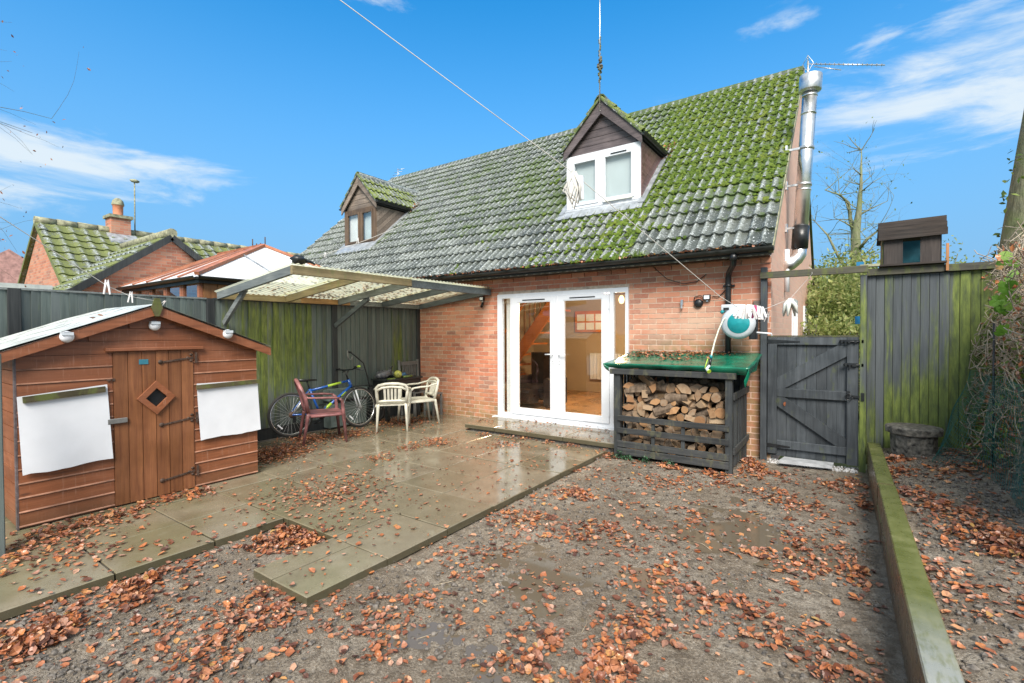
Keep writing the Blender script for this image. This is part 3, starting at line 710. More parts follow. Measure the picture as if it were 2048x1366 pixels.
# bricks
def brickbox(w_, proud=.0):
    q = MB(); h = .063; d = .02+proud
    q.box((0, -proud, 0), (w_, d, h)); return q
full = []; cuts = []
nrow = int((2.62-BZ0)/BP)
dent = 33
for r in range(0, nrow+1):
    z = BZ0+BP*r+.006; off = .5 if r % 2 else 0.
    cmin = math.floor((-8.6+YW)/BL+off); cmax = math.ceil((XG+YW)/BL+off)
    for c in range(cmin, cmax+1):
        x0 = (c-off)*BL - YW + .006; x1 = x0+BL-.012
        if z+.065 > 2.62: continue
        if x1 < -7.12 and z < 1.9: continue
        x0 = max(x0, -8.6)
        segs = [(x0, min(x1, XG))]
        if z+.06 > DZ0-.02 and z+.01 < DZ1:      # the door opening
            new = []
            for a, b_ in segs:
                if b_ <= DX0 or a >= DX1: new.append((a, b_))
                else:
                    if a < DX0-.02: new.append((a, DX0-.004))
                    if b_ > DX1+.02: new.append((DX1+.004, b_))
            segs = new
        for a, b_ in segs:
            if b_-a < .02: continue
            proud = .0
            if r >= dent: proud = .022
            if r == dent+1 and c % 2 == 0: proud = .040
            if r == dent+1 and c % 2: proud = .024
            jit = random.Random(r*331+c).uniform(-.0015, .0015)
            (full if (b_-a > .2 and proud == 0) else cuts).append((a, z, b_-a, proud+jit))
BM = MB().box((0,0,0),(.215,.02,.063)).mesh('brick', M['brick'])
def vis(a):
    x, z = a[0]+.1, a[1]
    if -2.45 < x < -1.05 and z < 1.1: return 99
    if x < -7.0: return 90
    if -6.9 < x < -5.0 and False: return 9
    return math.hypot(x, YW)+abs(z-1.5)*.15
full.sort(key=vis)
for (x, z, w_, p) in full[:299]:
    inst('brick', BM, (x, YW-p, z), wallo)
rest = MB()
for (x, z, w_, p) in full[299:]+cuts: rest.box((x, YW-p, z), (x+w_, YW+.02, z+.063))
rest.build('brickwork', M['brick'], wallo, kind='stuff')

# roof
EY, EZ, RY, RZ = 6.56, 2.585, 11.15, 6.70
SL = (RZ-EZ)/(RY-EY); SLEN = math.hypot(RY-EY, RZ-EZ)
UP = Vector((0, RY-EY, RZ-EZ)).normalized(); NRM = Vector((0, -UP.z, UP.y))
RX0, RX1 = -12.75, -.775
def roof_y(z): return EY+(z-EZ)/SL
q = MB()
o_ = NRM*-.06
q.prism([(RX1-.01, EY+.02, EZ-.02), (RX1-.01, RY, RZ-.02), (RX1-.01, 2*RY-EY, EZ), (RX1-.01, 2*RY-EY, EZ-.12), (RX1-.01, RY, RZ-.16), (RX1-.01, EY+.06, EZ-.10)], (RX0-RX1+.02, 0, 0))
roofo = q.build('roof', M['tile'], house)
def tile_mesh(name, mat, wdt=.3, ln=.37, waves=2, n=12, th=.032, amp=.036):
    q = MB(); vs = []
    prof = []
    for i in range(n+1):
        u = i/n*waves; fr = u % 1.0 if i < n else 1.0
        prof.append((i/n*wdt, amp*max(0, math.sin(math.pi*min(1, fr/.62)))**1.3 if fr < .62 else 0.0))
    for x, h in prof: vs.append((x, 0, h+th+.006))
    for x, h in prof: vs.append((x, ln, h+.002))
    for x, h in prof: vs.append((x, 0.004, h*.9-.004))
    k = n+1
    q.add(vs, [(i, i+1, k+i+1, k+i) for i in range(n)], 0, True)
    q.add(vs[:k]+vs[2*k:], [(i, k+i, k+i+1, i+1) for i in range(n)]+[], 0, False)
    q.add([vs[n], vs[2*k-1], (wdt, ln, -.01), vs[3*k-1]], [(0, 3, 2, 1)])
    q.add([vs[0], vs[k], (0, ln, -.01), vs[2*k]], [(0, 1, 2, 3)])
    return q.mesh(name, mat)
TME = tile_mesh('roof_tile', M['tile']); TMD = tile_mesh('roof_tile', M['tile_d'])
NR = 18; GA = SLEN/NR
tiles = []
foot = [(-4.27, -2.80, 7.78, 10.0, -3.53, 5.58), (-10.79, -9.44, 7.78, 10.0, -10.11, 5.55)]
def under_dormer(x, y, z):
    for (a, b_, yf, ybk, xm, az) in foot:
        if a+.05 < x < b_-.05 and y > yf+.15:
            h = az - 1.03*abs(x-xm)
            if z < h-.25: return True
    return False
for r in range(NR):
    ncol = int(round((RX1-RX0)/.3))
    for c in range(ncol):
        x = RX1-.3*(c+1)
        p = Vector((0, EY, EZ)) + UP*(GA*r); p.x = x
        cpt = p+UP*.17
        if under_dormer(x+.15, cpt.y, cpt.z): continue
        tiles.append(p)
def tmat(p, ac, up, rr=None):
    ac = Vector(ac).normalized(); up = Vector(up).normalized(); n = ac.cross(up)
    m_ = Matrix((ac, up, n)).transposed().to_4x4(); m_.translation = p
    return m_
def put_tiles(lst, me, parent, ac, up, limit, name='roof_tile', seed=1):
    rr = random.Random(seed); P0 = WLOC[parent.name]
    lst = sorted(lst, key=lambda p: (Vector(p)-CAM).length)
    v, f = [], []
    tv = [vv.co.copy() for vv in me.vertices]; tf = [list(pp.vertices) for pp in me.polygons]
    for i, p in enumerate(lst):
        m_ = tmat(Vector(p), ac, up) @ Matrix.Rotation(rr.uniform(-.006, .006), 4, 'Z') @ Matrix.Rotation(rr.uniform(-.008,.006), 4, 'X')
        if i < limit:
            o = bpy.data.objects.new(name, me); COL.objects.link(o); o.parent = parent
            mm_ = m_.copy(); mm_.translation = m_.translation-P0; o.matrix_local = mm_
        else:
            b0 = len(v); v += [m_ @ t - P0 for t in tv]; f += [[b0+k for k in ff] for ff in tf]
    if v:
        ms = bpy.data.meshes.new(name+'s'); ms.from_pydata([tuple(x) for x in v], [], f); ms.materials.append(me.materials[0])
        ms.polygons.foreach_set('use_smooth', [False]*len(f)); ms.update()
        o = bpy.data.objects.new('distant_'+name+'s', ms); COL.objects.link(o); o.parent = parent; label(o, kind='stuff')
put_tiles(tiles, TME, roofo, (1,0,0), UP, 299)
# ridge tiles
RM = MB()
prof = [(-.13, -.10), (-.11, -.02), (-.06, .045), (0, .065), (.06, .045), (.11, -.02), (.13, -.10)]
RM.add([(0, y, z) for y, z in prof]+[(.44, y, z*.97-.004) for y, z in prof], [(i, i+1, 8+i, 7+i) for i in range(6)], 0, True)
RM.add([(0, y, z) for y, z in prof]+[(0, y*.9, z-.02) for y, z in prof], [(i, 7+i, 8+i, i+1) for i in range(6)])
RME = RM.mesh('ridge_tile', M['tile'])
for k in range(27):
    inst('ridge_tile', RME, (RX1-.44*(k+1), RY, RZ+.0), roofo)
# verge: mortar bedding and board at the gable edge
q = MB().beam((RX1-.015, EY+.03, EZ-.055), (RX1-.015, RY, RZ-.055), .05, .075); q.build('verge', M['cap_conc'], house)
q = MB().beam((XG+.012, EY+.35, EZ+.13), (XG+.012, RY, RZ-.20), .02, .16); q.build('barge_board', M['verge'], house)
# moss cushions
q = MB()
ico = MB().blob((0,0,0), 1.0, 3, 4, 6, .25)
iv = np.array(ico.v); itri = ico.f
MV, MF = [], []
rr = random.Random(5); cnt = 0
for k in range(60000):
    if cnt > 15000: break
    x = rr.uniform(-12, RX1-.02); s_ = rr.uniform(.0, 1)
    if rr.random() < .5: x = rr.uniform(-3.2, RX1-.02)
    r_ = int(s_*NR); fr = rr.random()
    fr = fr*.25 if rr.random() < .65 else fr
    dist = (r_+fr)*GA
    p = Vector((x, EY, EZ)) + UP*dist
    u = ((RX1-x) % .15)/.15
    n_ = mn.noise(Vector((x*1.1, p.y*1.1, 7)))*.5+.5
    m_ = mn.noise(Vector((x*5, p.y*5, 2)))*.5+.5
    prob = max(0, min(1, (x+6.6)/3.6))*.75 + .22
    if r_ < 5 and x > -2.6: prob *= .30+.12*r_; prob = prob if .02 < abs(u-.5) < .5 and (u < .28 or u > .72) else prob*.22
    if x < -4.4: prob = max(.28, min(.52, (x+11.5)/11.5))
    l_ = mn.noise(Vector((x*2.3, p.y*3.1, 12)))*.5+.5
    if n_*.4+m_*.45+l_*.35 < 1.09-prob*.72: continue
    if under_dormer(x, p.y+.1, p.z): continue
    sz = rr.uniform(.010, .038)
    if -4.3 < x < -2.6 and p.y < 7.7: sz *= 1.1
    c_ = p+NRM*(.022+.012*(u > .4))
    a = rr.uniform(0, 6.28); ca, sa = math.cos(a), math.sin(a)
    pts = iv*np.array([sz*rr.uniform(.8,1.5), sz*rr.uniform(.8,1.4), sz*.62])
    X_ = pts[:,0]*ca-pts[:,1]*sa; Y_ = pts[:,0]*sa+pts[:,1]*ca
    W = np.outer(X_, (1,0,0))+np.outer(Y_, UP)+np.outer(pts[:,2], NRM)+np.array(c_)
    b0 = len(MV)*len(iv); MV.append(W); MF += [[b0+i for i in f] for f in itri]; cnt += 1
V_ = np.concatenate(MV)-np.array(WLOC['roof'])
ms = bpy.data.meshes.new('moss'); ms.from_pydata(V_.tolist(), [], MF); ms.materials.append(M['moss']); ms.polygons.foreach_set('use_smooth', [True]*len(MF)); ms.update()
o = bpy.data.objects.new('moss', ms); COL.objects.link(o); o.parent = roofo; label(o, kind='stuff')

# gutter, downpipe
q = MB(); n = 8
def gutter(q, p, d, length, r=.055, up=(0,0,1)):
    p = Vector(p); d = Vector(d).normalized(); s_ = d.cross(Vector(up)).normalized(); u = Vector(up)
    ring = [s_*(r*math.cos(t))-u*(r*math.sin(t)) for t in [math.pi*k/8 for k in range(9)]]
    inn = [v*.88 for v in reversed(ring)]
    q.prism([p+v for v in ring+inn], d*length)
gutter(q, (-9.0, EY-.03, 2.575), (1,0,0), 9.0-.75)
q.box((-9, EY+.02, 2.50), (XG, EY+.045, 2.60)); q.box((-12.5, EY+.05, 2.50), (XG, YW-.03, 2.515))
q.build('gutter', M['gutter'], house)
dp = MB(); r_ = .036
px1 = -1.315
dp.tube([(-1.20, EY-.02, 2.56), (-1.20, EY-.0, 2.46), (-1.215, EY+.06, 2.40), (px1+.02, YW-.10, 2.33), (px1, YW-.065, 2.27), (px1, YW-.065, 2.15), (px1, YW-.065, .05)], r_, 12)
dp.tube([(-1.20, EY-.01, 2.52), (-1.20, EY-.01, 2.44)], .045, 12)
dpo = dp.build('downpipe', M['black'], house)
q = MB(); q.box((px1-.07, YW-.03, 2.145), (px1+.07, YW-.001, 2.17)); q.tube([(px1, YW-.065, 2.14), (px1, YW-.065, 2.175)], .042, 12); q.build('pipe_clip', M['black'], dpo)

# dormers
def dormer(a, b_, yf, zb, zt, az, ez, ex, frame, clad, clad2, barge, roofm, is1):
    xm = (a+b_)/2
    q = MB()
    for x, s_ in ((a, 1), (b_, -1)):
        q.prism([(x, yf+.02, zb-.05), (x, yf+.02, zt), (x, roof_y(zt)+.2, zt)], (s_*.04, 0, 0))
    q.prism([(a+.04, yf+.05, zt), (b_-.04, yf+.05, zt), (xm, yf+.05, az-.12)], (0, .04, 0))
    q.box((a+.04, yf+.55, zb-.4), (b_-.04, yf+.57, zt+.02))
    body = q.build('dormer', clad2, house)
    # gable boards
    nb = 6; H = az-.10-zt; bh = H/nb
    for k in range(nb):
        z0, z1 = zt+bh*k+.004, zt+bh*(k+1)-.004
        w0 = (b_-a)/2*(1-(z0-zt)/H); w1 = (b_-a)/2*(1-(z1-zt)/H)
        P_ = [(xm-w0, yf+.05, z0), (xm+w0, yf+.05, z0), (xm+w1, yf+.05, z1), (xm-w1, yf+.05, z1)]
        if w1 < .02: P_ = P_[:2]+[(xm, yf+.05, z1)]
        MB().prism(P_, (0, -.022, 0)).build('gable_board', clad, body)
    # cheek boards, parallel to the roof slope
    for x, s_ in ((b_, 1), (a, -1)):
        k = 0; w_ = .135
        while zb+k*w_ < zt:
            o0, o1 = k*w_+.004, (k+1)*w_-.004
            def yat(z, o_): return yf+.02+(z-zb-o_)/SL
            z1 = min(zb+o1, zt)
            P_ = [(x, yf+.02, zb+o0), (x, yf+.02, z1)]
            if zb+o1 < zt: P_.append((x, yat(zt, o1), zt))
            P_.append((x, yat(zt, o0), zt))
            if len(P_) >= 3: MB().prism(P_, (s_*.018, 0, 0)).build('cheek_board', clad2, body)
            k += 1
    # barge boards
    hb = .17
    for s_ in (1, -1):
        ux = Vector((ex*s_, 0, ez-az)); L_ = ux.length; ux.normalize(); nz_ = Vector((ux.z*s_, 0, -ux.x*s_))*-1
        if nz_.z > 0: nz_ = -nz_
        p0 = Vector((xm, yf-.06, az-.015)); p1 = p0+ux*L_
        P_ = [p0, p1, p1+Vector((0,0,-hb*1.05)), p0+Vector((0,0,-hb*1.45))]
        if s_ == 1: MB().prism(P_, (0, .03, 0)).build('barge_board', barge, body)
        else: MB().prism([p0+Vector((0,.004,0)), p1+Vector((0,.004,0)), p1+Vector((0,.004,-hb*1.05)), p0+Vector((0,.004,-hb*1.45))], (0, .03, 0)).build('barge_board', barge, body)
    # roof planes
    for s_ in (1, -1):
        xe = xm+ex*s_; y0 = yf-.09
        q = MB(); P_ = [(xm, y0, az), (xe, y0, ez), (xe, roof_y(ez)+.05, ez), (xm, roof_y(az)+.1, az)]
        if s_ == -1: P_ = P_[::-1]
        q.prism(P_, (0, 0, -.035)); ro = q.build('dormer_roof', M['tile'], house)
        up = Vector((-ex*s_, 0, az-ez)); L_ = up.length; up.normalize(); ga = L_/3
        ac = Vector((0, 1, 0)) if s_ == 1 else Vector((0, -1, 0)); lst = []
        if True:
            for r in range(3):
                nn = 9
                for c in range(nn):
                    p = Vector((xe, y0 + .3*c, ez)) + up*(ga*r)
                    if s_ == -1: p.y += .3
                    ymid = y0+.3*c+.1
                    if ymid > roof_y(p.z+.15)+.1: continue
                    lst.append(p)
            put_tiles(lst, TMD, ro, ac, up, 99)
        # soffit + black gutter
        q = MB(); gutter(q, (xe+.03*s_, y0+.02, ez-.02), (0,1,0), roof_y(ez)-y0, .05)
        q.box((min(xe, xe-.12*s_), y0+.05, ez-.10), (max(xe, xe-.12*s_), roof_y(ez)-.05, ez-.04)); q.build('gutter', M['black'], ro)
        if s_ == 1:
            q = MB()
            for k in range(5):
                inst('ridge_tile', RME, (xm, y0+.02+.44*k, az-.0), ro, rot=(0, 0, R(90)))
    # lead apron and soakers
    q = MB()
    ap = NRM*.045
    def rp(x, y): return Vector((x, y, EZ+(y-EY)*SL))+ap
    ya = roof_y(zb)-.02
    q.prism([rp(a-.10, ya-.22), rp(b_+.10, ya-.22), rp(b_+.06, ya+.06), rp(a-.06, ya+.06)], NRM*.012)
    for x, s_ in ((b_, 1), (a, -1)):
        P_ = [rp(x, ya-.1), rp(x+.10*s_, ya-.1), rp(x+.10*s_, roof_y(ez)+.1), rp(x, roof_y(ez)+.1)]
        q.prism(P_ if s_ == 1 else P_[::-1], NRM*.02)
    q.build('flashing', M['lead'], body)
    return body, xm
# right dormer
fz0, fz1 = 3.70, 4.70
d1, xm1 = dormer(-4.215, -2.845, 7.80, 3.72, 4.70, 5.57, 4.83, .725, M['upvc'], M['clad'], M['clad_side'], M['clad'], M['tile'], True)
def window(body, a, b_, y, z0, z1, mull, mat, panes, outer=.075, cas=.055, sillmat=None, cur=None, left_open=False):
    q = MB()
    q.box((a, y, z0), (a+outer, y+.07, z1)); q.box((b_-outer, y, z0), (b_, y+.07, z1))
    q.box((a+outer, y, z1-outer*.8), (b_-outer, y+.07, z1)); q.box((a+outer, y, z0), (b_-outer, y+.07, z0+outer*.8))
    for m_ in mull: q.box((m_-outer*.35, y+.001, z0+outer*.8), (m_+outer*.35, y+.069, z1-outer*.8))
    fo = q.build('window', mat, body)
    edges = [a+outer]+[v for m_ in mull for v in (m_-outer*.35, m_+outer*.35)]+[b_-outer]
    for i in range(0, len(edges), 2):
        l, r_ = edges[i]+.003, edges[i+1]-.003; zz0, zz1 = z0+outer*.8+.003, z1-outer*.8-.003
        q = MB(); yy = y-.012
        q.box((l, yy, zz0), (l+cas, yy+.05, zz1)); q.box((r_-cas, yy, zz0), (r_, yy+.05, zz1)); q.box((l+cas, yy, zz1-cas), (r_-cas, yy+.05, zz1)); q.box((l+cas, yy, zz0), (r_-cas, yy+.05, zz0+cas))
        q.build('casement', mat, body)
        MB().box((l+cas-.002, y+.012, zz0+cas-.002), (r_-cas+.002, y+.018, zz1-cas+.002)).build('pane', M['glass'], body)
    if sillmat: MB().box((a-.03, y-.055, z0-.035), (b_+.03, y+.08, z0-.001)).build('window_sill', sillmat, body)
    return fo
window(d1, -4.215, -2.845, 7.79, 3.725, 4.695, [-3.56], M['upvc'], 2, outer=.10, sillmat=M['upvc'])
MB().box((-4.14, 7.865, 3.75), (-2.92, 7.872, 4.66)).build('blind', M['curtain_grey'], d1)
q = MB(); q.box((-3.36, 7.765, 4.585), (-3.08, 7.777, 4.60)); q.build('trickle_vent', M['black'], d1)
q = MB(); q.box((-3.50, 7.755, 3.79), (-2.98, 7.777, 3.825)); q.build('stained_rail', M['upvc_dirty'], d1)
# left dormer, brown
d2, xm2 = dormer(-10.73, -9.52, 7.86, 3.74, 4.68, 5.54, 4.80, .68, M['frame_brown'], M['clad_old'], M['clad_old'], M['clad_old'], M['tile'], False)
window(d2, -10.73, -9.52, 7.85, 3.76, 4.69, [-10.10], M['frame_brown'], 2, outer=.10, cas=.045, sillmat=M['frame_brown'])
MB().box((-10.62, 7.925, 3.80), (-10.14, 7.93, 4.66)).build('curtain', M['curtain'], d2)
MB().box((-10.08, 7.945, 3.80), (-9.6, 7.95, 4.66)).build('blind', M['curtain_grey'], d2)

# french doors
def zt_(z): return z
fd = MB(); y = YW-.035
ZB, ZT = .10, 2.222
fd.box((DX0, y, ZB), (-5.0, y+.07, ZT)); fd.box((-2.74, y, ZB), (DX1, y+.07, ZT)); fd.box((-5.0, y, 2.15), (-2.74, y+.07, ZT)); fd.box((-5.0, y, ZB), (-2.74, y+.07, .165))
fd.box((-4.825, y, .165), (-4.785, y+.07, 2.15)); fd.box((-2.985, y, .165), (-2.925, y+.07, 2.15))
fdo = fd.build('patio_doors', M['upvc'], house)
MB().box((DX0-.06, y-.09, .062), (DX1-.12, y+.02, .098)).build('door_sill', M['upvc'], fdo)
for (l, r_, gl, gr_) in ((-4.783, -3.902, -4.664, -4.008), (-3.898, -2.988, -3.774, -3.103)):
    q = MB(); yy = y-.02; z0, z1, g0, g1 = .168, 2.147, .262, 2.075
    q.box((l, yy, z0), (gl, yy+.06, z1)); q.box((gr_, yy, z0), (r_, yy+.06, z1)); q.box((gl, yy, g1), (gr_, yy+.06, z1)); q.box((gl, yy, z0), (gr_, yy+.06, g0))
    for (A_, B_, C_, D_) in ((gl, gl+.014, g0, g1), (gr_-.014, gr_, g0, g1)): q.box((A_, yy+.006, C_), (B_, yy+.05, D_))
    q.box((gl+.014, yy+.006, g1-.014), (gr_-.014, yy+.05, g1)); q.box((gl+.014, yy+.006, g0), (gr_-.014, yy+.05, g0+.014))
    q.build('door_leaf', M['upvc'], fdo)
    MB().box((gl-.003, yy+.03, g0-.003), (gr_+.003, yy+.036, g1+.003)).build('pane', M['glass'], fdo)
    xc = (gl+gr_)/2; MB().box((xc-.22, yy-.006, 2.095), (xc+.22, yy-.001, 2.112)).build('trickle_vent', M['black'], fdo)
MB().box((-3.908, y-.032, .17), (-3.889, y-.021, 2.145)).build('door_bead', M['upvc'], fdo)
for x, s_ in ((-3.958, -1), (-3.842, 1)):
    q = MB(); q.cbox((x-.017, y-.032, 1.05), (x+.017, y-.0205, 1.24), .005); q.tube([(x, y-.03, 1.20), (x, y-.065, 1.20), (x+.03*s_, y-.07, 1.20), (x+.13*s_, y-.065, 1.197)], .010, 8)
    q.build('handle', M['upvc'], fdo)
    MB().lathe((x, y-.033, 1.085), [(0.0001, 0), (.007, 0), (.007, .004)], 10, (0,1,0)).build('keyhole', M['black'], fdo)
for z in (.32, 1.1, 1.95):
    MB().box((-2.998, y-.034, z-.04), (-2.978, y-.021, z+.04)).build('hinge', M['upvc'], fdo)
for (l, r_) in ((-5.0, -4.825), (-2.925, -2.74)):
    MB().box((l-.003, y+.03, .163), (r_+.003, y+.036, 2.152)).build('side_pane', M['glass'], fdo)
# the room seen through the glass
room = MB()
room.box((-7.0, 10.9, .1), (-1.1, 11.0, 2.45)); room.box((-7.0, 7.01, .1), (-6.9, 10.9, 2.45)); room.box((-1.2, 7.01, .1), (-1.1, 10.9, 2.45)); room.box((-7.0, 7.01, 2.45), (-1.1, 11.0, 2.5))
room.box((-6.9, 7.012, .1), (DX0-.02, 7.03, 2.45)); room.box((DX1+.02, 7.012, .1), (-1.2, 7.03, 2.45)); room.box((DX0-.02, 7.012, 2.23), (DX1+.02, 7.03, 2.45))
room.build('room_wall', M['wallpaint'], house)
fl = MB()
for k in range(18):
    fl.box((-7.0+k*.33, 7.0, .05), (-7.0+k*.33+.326, 10.9, .10))
fl.build('room_floor', M['floorwood'], house)
MB().box((-4.99, 6.99, .12), (-4.88, 7.0, 2.2)).build('curtain', M['curtain'], house)
st = MB()
a = at(1038, 706, 'y', 9.2); b_ = at(1118, 590, 'y', 9.2)
d_ = (b_-a); st.beam(a-d_*.6, b_+d_*.6, .05, .27, (0,0,1)); sto = st.build('staircase', M['stair'], house)
hr = MB(); hr.beam(a+Vector((0,0,.95))-d_*.6, b_+Vector((0,0,.95))+d_*.6, .05, .05); hr.build('handrail', M['stair'], sto)
for k in range(14):
    p = a-d_*.5+d_*(k*.13); MB().box((p.x-.014, p.y-.014, p.z+.10), (p.x+.014, p.y+.014, p.z+.93)).build('spindle', M['stair_dark'], sto)
for k in range(9):
    p = a-d_*.5+d_*(k*.2); MB().box((p.x-.12, p.y+.03, p.z+.06), (p.x+.12, p.y+.9, p.z+.10)).build('tread', M['stair'], sto)
lm = at(1243, 597, 'y', 7.7)
q = MB(); q.tube([(lm.x, lm.y, 2.45), (lm.x, lm.y, lm.z+.12)], .008, 6); q.build('cable', M['upvc'], None, 'lit ceiling lamp seen through the right side light of the patio doors', 'lamp')
lampo = bpy.data.objects['cable']; lampo.name = 'ceiling_lamp'; WLOC['ceiling_lamp'] = WLOC['cable']
MB().lathe((lm.x, lm.y, lm.z-.05), [(.001, -.04), (.035, -.025), (.05, .03), (.04, .07), (.02, .10)], 16).build('bulb', M['lamp'], lampo)
pl = bpy.data.lights.new('room_light', 'POINT'); pl.energy = 75; pl.color = (1, .72, .42); pl.shadow_soft_size = .12
po = bpy.data.objects.new('room_light', pl); COL.objects.link(po); po.location = (lm.x-.6, lm.y+.9, 2.1)
# armchair
ac = at(1062, 800, 'y', 8.0)
arm = empty('armchair', (ac.x, 8.3, .1), 'dark leather recliner armchair behind the left patio door', 'armchair')
x0 = ac.x
for nm_, bb, r_ in (('seat', ((x0-.30, 7.95, .25), (x0+.30, 8.5, .52)), .05), ('backrest', ((x0-.32, 8.45, .3), (x0+.30, 8.75, 1.15)), .06), ('armrest', ((x0-.45, 7.95, .12), (x0-.31, 8.65, .68)), .04), ('armrest', ((x0+.31, 7.95, .12), (x0+.45, 8.65, .68)), .04), ('footrest', ((x0-.22, 7.55, .22), (x0+.24, 7.9, .48)), .05)):
    q = MB().cbox(bb[0], bb[1], r_); q.build(nm_, M['leather'], arm)
rd = at(1200, 737, 'y', 10.85)
rad = empty('radiator', (rd.x, 10.86, .3), 'white panel radiator on the back wall of the room', 'radiator')
for k in range(9): MB().cbox((rd.x-.25+k*.09, 10.80, .42), (rd.x-.25+k*.09+.082, 10.87, 1.05), .008).build('panel', M['upvc'], rad)
wn_ = at(1182, 643, 'y', 10.85)
q = MB(); q.box((wn_.x-.42, 10.82, wn_.z-.26), (wn_.x+.42, 10.88, wn_.z+.26)); fr = q.build('wooden_frame', M['stair'], None, 'pale wooden window frame with six small panes on the back wall of the room', 'window frame')
for i in range(3):
    for j in range(2):
        xx = wn_.x-.36+i*.25; zz = wn_.z-.20+j*.21; MB().box((xx, 10.805, zz), (xx+.21, 10.815, zz+.17)).build('small_pane', M['curtain'], fr)
cb = at(1090, 735, 'y', 9.6)
cab = empty('cabinet', (cb.x, 9.6, .1), 'orange pine chest of drawers beneath the stairs', 'cabinet')
MB().box((cb.x-.3, 9.5, .1), (cb.x+.3, 9.9, 1.05)).build('carcass', M['stair'], cab)
for k in range(3): MB().box((cb.x-.28, 9.48, .16+k*.29), (cb.x+.28, 9.499, .42+k*.29)).build('drawer', M['floorwood'], cab)

# gable side details: windows, flue
for (y0, y1, z0, z1) in ((9.55, 10.35, .9, 2.12), (12.0, 13.1, .9, 2.10)):
    q = MB(); x = XG+.03
    q.box((XG-.02, y0, z0), (x, y0+.07, z1)); q.box((XG-.02, y1-.07, z0), (x, y1, z1)); q.box((XG-.02, y0+.07, z1-.07), (x, y1-.07, z1)); q.box((XG-.02, y0+.07, z0), (x, y1-.07, z0+.07)); q.box((XG-.02, (y0+y1)/2-.03, z0+.07), (x-.004, (y0+y1)/2+.03, z1-.07))
    wo_ = q.build('side_window', M['upvc'], house)
    MB().box((XG-.02, y0+.07, z0+.07), (XG+.01, y1-.07, z1-.07)).build('pane', M['glass'], wo_)
    MB().box((XG-.01, y0-.05, z0-.06), (XG+.07, y1+.05, z0-.004)).build('sill', M['upvc'], wo_)
fy = 8.5
fb = at(1599, 497, 'y', fy); ft = at(1622, 150, 'y', fy)
def fl_(t): return fb+(ft-fb)*t
ftop, fbot = ft, fb
dv = (ft-fb).normalized()
flue = MB()
flue.tube([fl_(.0), fl_(.995)], .098, 20)
flo = flue.build('flue_pipe', M['steel'], house, 'polished steel flue pipe up the gable')
for t in (.34, .78, .88): MB().tube([fl_(t)-dv*.012, fl_(t)+dv*.012], .104, 20).build('joint_ring', M['steel'], flo)
MB().tube([fl_(.0), fl_(.13)], .112, 20).build('joint_collar', M['black'], flo)
q = MB(); q.lathe(fl_(.90), [(.10, 0), (.145, .02), (.15, .03), (.15, .24), (.14, .25), (.001, .26)], 22, dv); q.build('cowl', M['alu'], flo)
q = MB(); q.tube([fl_(.01), fl_(-.035), fl_(-.06)+Vector((-.03,-.02,0)), fl_(-.09)+Vector((-.1,-.06,-.0)), fl_(-.10)+Vector((-.22,-.1,-.02))], .098, 18); q.build('elbow', M['steel'], flo)
q = MB(); e_ = fl_(-.10)+Vector((-.14,-.12,-.02)); q.tube([e_+Vector((0,0,.26)), e_+Vector((0,0,-.38))], .035, 10); q.build('drain_tube', M['upvc'], flo)
for t in (.12, .37, .58):
    p = fl_(t); q = MB(); q.box((XG+.002, p.y-.10, p.z-.05), (XG+.03, p.y-.02, p.z+.07)); q.beam((XG+.01, p.y-.06, p.z), (p.x, p.y-.06, p.z), .03, .03); q.tube([p-dv*.02, p+dv*.02], .108, 20); q.build('bracket', M['alu'], flo)
# floodlights
def flood(p, lab):
    t = empty('floodlight', p, lab, 'floodlight')
    MB().cbox((p[0]-.045, p[1]-.06, p[2]-.035), (p[0]+.045, p[1]-.02, p[2]+.035), .006).build('housing', M['black'], t)
    MB().box((p[0]-.034, p[1]-.064, p[2]-.025), (p[0]+.034, p[1]-.0605, p[2]+.025)).build('lens', M['white_sheet'], t)
    MB().box((p[0]-.012, p[1]-.03, p[2]-.06), (p[0]+.012, p[1]-.001, p[2]-.03)).build('bracket', M['alu'], t)
flood((-1.585, YW, 2.02), 'small black floodlight on the brick wall beside the downpipe')
flood((-5.44, YW, 2.17), 'small floodlight under the canopy end beside the patio doors')
t = empty('junction_box', (-1.70, YW, 1.93), 'black motion sensor box on a cable below the floodlight by the downpipe', 'sensor')
MB().lathe((-1.70, YW-.001, 1.945), [(.06, 0), (.06, -.03), (.035, -.05), (.001, -.052)], 12, (0,1,0)).build('housing', M['black'], t)
MB().tube([(-1.76, YW-.02, 1.97), (-1.75, YW-.02, 2.03), (-1.68, YW-.02, 2.05), (-1.63, YW-.03, 2.02)], .006, 6).build('cable', M['black'], t)
MB().tube([(-5.44, YW-.02, 2.10), (-5.44, YW-.06, 2.02), (-5.43, YW-.04, 2.06)], .022, 8).build('sensor_head', M['black'], None, 'round motion sensor head below the floodlight left of the patio doors', 'sensor')
t = MB(); t.tube([(-1.52, YW-.02, 2.03), (-1.44, YW-.02, 2.02), (-1.36, YW-.02, 2.10), (-1.34, YW-.02, 2.12)], .006, 6); t.tube([(-2.3, YW-.10, 2.48), (-2.12, YW-.05, 2.30), (-1.9, YW-.03, 2.22), (-1.72, YW-.02, 2.24), (-1.6, YW-.02, 2.33)], .006, 6)
t.build('cable', M['black'], house)
q = MB(); q.box((-1.93, YW-.05, 1.93), (-1.90, YW-.001, 2.00)); q.box((-1.925, YW-.06, 1.88), (-1.905, YW-.03, 1.94)); q.build('wall_hook', M['alu'], None, 'small metal hook bracket screwed to the brick wall left of the sensor', 'hook')

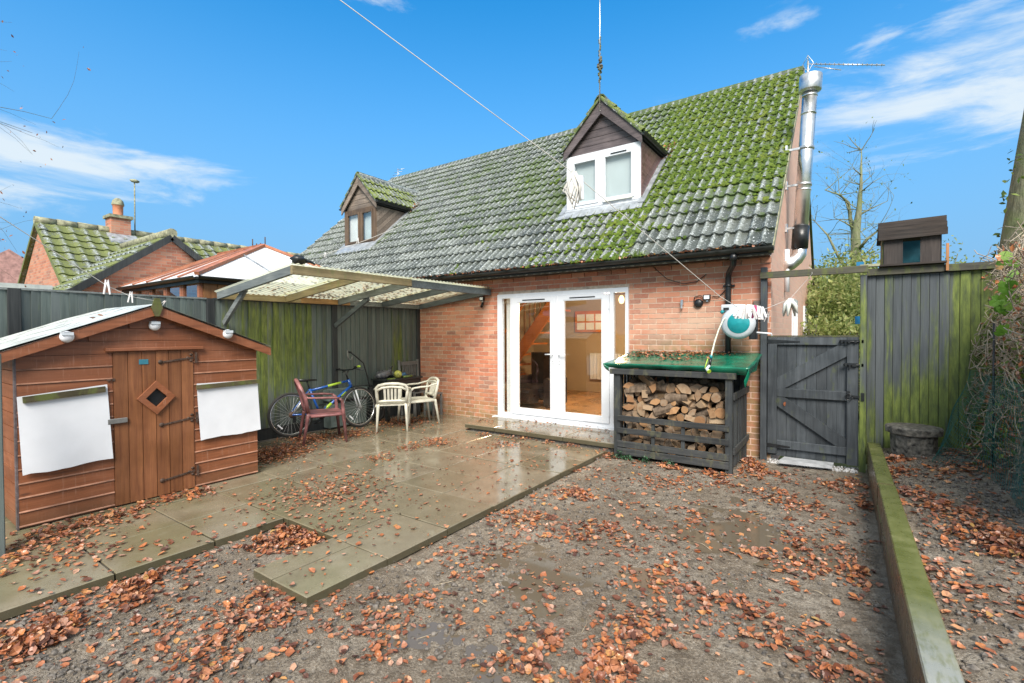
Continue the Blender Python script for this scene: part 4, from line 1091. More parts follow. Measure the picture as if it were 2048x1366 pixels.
# ================================================================== FENCES, GATE
lf = empty('fence', (XF, 2.9, 0), 'tall dark grey closeboard fence with green algae streaks along the left side', 'fence')
y = -2.0; ends = [-.75, 1.17, 3.04, 4.95, 6.87]
rr = random.Random(2)
for k, ye in enumerate(ends):
    MB().cbox((XF-.05, ye-.05, -.1), (XF+.05, ye+.05, 2.035), .004).build('post', M['post_dark'], lf)
    if k == len(ends)-1: break
    y0, y1 = ye+.05, ends[k+1]-.05; n = int(round((y1-y0)/(.078 if k < 2 else .092))); pt = (y1-y0)/n
    for i in range(n):
        a, b_ = y0+pt*i, y0+pt*(i+1)+.012; j = rr.uniform(-.004, .005)+(.006 if i % 2 else 0); zt = 2.015+.003*k
        q = MB(); q.prism([(XF+.012+j, a, .16), (XF+.030+j, a, .16), (XF+.016+j, b_, .16), (XF+.010+j, b_, .16)], (0, 0, zt-.16))
        q.build('board', M['fenceL'], lf)
    MB().box((XF-.01, y0, zt+.001), (XF+.04, y1, zt+.022)).build('capping', M['canopy_grey'] if k < 2 else M['post_dark'], lf)
    MB().box((XF-.02, y0, -.1), (XF+.022, y1, .157)).build('gravel_board', M['post_dark'], lf)

rf = empty('fence', (.8, 7.0, .2), 'dark grey upright board fence with bright green algae right of the gate', 'fence')
x = .158; k = 0
while x < 2.3:
    wd = .0805+rr.uniform(-.004, .004); j = rr.uniform(-.004, .004)+(.010 if k % 2 else 0); k += 1
    MB().prism([(x+.002, 7.0+j, .0), (x+wd-.003, 6.992+j, .0), (x+wd-.003, 7.010+j, .0), (x+.002, 7.018+j, .0)], (0, 0, 2.19+rr.uniform(-.004,.004))).build('board', M['fenceR'], rf); x += wd
q = MB().box((.155, 6.95, 2.195), (2.3, 7.06, 2.27)); q.build('capping', M['rail_old'], rf)
MB().cbox((.09, 6.80, -.2), (.152, 6.90, 2.19), .004).build('post', M['fenceR'], rf)
MB().box((.156, 7.035, .1), (2.3, 7.045, 2.194)).build('backing', M['post_dark'], rf)

gate = empty('gate', (-.39, 6.85, 0), 'dark grey ledged and braced timber gate between house corner and right fence', 'gate')
gx0, gx1 = -.852, .083
nb = 9; bw = (gx1-gx0)/nb
for i in range(nb):
    MB().cbox((gx0+bw*i+.0002, 6.872, .0), (gx0+bw*(i+1)-.0002, 6.892, 1.47), .003).build('board', M['gate'], gate)
def gb(name, a, b_): MB().cbox(a, b_, .005).build(name, M['gate'], gate)
gb('stile', (gx0, 6.832, .03), (gx0+.105, 6.871, 1.487)); gb('stile', (gx1-.115, 6.832, .0), (gx1, 6.871, 1.487))
gb('rail', (gx0+.106, 6.834, 1.39), (gx1-.116, 6.871, 1.487)); gb('rail', (gx0+.106, 6.834, .742), (gx1-.116, 6.871, .85)); gb('rail', (gx0+.106, 6.834, .10), (gx1-.116, 6.871, .20))
for P_ in ([(-.745, .852), (-.665, .852), (-.035, 1.26), (-.035, 1.388), (-.12, 1.388), (-.745, .98)], [(-.745, .74), (-.66, .74), (-.035, .30), (-.035, .202), (-.13, .202), (-.745, .63)]):
    MB().prism([(x_, 6.836, z_) for x_, z_ in P_], (0, .034, 0)).build('brace', M['gate'], gate)
MB().box((gx0, 6.83, 1.489), (gx1, 6.895, 1.505)).build('top_cap', M['rail_old'], gate)
q = MB(); q.prism([(-.90, 6.826, 1.46), (-.90, 6.826, 1.405), (-.5, 6.826, 1.425), (-.5, 6.826, 1.437)], (0, .004, 0)); q.box((-.905, 6.82, 1.36), (-.875, 6.831, 1.50)); q.build('hinge', M['black'], gate)
q = MB(); q.prism([(-.90, 6.826, .16), (-.90, 6.826, .10), (-.6, 6.826, .125), (-.6, 6.826, .137)], (0, .004, 0)); q.box((-.905, 6.82, .06), (-.875, 6.831, .22)); q.build('hinge', M['black'], gate)
for z, x0, lab in ((1.435, -.10, 'bolt'), (1.165, -.06, 'bolt')):
    q = MB(); q.box((x0, 6.822, z-.02), (.07, 6.83, z+.02)); q.tube([(x0-.005, 6.812, z), (.135, 6.812, z)], .009, 8)
    for xx in (x0+.02, x0+.09, .05, .115): q.box((xx-.01, 6.80, z-.018), (xx+.01, 6.825, z+.018))
    q.box((x0+.05, 6.80, z-.04), (x0+.065, 6.815, z)); q.build(lab, M['black'], gate)
q = MB(); q.tube([(-.01+.033*math.cos(t), 6.80, .855+.036*math.sin(t)-.06) for t in [2*math.pi*k/14 for k in range(15)]], .006, 6); q.box((-.03, 6.815, .78), (.0, 6.832, .86)); q.box((.02, 6.81, .79), (.13, 6.822, .815)); q.box((.105, 6.79, .76), (.135, 6.80, .85))
q.build('ring_latch', M['black'], gate)
MB().cbox((-.93, 6.80, -.2), (-.858, 6.89, 2.36), .004).build('gate_post', M['gate'], None, 'dark grey timber post between brick wall corner and gate', 'post')
MB().cbox((-.93, 6.76, 2.215), (.16, 6.799, 2.295), .004).build('overhead_rail', M['rail_old'], None, 'mossy timber rail running above the gate from post to fence', 'rail')
MB().cbox((-1.02, 6.86, 1.72), (-.935, 6.895, 1.95), .004).build('timber_block', M['clad_old'], None, 'short old timber block fixed to the wall beside the gate post', 'block')

# ================================================================== RAISED BED SLEEPERS
sw = empty('retaining_wall', (.25, 4, 0), 'low mossy retaining wall of timber sleepers beside the raised bank', 'wall')
def sx(y): return .17 + (6.8-y)*.0135
for (y0, y1, z0, z1, j) in ((.6, 3.60, .10, .285, 0), (3.606, 5.05, .10, .282, .003), (5.056, 6.85, .10, .286, -.002), (.6, 2.2, -.15, .098, 0), (2.205, 4.6, -.15, .098, .002), (4.605, 6.85, -.15, .098, -.002)):
    q = MB(); c = .006; a, b_ = sx(y0)+j, sx(y1)+j; wd = .118
    ring = lambda x_, y_: [(x_+c, y_, z0), (x_+wd-c, y_, z0), (x_+wd, y_, z0+c), (x_+wd, y_, z1-c), (x_+wd-c, y_, z1), (x_+c, y_, z1), (x_, y_, z1-c), (x_, y_, z0+c)]
    r0, r1 = ring(a, y0), ring(b_, y1)
    q.add(r0+r1, [tuple(range(8)), tuple(range(15, 7, -1))]+[(i, 8+i, 8+(i+1)%8, (i+1)%8) for i in range(8)]); q.build('sleeper', M['sleeper_top'], sw)

# concrete stump on the bank
q = MB(); rr = random.Random(9); n = 12; cx_, cy_ = .555, 6.62
def ringp(z, r0, r1, j): return [(cx_+(r0+random.Random(k+5).uniform(-j, j))*math.cos(2*math.pi*k/n+.2), cy_+(r1+random.Random(k*3).uniform(-j, j))*math.sin(2*math.pi*k/n+.2), z+random.Random(k*7+int(z*10)).uniform(-j/2, j/2)) for k in range(n)]
rings = [ringp(.22, .19, .17, .01), ringp(.33, .20, .18, .012), ringp(.46, .205, .185, .012), ringp(.475, .245, .215, .012), ringp(.53, .25, .22, .012), ringp(.545, .235, .205, .01)]
vs = [p for r_ in rings for p in r_]; fs = [(i*n+k, i*n+(k+1)%n, (i+1)*n+(k+1)%n, (i+1)*n+k) for i in range(5) for k in range(n)]+[tuple(range(5*n, 6*n))]
q.add(vs, fs); q.build('concrete_block', M['concrete'], None, 'round rough concrete block with a wider lip standing on the bank by the fence', 'block')

# dovecote-like hutch on the fence
h = empty('bird_hutch', (.55, 7.05, 2.29), 'dark weathered wooden hutch with open front on top of the right fence', 'bird hutch')
hz0, hz1 = 2.305, 2.60
MB().box((.27, 6.90, 2.285), (.84, 7.36, 2.305)).build('floor', M['hutch'], h)
MB().box((.305, 6.95, hz0), (.475, 6.968, hz1)).build('front_board', M['hutch_v'], h); MB().box((.625, 6.95, hz0), (.79, 6.968, hz1+.01)).build('front_board', M['hutch_v'], h)
MB().box((.29, 6.97, hz0), (.304, 7.33, hz1)).build('side', M['batten'], h); MB().box((.79, 6.97, hz0), (.804, 7.33, hz1)).build('side', M['hutch_v'], h)
MB().box((.304, 7.31, hz0), (.79, 7.33, hz1)).build('back', M['teal_box'], h)
for k in range(3):
    z0 = 2.575+.07*k; MB().prism([(.255, 6.90+.045*k, z0), (.845, 6.90+.045*k, z0+.012), (.845, 6.90+.045*k, z0+.088), (.255, 6.90+.045*k, z0+.076)], (0, .02, 0)).build('roof_board', M['hutch'], h)
q = MB().prism([(.255, 7.03, 2.79), (.845, 7.03, 2.80), (.845, 7.42, 2.62), (.255, 7.42, 2.61)], (0,0,-.02)); q.build('roof_back', M['hutch'], h)
MB().box((.835, 6.92, 2.20), (.858, 6.94, 2.49)).build('stake', M['cons_wall'], None, 'thin brown wooden stake upright against the fence top beside the hutch', 'stake')
p = at(1717, 531, 'y', 6.9); MB().cbox((p.x-.02, 6.95, 2.295), (p.x+.05, 7.02, 2.36), .004).build('plastic_box', M['blue_plastic'], None, 'small blue plastic box sitting on the rail left of the hutch', 'box')
p = at(1716, 641, 'y', 7.02); MB().cbox((p.x-.03, 7.03, 1.64), (p.x+.05, 7.08, 1.73), .004).build('plastic_box', M['blue_plastic'], None, 'blue plastic fitting peeping past the fence edge above the gate', 'box')
q = MB().box((.085, 6.93, 2.296), (.27, 7.02, 2.325)); q.build('offcut', M['cap_conc'], None, 'pale mossy offcut lying on the rail beside the small blue box', 'offcut')

# ================================================================== CANOPY
cp = empty('canopy', (-6.2, 5, 2.05), 'lean-to canopy of corrugated clear sheets on pale and grey timbers along the fence', 'canopy')
FX, FZ = -5.25, 2.285; WX, WZ = -7.0, 2.075
cy0, cy1 = 3.14, 6.87
q = MB().cbox((FX-.022, cy0-.02, 2.235), (FX+.022, 4.96, 2.338), .004); q.build('front_beam', M['canopy_new'], cp)
q = MB().cbox((FX-.022, 4.963, 2.22), (FX+.022, cy1-.02, 2.33), .004); q.build('front_beam', M['canopy_dark'], cp)
MB().cbox((WX-.022, cy0, 2.03), (WX+.022, 4.3, 2.115), .004).build('wall_plate', M['canopy_new'], cp)
MB().cbox((WX-.022, 4.303, 2.03), (WX+.022, 5.2, 2.115), .004).build('wall_plate', M['canopy_orange'], cp)
MB().cbox((WX-.022, 5.203, 2.03), (WX+.022, cy1-.02, 2.115), .004).build('wall_plate', M['canopy_grey'], cp)
for yy, mt in ((cy0, 'canopy_grey'), (4.07, 'canopy_x'), (4.98, 'canopy_grey'), (5.9, 'canopy_dark'), (6.83, 'canopy_dark')):
    x0_ = WX-.06 if yy == cy0 else WX+.024
    MB().beam((x0_, yy, WZ+.0), (FX-.024, yy, FZ), .042, .095).build('rafter', M[mt], cp)
MB().beam((XF+.06, cy0+.06, 1.70), (-6.45, cy0+.06, 2.14), .042, .07).build('strut', M['canopy_grey'], cp)
MB().beam((XF+.06, 4.95, 1.68), (-6.25, 5.0, 2.11), .042, .07).build('strut', M['canopy_dark'], cp)
def corr(y0, y1, name):
    q = MB(); n = int((y1-y0)/.0095); A_ = []
    pts = [(y0+(y1-y0)*i/n) for i in range(n+1)]
    for (x_, z_) in ((WX-.10, WZ+.055), (FX+.06, FZ+.068)):
        A_.append([(x_, y_, z_+.009*math.sin(2*math.pi*(y_-3)/.076)) for y_ in pts])
    k = n+1
    q.add(A_[0]+A_[1], [(i, k+i, k+i+1, i+1) for i in range(n)], 0, True); return q.build(name, M['grp'], cp)
for a, b_ in ((3.10, 4.05), (4.0, 4.95), (4.9, 5.9), (5.85, 6.88)): corr(a, b_, 'sheet')
# crumpled black bag on the canopy corner
p = at(602, 516, 'x', -5.35)
q = MB().blob((p.x, p.y-.02, 2.42), (.09, .085, .055), 11, 7, 10, .35); q.tube([(p.x, p.y+.02, 2.42), (p.x, p.y+.12, 2.42), (p.x+.02, p.y+.17, 2.39)], [.03, .018, .01], 6); q.build('black_bag', M['black'], None, 'crumpled black plastic bag on the near corner of the canopy', 'bag')

# ================================================================== PLAYHOUSE
ph = empty('playhouse', (-6.0, 1.83, 0), 'small stained brown wooden playhouse with white sheets over both windows', 'playhouse')
PX, PY0, PY1, PB = -5.40, .895, 2.785, -6.65
PM = 1.82
def ptop(y): return 1.79-.39*abs(y-PM)
def board_poly(y0, y1, z0, z1):
    """board face in the gable plane, trimmed to the roof line"""
    ys_ = sorted(set([y0, y1] + [v for v in (PM-(1.79-z1)/.39, PM+(1.79-z1)/.39, PM-(1.79-z0)/.39, PM+(1.79-z0)/.39, PM) if y0 < v < y1]))
    top = [(v, min(z1, ptop(v))) for v in ys_ if ptop(v) > z0+.0005]
    if len(top) < 2: return None
    lo, hi = top[0][0], top[-1][0]
    return [(lo, z0), (hi, z0)] + [t for t in reversed(top) if t[1] > z0+.001]
core = MB()
def gpoly(x): return [(x, PY0+.01, .0), (x, PY1-.01, .0), (x, PY1-.01, 1.40), (x, PM, 1.77), (x, PY0+.01, 1.40)]
core.prism(gpoly(PX-.02), (-.02, 0, 0)); core.prism(gpoly(PB+.02), (-.02, 0, 0))
core.box((PB, PY0+.012, .0), (PX-.04, PY0+.03, 1.39)); core.box((PB, PY1-.03, .0), (PX-.04, PY1-.012, 1.39))
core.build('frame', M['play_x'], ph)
bh = .1135; z = .02; r = 0; DY0, DY1 = 1.508, 2.152
while z < 1.80:
    for (a, b_) in (((PY0, DY0-.003), (DY1+.003, PY1)) if z+bh < 1.42 else ((PY0, PY1),)):
        P_ = board_poly(a, b_, z, z+bh-.004)
        if not P_: continue
        q = MB(); q.prism([(PX-.019, y_, z_) for y_, z_ in P_], (.017, 0, 0))
        if len(P_) == 4:  # chamfered worn lower lip, its highlight painted in as a paler colour
            lo, hi = P_[0][0], P_[1][0]; nf_ = len(q.f); q.prism([(PX-.002, lo, z+.012), (PX+.006, lo, z+.004), (PX+.006, lo, z), (PX-.002, lo, z)], (0, hi-lo, 0)); q.m[nf_:] = [1]*(len(q.f)-nf_)
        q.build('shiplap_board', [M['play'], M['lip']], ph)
    q = MB(); q.box((PB+.03, PY0-.008, z), (PX-.021, PY0+.010, min(1.39, z+bh-.006)))
    if z < 1.3: q.build('side_board', M['play_x'], ph)
    z += bh; r += 1
MB().box((PX-.045, PY0-.012, 0), (PX-.0, PY0+.0, 1.39)).build('corner_trim', M['clad'], ph)
# door of six boards
DW = (DY1-DY0)/6
dr = MB().box((PX-.018, DY0, .03), (PX-.006, DY1, 1.40)).build('door', M['play_door'], ph)
for k in range(6):
    a, b_ = DY0+DW*k+.0025, DY0+DW*(k+1)-.0025
    # leave the diamond opening in the middle boards
    cz, cyy, hs = .955, 1.83, .092
    if b_ < cyy-hs or a > cyy+hs: MB().box((PX-.005, a, .015), (PX+.008, b_, 1.395)).build('door_board', M['play_door'], dr)
    else:
        q = MB(); ya, yb_ = max(a, cyy-hs), min(b_, cyy+hs)
        if a < ya: q.box((PX-.005, a, .015), (PX+.008, ya, 1.395))
        if yb_ < b_: q.box((PX-.005, yb_, .015), (PX+.008, b_, 1.395))
        ha, hb_ = hs-abs(ya-cyy), hs-abs(yb_-cyy)
        q.prism([(PX-.005, ya, .015), (PX-.005, yb_, .015), (PX-.005, yb_, cz-hb_), (PX-.005, ya, cz-ha)], (.013, 0, 0))
        q.prism([(PX-.005, ya, cz+ha), (PX-.005, yb_, cz+hb_), (PX-.005, yb_, 1.395), (PX-.005, ya, 1.395)], (.013, 0, 0))
        q.build('door_board', M['play_door'], dr)
q = MB(); o1, o2 = .155, .088
for (s1, s2) in ((1,1), (1,-1), (-1,-1), (-1,1)):
    P_ = [(1.83+s1*o1, .955), (1.83, .955+s2*o1*1.03), (1.83, .955+s2*o2*1.03), (1.83+s1*o2, .955)]
    q2 = MB().prism([(PX+.009, y_, z_) for y_, z_ in P_], (.022, 0, 0)); q2.build('diamond_moulding', M['play'], dr)
MB().prism([(PX-.0055, 1.83-.09, .955), (PX-.0055, 1.83, .955-.09), (PX-.0055, 1.83+.09, .955), (PX-.0055, 1.83, .955+.09)], (.003, 0, 0)).build('dark_pane', M['black'], dr)
MB().box((PX+.009, 1.70, 1.275), (PX+.013, 1.772, 1.32)).build('name_plate', M['teal_box'], dr)
for z_ in (1.30, .70, .165):
    q = MB(); q.beam((PX+.013, 1.86, z_-.035+.02), (PX+.013, 2.15, z_+.02), .008, .016)
    q.lathe((PX+.009, 1.87, z_-.012), [(.022, 0), (.02, .008), (.001, .01)], 8, (1,0,0))
    for dz in (-.03, 0, .03): q.blob((PX+.014, 2.10+abs(dz), z_+.02+dz), (.006, .017, .013), 1, 4, 6, .1)
    q.box((PX+.009, 2.165, z_-.035), (PX+.018, 2.185, z_+.07)); q.build('strap_hinge', M['iron'], dr)
MB().cbox((PX+.009, 1.49-.03, .755), (PX+.03, 1.60, .80), .004).build('turn_button', M['slat_grey'], dr)
MB().cbox((PX+.004, 1.452, 1.40), (PX+.035, 2.235, 1.432), .005).build('lintel', M['play'], ph)
q = MB(); q.box((PX+.005, 1.46, 1.14), (PX+.015, 1.49, 1.155)); q.box((PX+.005, 1.50, 1.135), (PX+.013, 1.52, 1.16)); q.build('hook_and_eye', M['iron'], ph)
# roof and barge boards
for s_ in (1, -1):
    ye = PM + s_*1.09; ze = ptop(ye)+.025
    q = MB(); n = 10; mgrid = 8
    P0_ = []
    for i in range(n+1):
        for j in range(mgrid+1):
            t = i/n; x_ = PX+.09-(1.42)*j/mgrid; yv = PM+s_*1.09*t; zz = 1.838-.39*1.09*t + .012*mn.noise(Vector((x_*3, yv*3, 4)))*(1 if 0 < i < n and 0 < j else 0)
            if s_ == -1: zz += .012*math.exp(-((t-.45)/.25)**2)*math.exp(-((j-5)/3)**2)
            P0_.append((x_, yv, zz))
    k = mgrid+1
    fs = [(i*k+j, i*k+j+1, (i+1)*k+j+1, (i+1)*k+j) for i in range(n) for j in range(mgrid)]
    if s_ == -1: fs = [f[::-1] for f in fs]
    q.add(P0_, fs, 0, True)
    q.add([(a, b_, c-.018) for a, b_, c in P0_], [f[::-1] for f in fs], 0, True)
    q.build('roof_sheet', M['roof_felt'], ph)
    a = Vector((PX+.085, PM+.004*s_, 1.785)); b_ = Vector((PX+.085, PM+s_*1.085, 1.785-.39*1.085))
    MB().prism([a+Vector((0,0,.035)), b_+Vector((0,0,.035)), b_+Vector((0,0,-.05)), a+Vector((0,0,-.055))], (-.018, 0, 0)).build('barge_board', M['play'], ph)
q = MB(); q.prism([(PX+.088, PM-.02, 1.89), (PX+.088, PM+.02, 1.89), (PX+.088, PM+.045, 1.80), (PX+.088, PM+.015, 1.72), (PX+.088, PM-.015, 1.72), (PX+.088, PM-.045, 1.80)], (.018, 0, 0)); q.build('finial', M['batten'], ph)
# white sheets + battens
def sheet(P_, seed):
    """P_: four corners y,z (top left, top right, bottom right, bottom left)"""
    q = MB(); n, m_ = 14, 12; vs = []
    for i in range(n+1):
        for j in range(m_+1):
            u, v = j/m_, i/n
            yy = (P_[0][0]*(1-u)+P_[1][0]*u)*(1-v)+(P_[3][0]*(1-u)+P_[2][0]*u)*v; zz = (P_[0][1]*(1-u)+P_[1][1]*u)*(1-v)+(P_[3][1]*(1-u)+P_[2][1]*u)*v
            w_ = .016+.020*v*v + .010*v*mn.noise(Vector((yy*3, seed, zz*2))); zz += .006*v*math.sin(u*9+seed)
            if i == n: zz += .008*mn.noise(Vector((u*6, seed, 0)))
            vs.append((PX+w_, yy, zz))
    k = m_+1
    fs = [(i*k+j, (i+1)*k+j, (i+1)*k+j+1, i*k+j+1) for i in range(n) for j in range(m_)]
    q.add(vs, fs, 0, True); q.add([(a-.003, b_, c) for a, b_, c in vs], [f[::-1] for f in fs], 0, True)
    return q
sheet([(.894, 1.062), (1.462, 1.112), (1.49, .455), (.915, .432)], 1).build('window_sheet', M['sheet'], ph, 'larger white sheet hanging over the left window')
sheet([(2.178, 1.055), (2.785, 1.045), (2.805, .488), (2.197, .486)], 5).build('window_sheet', M['sheet'], ph, 'smaller white sheet hanging over the right window')
MB().beam((PX+.03, .925, 1.035), (PX+.03, 1.445, 1.073), .018, .05).build('batten', M['batten'], ph)
MB().beam((PX+.03, 2.168, 1.018), (PX+.03, 2.80, 1.03), .018, .045).build('batten', M['batten'], ph)
for (y_, z_, x_, lab) in ((1.181, 1.535, PX+.088, 'white solar light on the left barge board of the playhouse'), (1.823, 1.635, PX+.015, 'white solar light in the middle of the playhouse gable above the door'), (2.444, 1.552, PX+.088, 'white solar light on the right barge board of the playhouse')):
    t = empty('solar_light', (x_, y_, z_-.04), lab, 'solar light', 'solar lights on the playhouse')
    MB().lathe((x_, y_, z_), [(.046, 0), (.048, .012), (.040, .030), (.02, .04), (.001, .042)], 16, (1,0,0)).build('dome', M['white_sheet'], t)
    MB().prism([(x_+.006, y_-.042, z_+.012), (x_+.048, y_-.036, z_+.012), (x_+.048, y_+.036, z_+.012), (x_+.006, y_+.042, z_+.012)], (-.003, 0, .026)).build('cap', M['reel_grey'], t)
    MB().box((x_+.012, y_-.022, z_+.0395), (x_+.038, y_+.022, z_+.042)).build('solar_panel', M['black'], t)
MB().cbox((-5.0, .62, -.06), (-4.853, .735, 1.42), .006).build('green_post', M['fenceL'], None, 'grey-green timber post at the left edge beside the playhouse', 'post')

# ================================================================== WOOD STORE
wsx = empty('wood_store', (-1.8, 6.3, 0), 'black slatted log store under a green tarpaulin against the brick wall', 'wood store')
WX0, WX1, WY0, WY1 = -2.49, -1.08, 5.85, 6.80
for (a, b_) in ((WX0, WX0+.085), (WX1-.075, WX1)):
    for (c, d) in ((WY0, WY0+.07), (WY1-.07, WY1)): MB().cbox((a, c, -.06), (b_, d, 1.02 if c == WY0 else 1.20), .004).build('post', M['store_v'], wsx)
for z0, z1 in ((.428, .498), (.27, .342), (.095, .175), (.0, .085)): MB().cbox((WX0+.06, WY0-.022, z0), (WX1-.03, WY0-.002, z1), .004).build('front_slat', M['store'], wsx)
MB().cbox((WX0-.04, WY0-.03, 1.02), (WX1+.04, WY0+.02, 1.09), .004).build('head_beam', M['store'], wsx)
for k in range(7): MB().box((WX1-.022, WY0+.10+.11*k, .0), (WX1-.004, WY0+.16+.11*k, .80)).build('side_slat', M['store_v'], wsx)
for z in (.82, .20): MB().cbox((WX1+.0, WY0+.05, z-.04), (WX1+.022, WY1+.05, z+.04), .004).build('side_rail', M['store'], wsx)
for k in range(8): MB().box((WX0+.10+.16*k, WY1-.03, .0), (WX0+.22+.16*k, WY1-.01, 1.1)).build('back_slat', M['store_v'], wsx)
for k in range(7): MB().box((WX0+.004, WY0+.10+.11*k, .0), (WX0+.022, WY0+.16+.11*k, 1.0)).build('side_slat', M['store_v'], wsx)
MB().box((WX0+.09, WY0+.02, .0), (WX1-.08, WY1-.05, .02)).build('floor', M['store'], wsx)
for x_ in (-1.98, -1.62): MB().box((x_-.02, WY0+.0, .0), (x_+.02, WY0+.02, .43)).build('upright', M['store_v'], wsx)
# tarpaulin draped with a folded skirt
q = MB(); nx_, ny_ = 44, 22; vs = []
TX0, TX1, TY0, TY1 = -2.63, -.905, 5.83, 6.87
def tz(x_, y_):
    t = (y_-TY0)/(TY1-TY0); return 1.155+.125*t - .012*math.sin(math.pi*t)*(1+math.sin(x_*7)*.4)+.006*mn.noise(Vector((x_*5, y_*5, 0)))
for j in range(-5, ny_+1):
    for i in range(-4, nx_+5):
        u = min(max(i/nx_, 0), 1); v = min(max(j/ny_, 0), 1); x_ = TX0+(TX1-TX0)*u; y_ = TY0+(TY1-TY0)*v
        z_ = tz(x_, y_)
        if j < 0:
            d = -j/5; z_ -= d*(.060+.022*mn.noise(Vector((x_*4, 3, 0)))+(.035 if x_ > -1.35 else 0)*(1-abs(x_+1.1)/.3 if abs(x_+1.1) < .3 else 0)); y_ += d*(.05+.035*mn.noise(Vector((x_*6, 1, 0)))) - .012*math.sin(d*3.1)
        if i < 0: d = -i/4; z_ -= d*.055; x_ += d*(.03+.05*(1 if j < 2 else .3)*d)
        if i > nx_: d = (i-nx_)/4; z_ -= d*.14; x_ -= d*(.02+.05*mn.noise(Vector((y_*5, 2, 0)))+.03)
        vs.append((x_, y_, z_))
k = nx_+9
q.add(vs, [(j*k+i, j*k+i+1, (j+1)*k+i+1, (j+1)*k+i) for j in range(ny_+5) for i in range(nx_+8)], 0, True)
q.build('tarpaulin', M['tarp'], None, 'shiny green tarpaulin draped over the log store, brown leaves on top', 'tarpaulin')
# logs
def log_round(r, L, seed):
    q = MB(); rr = random.Random(seed); n = 12; a = [1+rr.uniform(-.09, .09) for _ in range(n)]
    vs = [(r*a[k]*math.cos(2*math.pi*k/n), y_, r*a[k]*math.sin(2*math.pi*k/n)) for y_ in (0, L*.5, L) for k in range(n)]
    q.add(vs, [(i*n+k, (i+1)*n+k, (i+1)*n+(k+1)%n, i*n+(k+1)%n) for i in range(2) for k in range(n)], 0, True)
    q.add(vs[:n], [tuple(range(n))], 1); q.add(vs[2*n:], [tuple(range(n-1, -1, -1))], 1); return q
def log_split(r, L, seed):
    q = MB(); rr = random.Random(seed); a0 = rr.uniform(1.3, 2.4); m_ = 5
    pr = [(0, 0)]+[(r*math.cos(a0*k/m_)*rr.uniform(.92, 1.05), r*math.sin(a0*k/m_)*rr.uniform(.92, 1.05)) for k in range(m_+1)]
    n = len(pr); vs = [(x_-r*.4, 0, z_-r*.35) for x_, z_ in pr]+[(x_-r*.4+rr.uniform(-.006,.006), L, z_-r*.35) for x_, z_ in pr]
    q.add(vs, [(k, n+k, n+(k+1)%n, (k+1)%n) for k in range(n)], 0); q.m = [2 if (k == 0 or k == n-1) else 0 for k in range(n)]
    q.add(vs[:n], [tuple(range(n))], 1); q.add(vs[n:], [tuple(range(n-1, -1, -1))], 1); return q
def log_block(a, b_, L, seed):
    q = MB(); rr = random.Random(seed); q.cbox((-a/2, 0, -b_/2), (a/2, L, b_/2), .004); q.m = [2]*len(q.f); q.m[0] = q.m[1] = 1; return q
lm3 = [M['log_bark'], M['log_end'], M['log_split']]
LR = [log_round(r_, .26, i).mesh('round_log', lm3) for i, r_ in enumerate((.035, .045, .055, .065, .05))]
LS = [log_split(r_, .27, 20+i).mesh('split_log', lm3) for i, r_ in enumerate((.08, .095, .11, .085, .075))]
LB = [log_block(*s_, 40+i).mesh('sawn_block', lm3) for i, s_ in enumerate(((.10, .10, .24), (.07, .10, .24), (.12, .06, .26)))]
rr = random.Random(31); z = .075; row = 0
glab = {'round_log': ('round sawn log with pale cut end stacked in the log store', 'log', 'round logs in the store'), 'split_log': ('split wedge of firewood stacked in the log store', 'log', 'split logs in the store'), 'sawn_block': ('square-cut block of firewood stacked in the log store', 'log', 'square blocks in the store')}
while z < .93:
    x = -2.36 + (row % 2)*.05
    while x < -1.20:
        k = rr.random(); kind = 0 if k < .38 else (1 if k < .82 else 2)
        me = rr.choice((LR, LS, LB)[kind]); nm = me.name.split('.')[0]
        top = .90 - .12*max(0, math.sin((x+2.4)*3.2))*0
        fwd = rr.random()
        ry = rr.uniform(0, 6.28) if kind < 2 else rr.uniform(-.3, .3)
        rz = rr.uniform(-.35, .35); rx = rr.uniform(-.15, .12)
        if fwd < .30: rz = rr.choice((1, -1))*rr.uniform(.9, 1.75); rx = rr.uniform(-.5, .5); dx = .10*(-1 if rz < 0 else 1); yy = 6.0
        else: dx = 0; yy = 5.93+rr.uniform(-.02, .08)
        o = bpy.data.objects.new(nm, me); COL.objects.link(o); o.location = (min(max(x+dx, -2.34), -1.22), yy, z+rr.uniform(-.015, .015))
        if fwd < .30:
            o.location.x = min(max(o.location.x, -2.2), -1.35)
        o.rotation_mode = 'XYZ'; o.rotation_euler = (rx, ry, rz)
        o.matrix_basis = Matrix.Translation(o.location) @ Matrix.Rotation(rz, 4, 'Z') @ Matrix.Rotation(rx, 4, 'X') @ Matrix.Rotation(ry, 4, 'Y')
        l_, c_, g_ = glab[nm]; label(o, l_, c_, g_)
        x += rr.uniform(.085, .13)
    z += .088; row += 1
q = MB(); rr = random.Random(77)
for k in range(170):
    x_, z_ = rr.uniform(-2.36, -1.2), rr.uniform(.05, .92); c = Vector((x_, rr.uniform(6.15, 6.6), z_)); d = Vector((rr.uniform(-1,1), rr.uniform(-1,1)*.6, rr.uniform(-.5,.5))).normalized()*.11
    q.tube([c-d, c+d], rr.uniform(.03, .055), 7)
q.build('back_logs', M['log_bark'], wsx, kind='stuff')

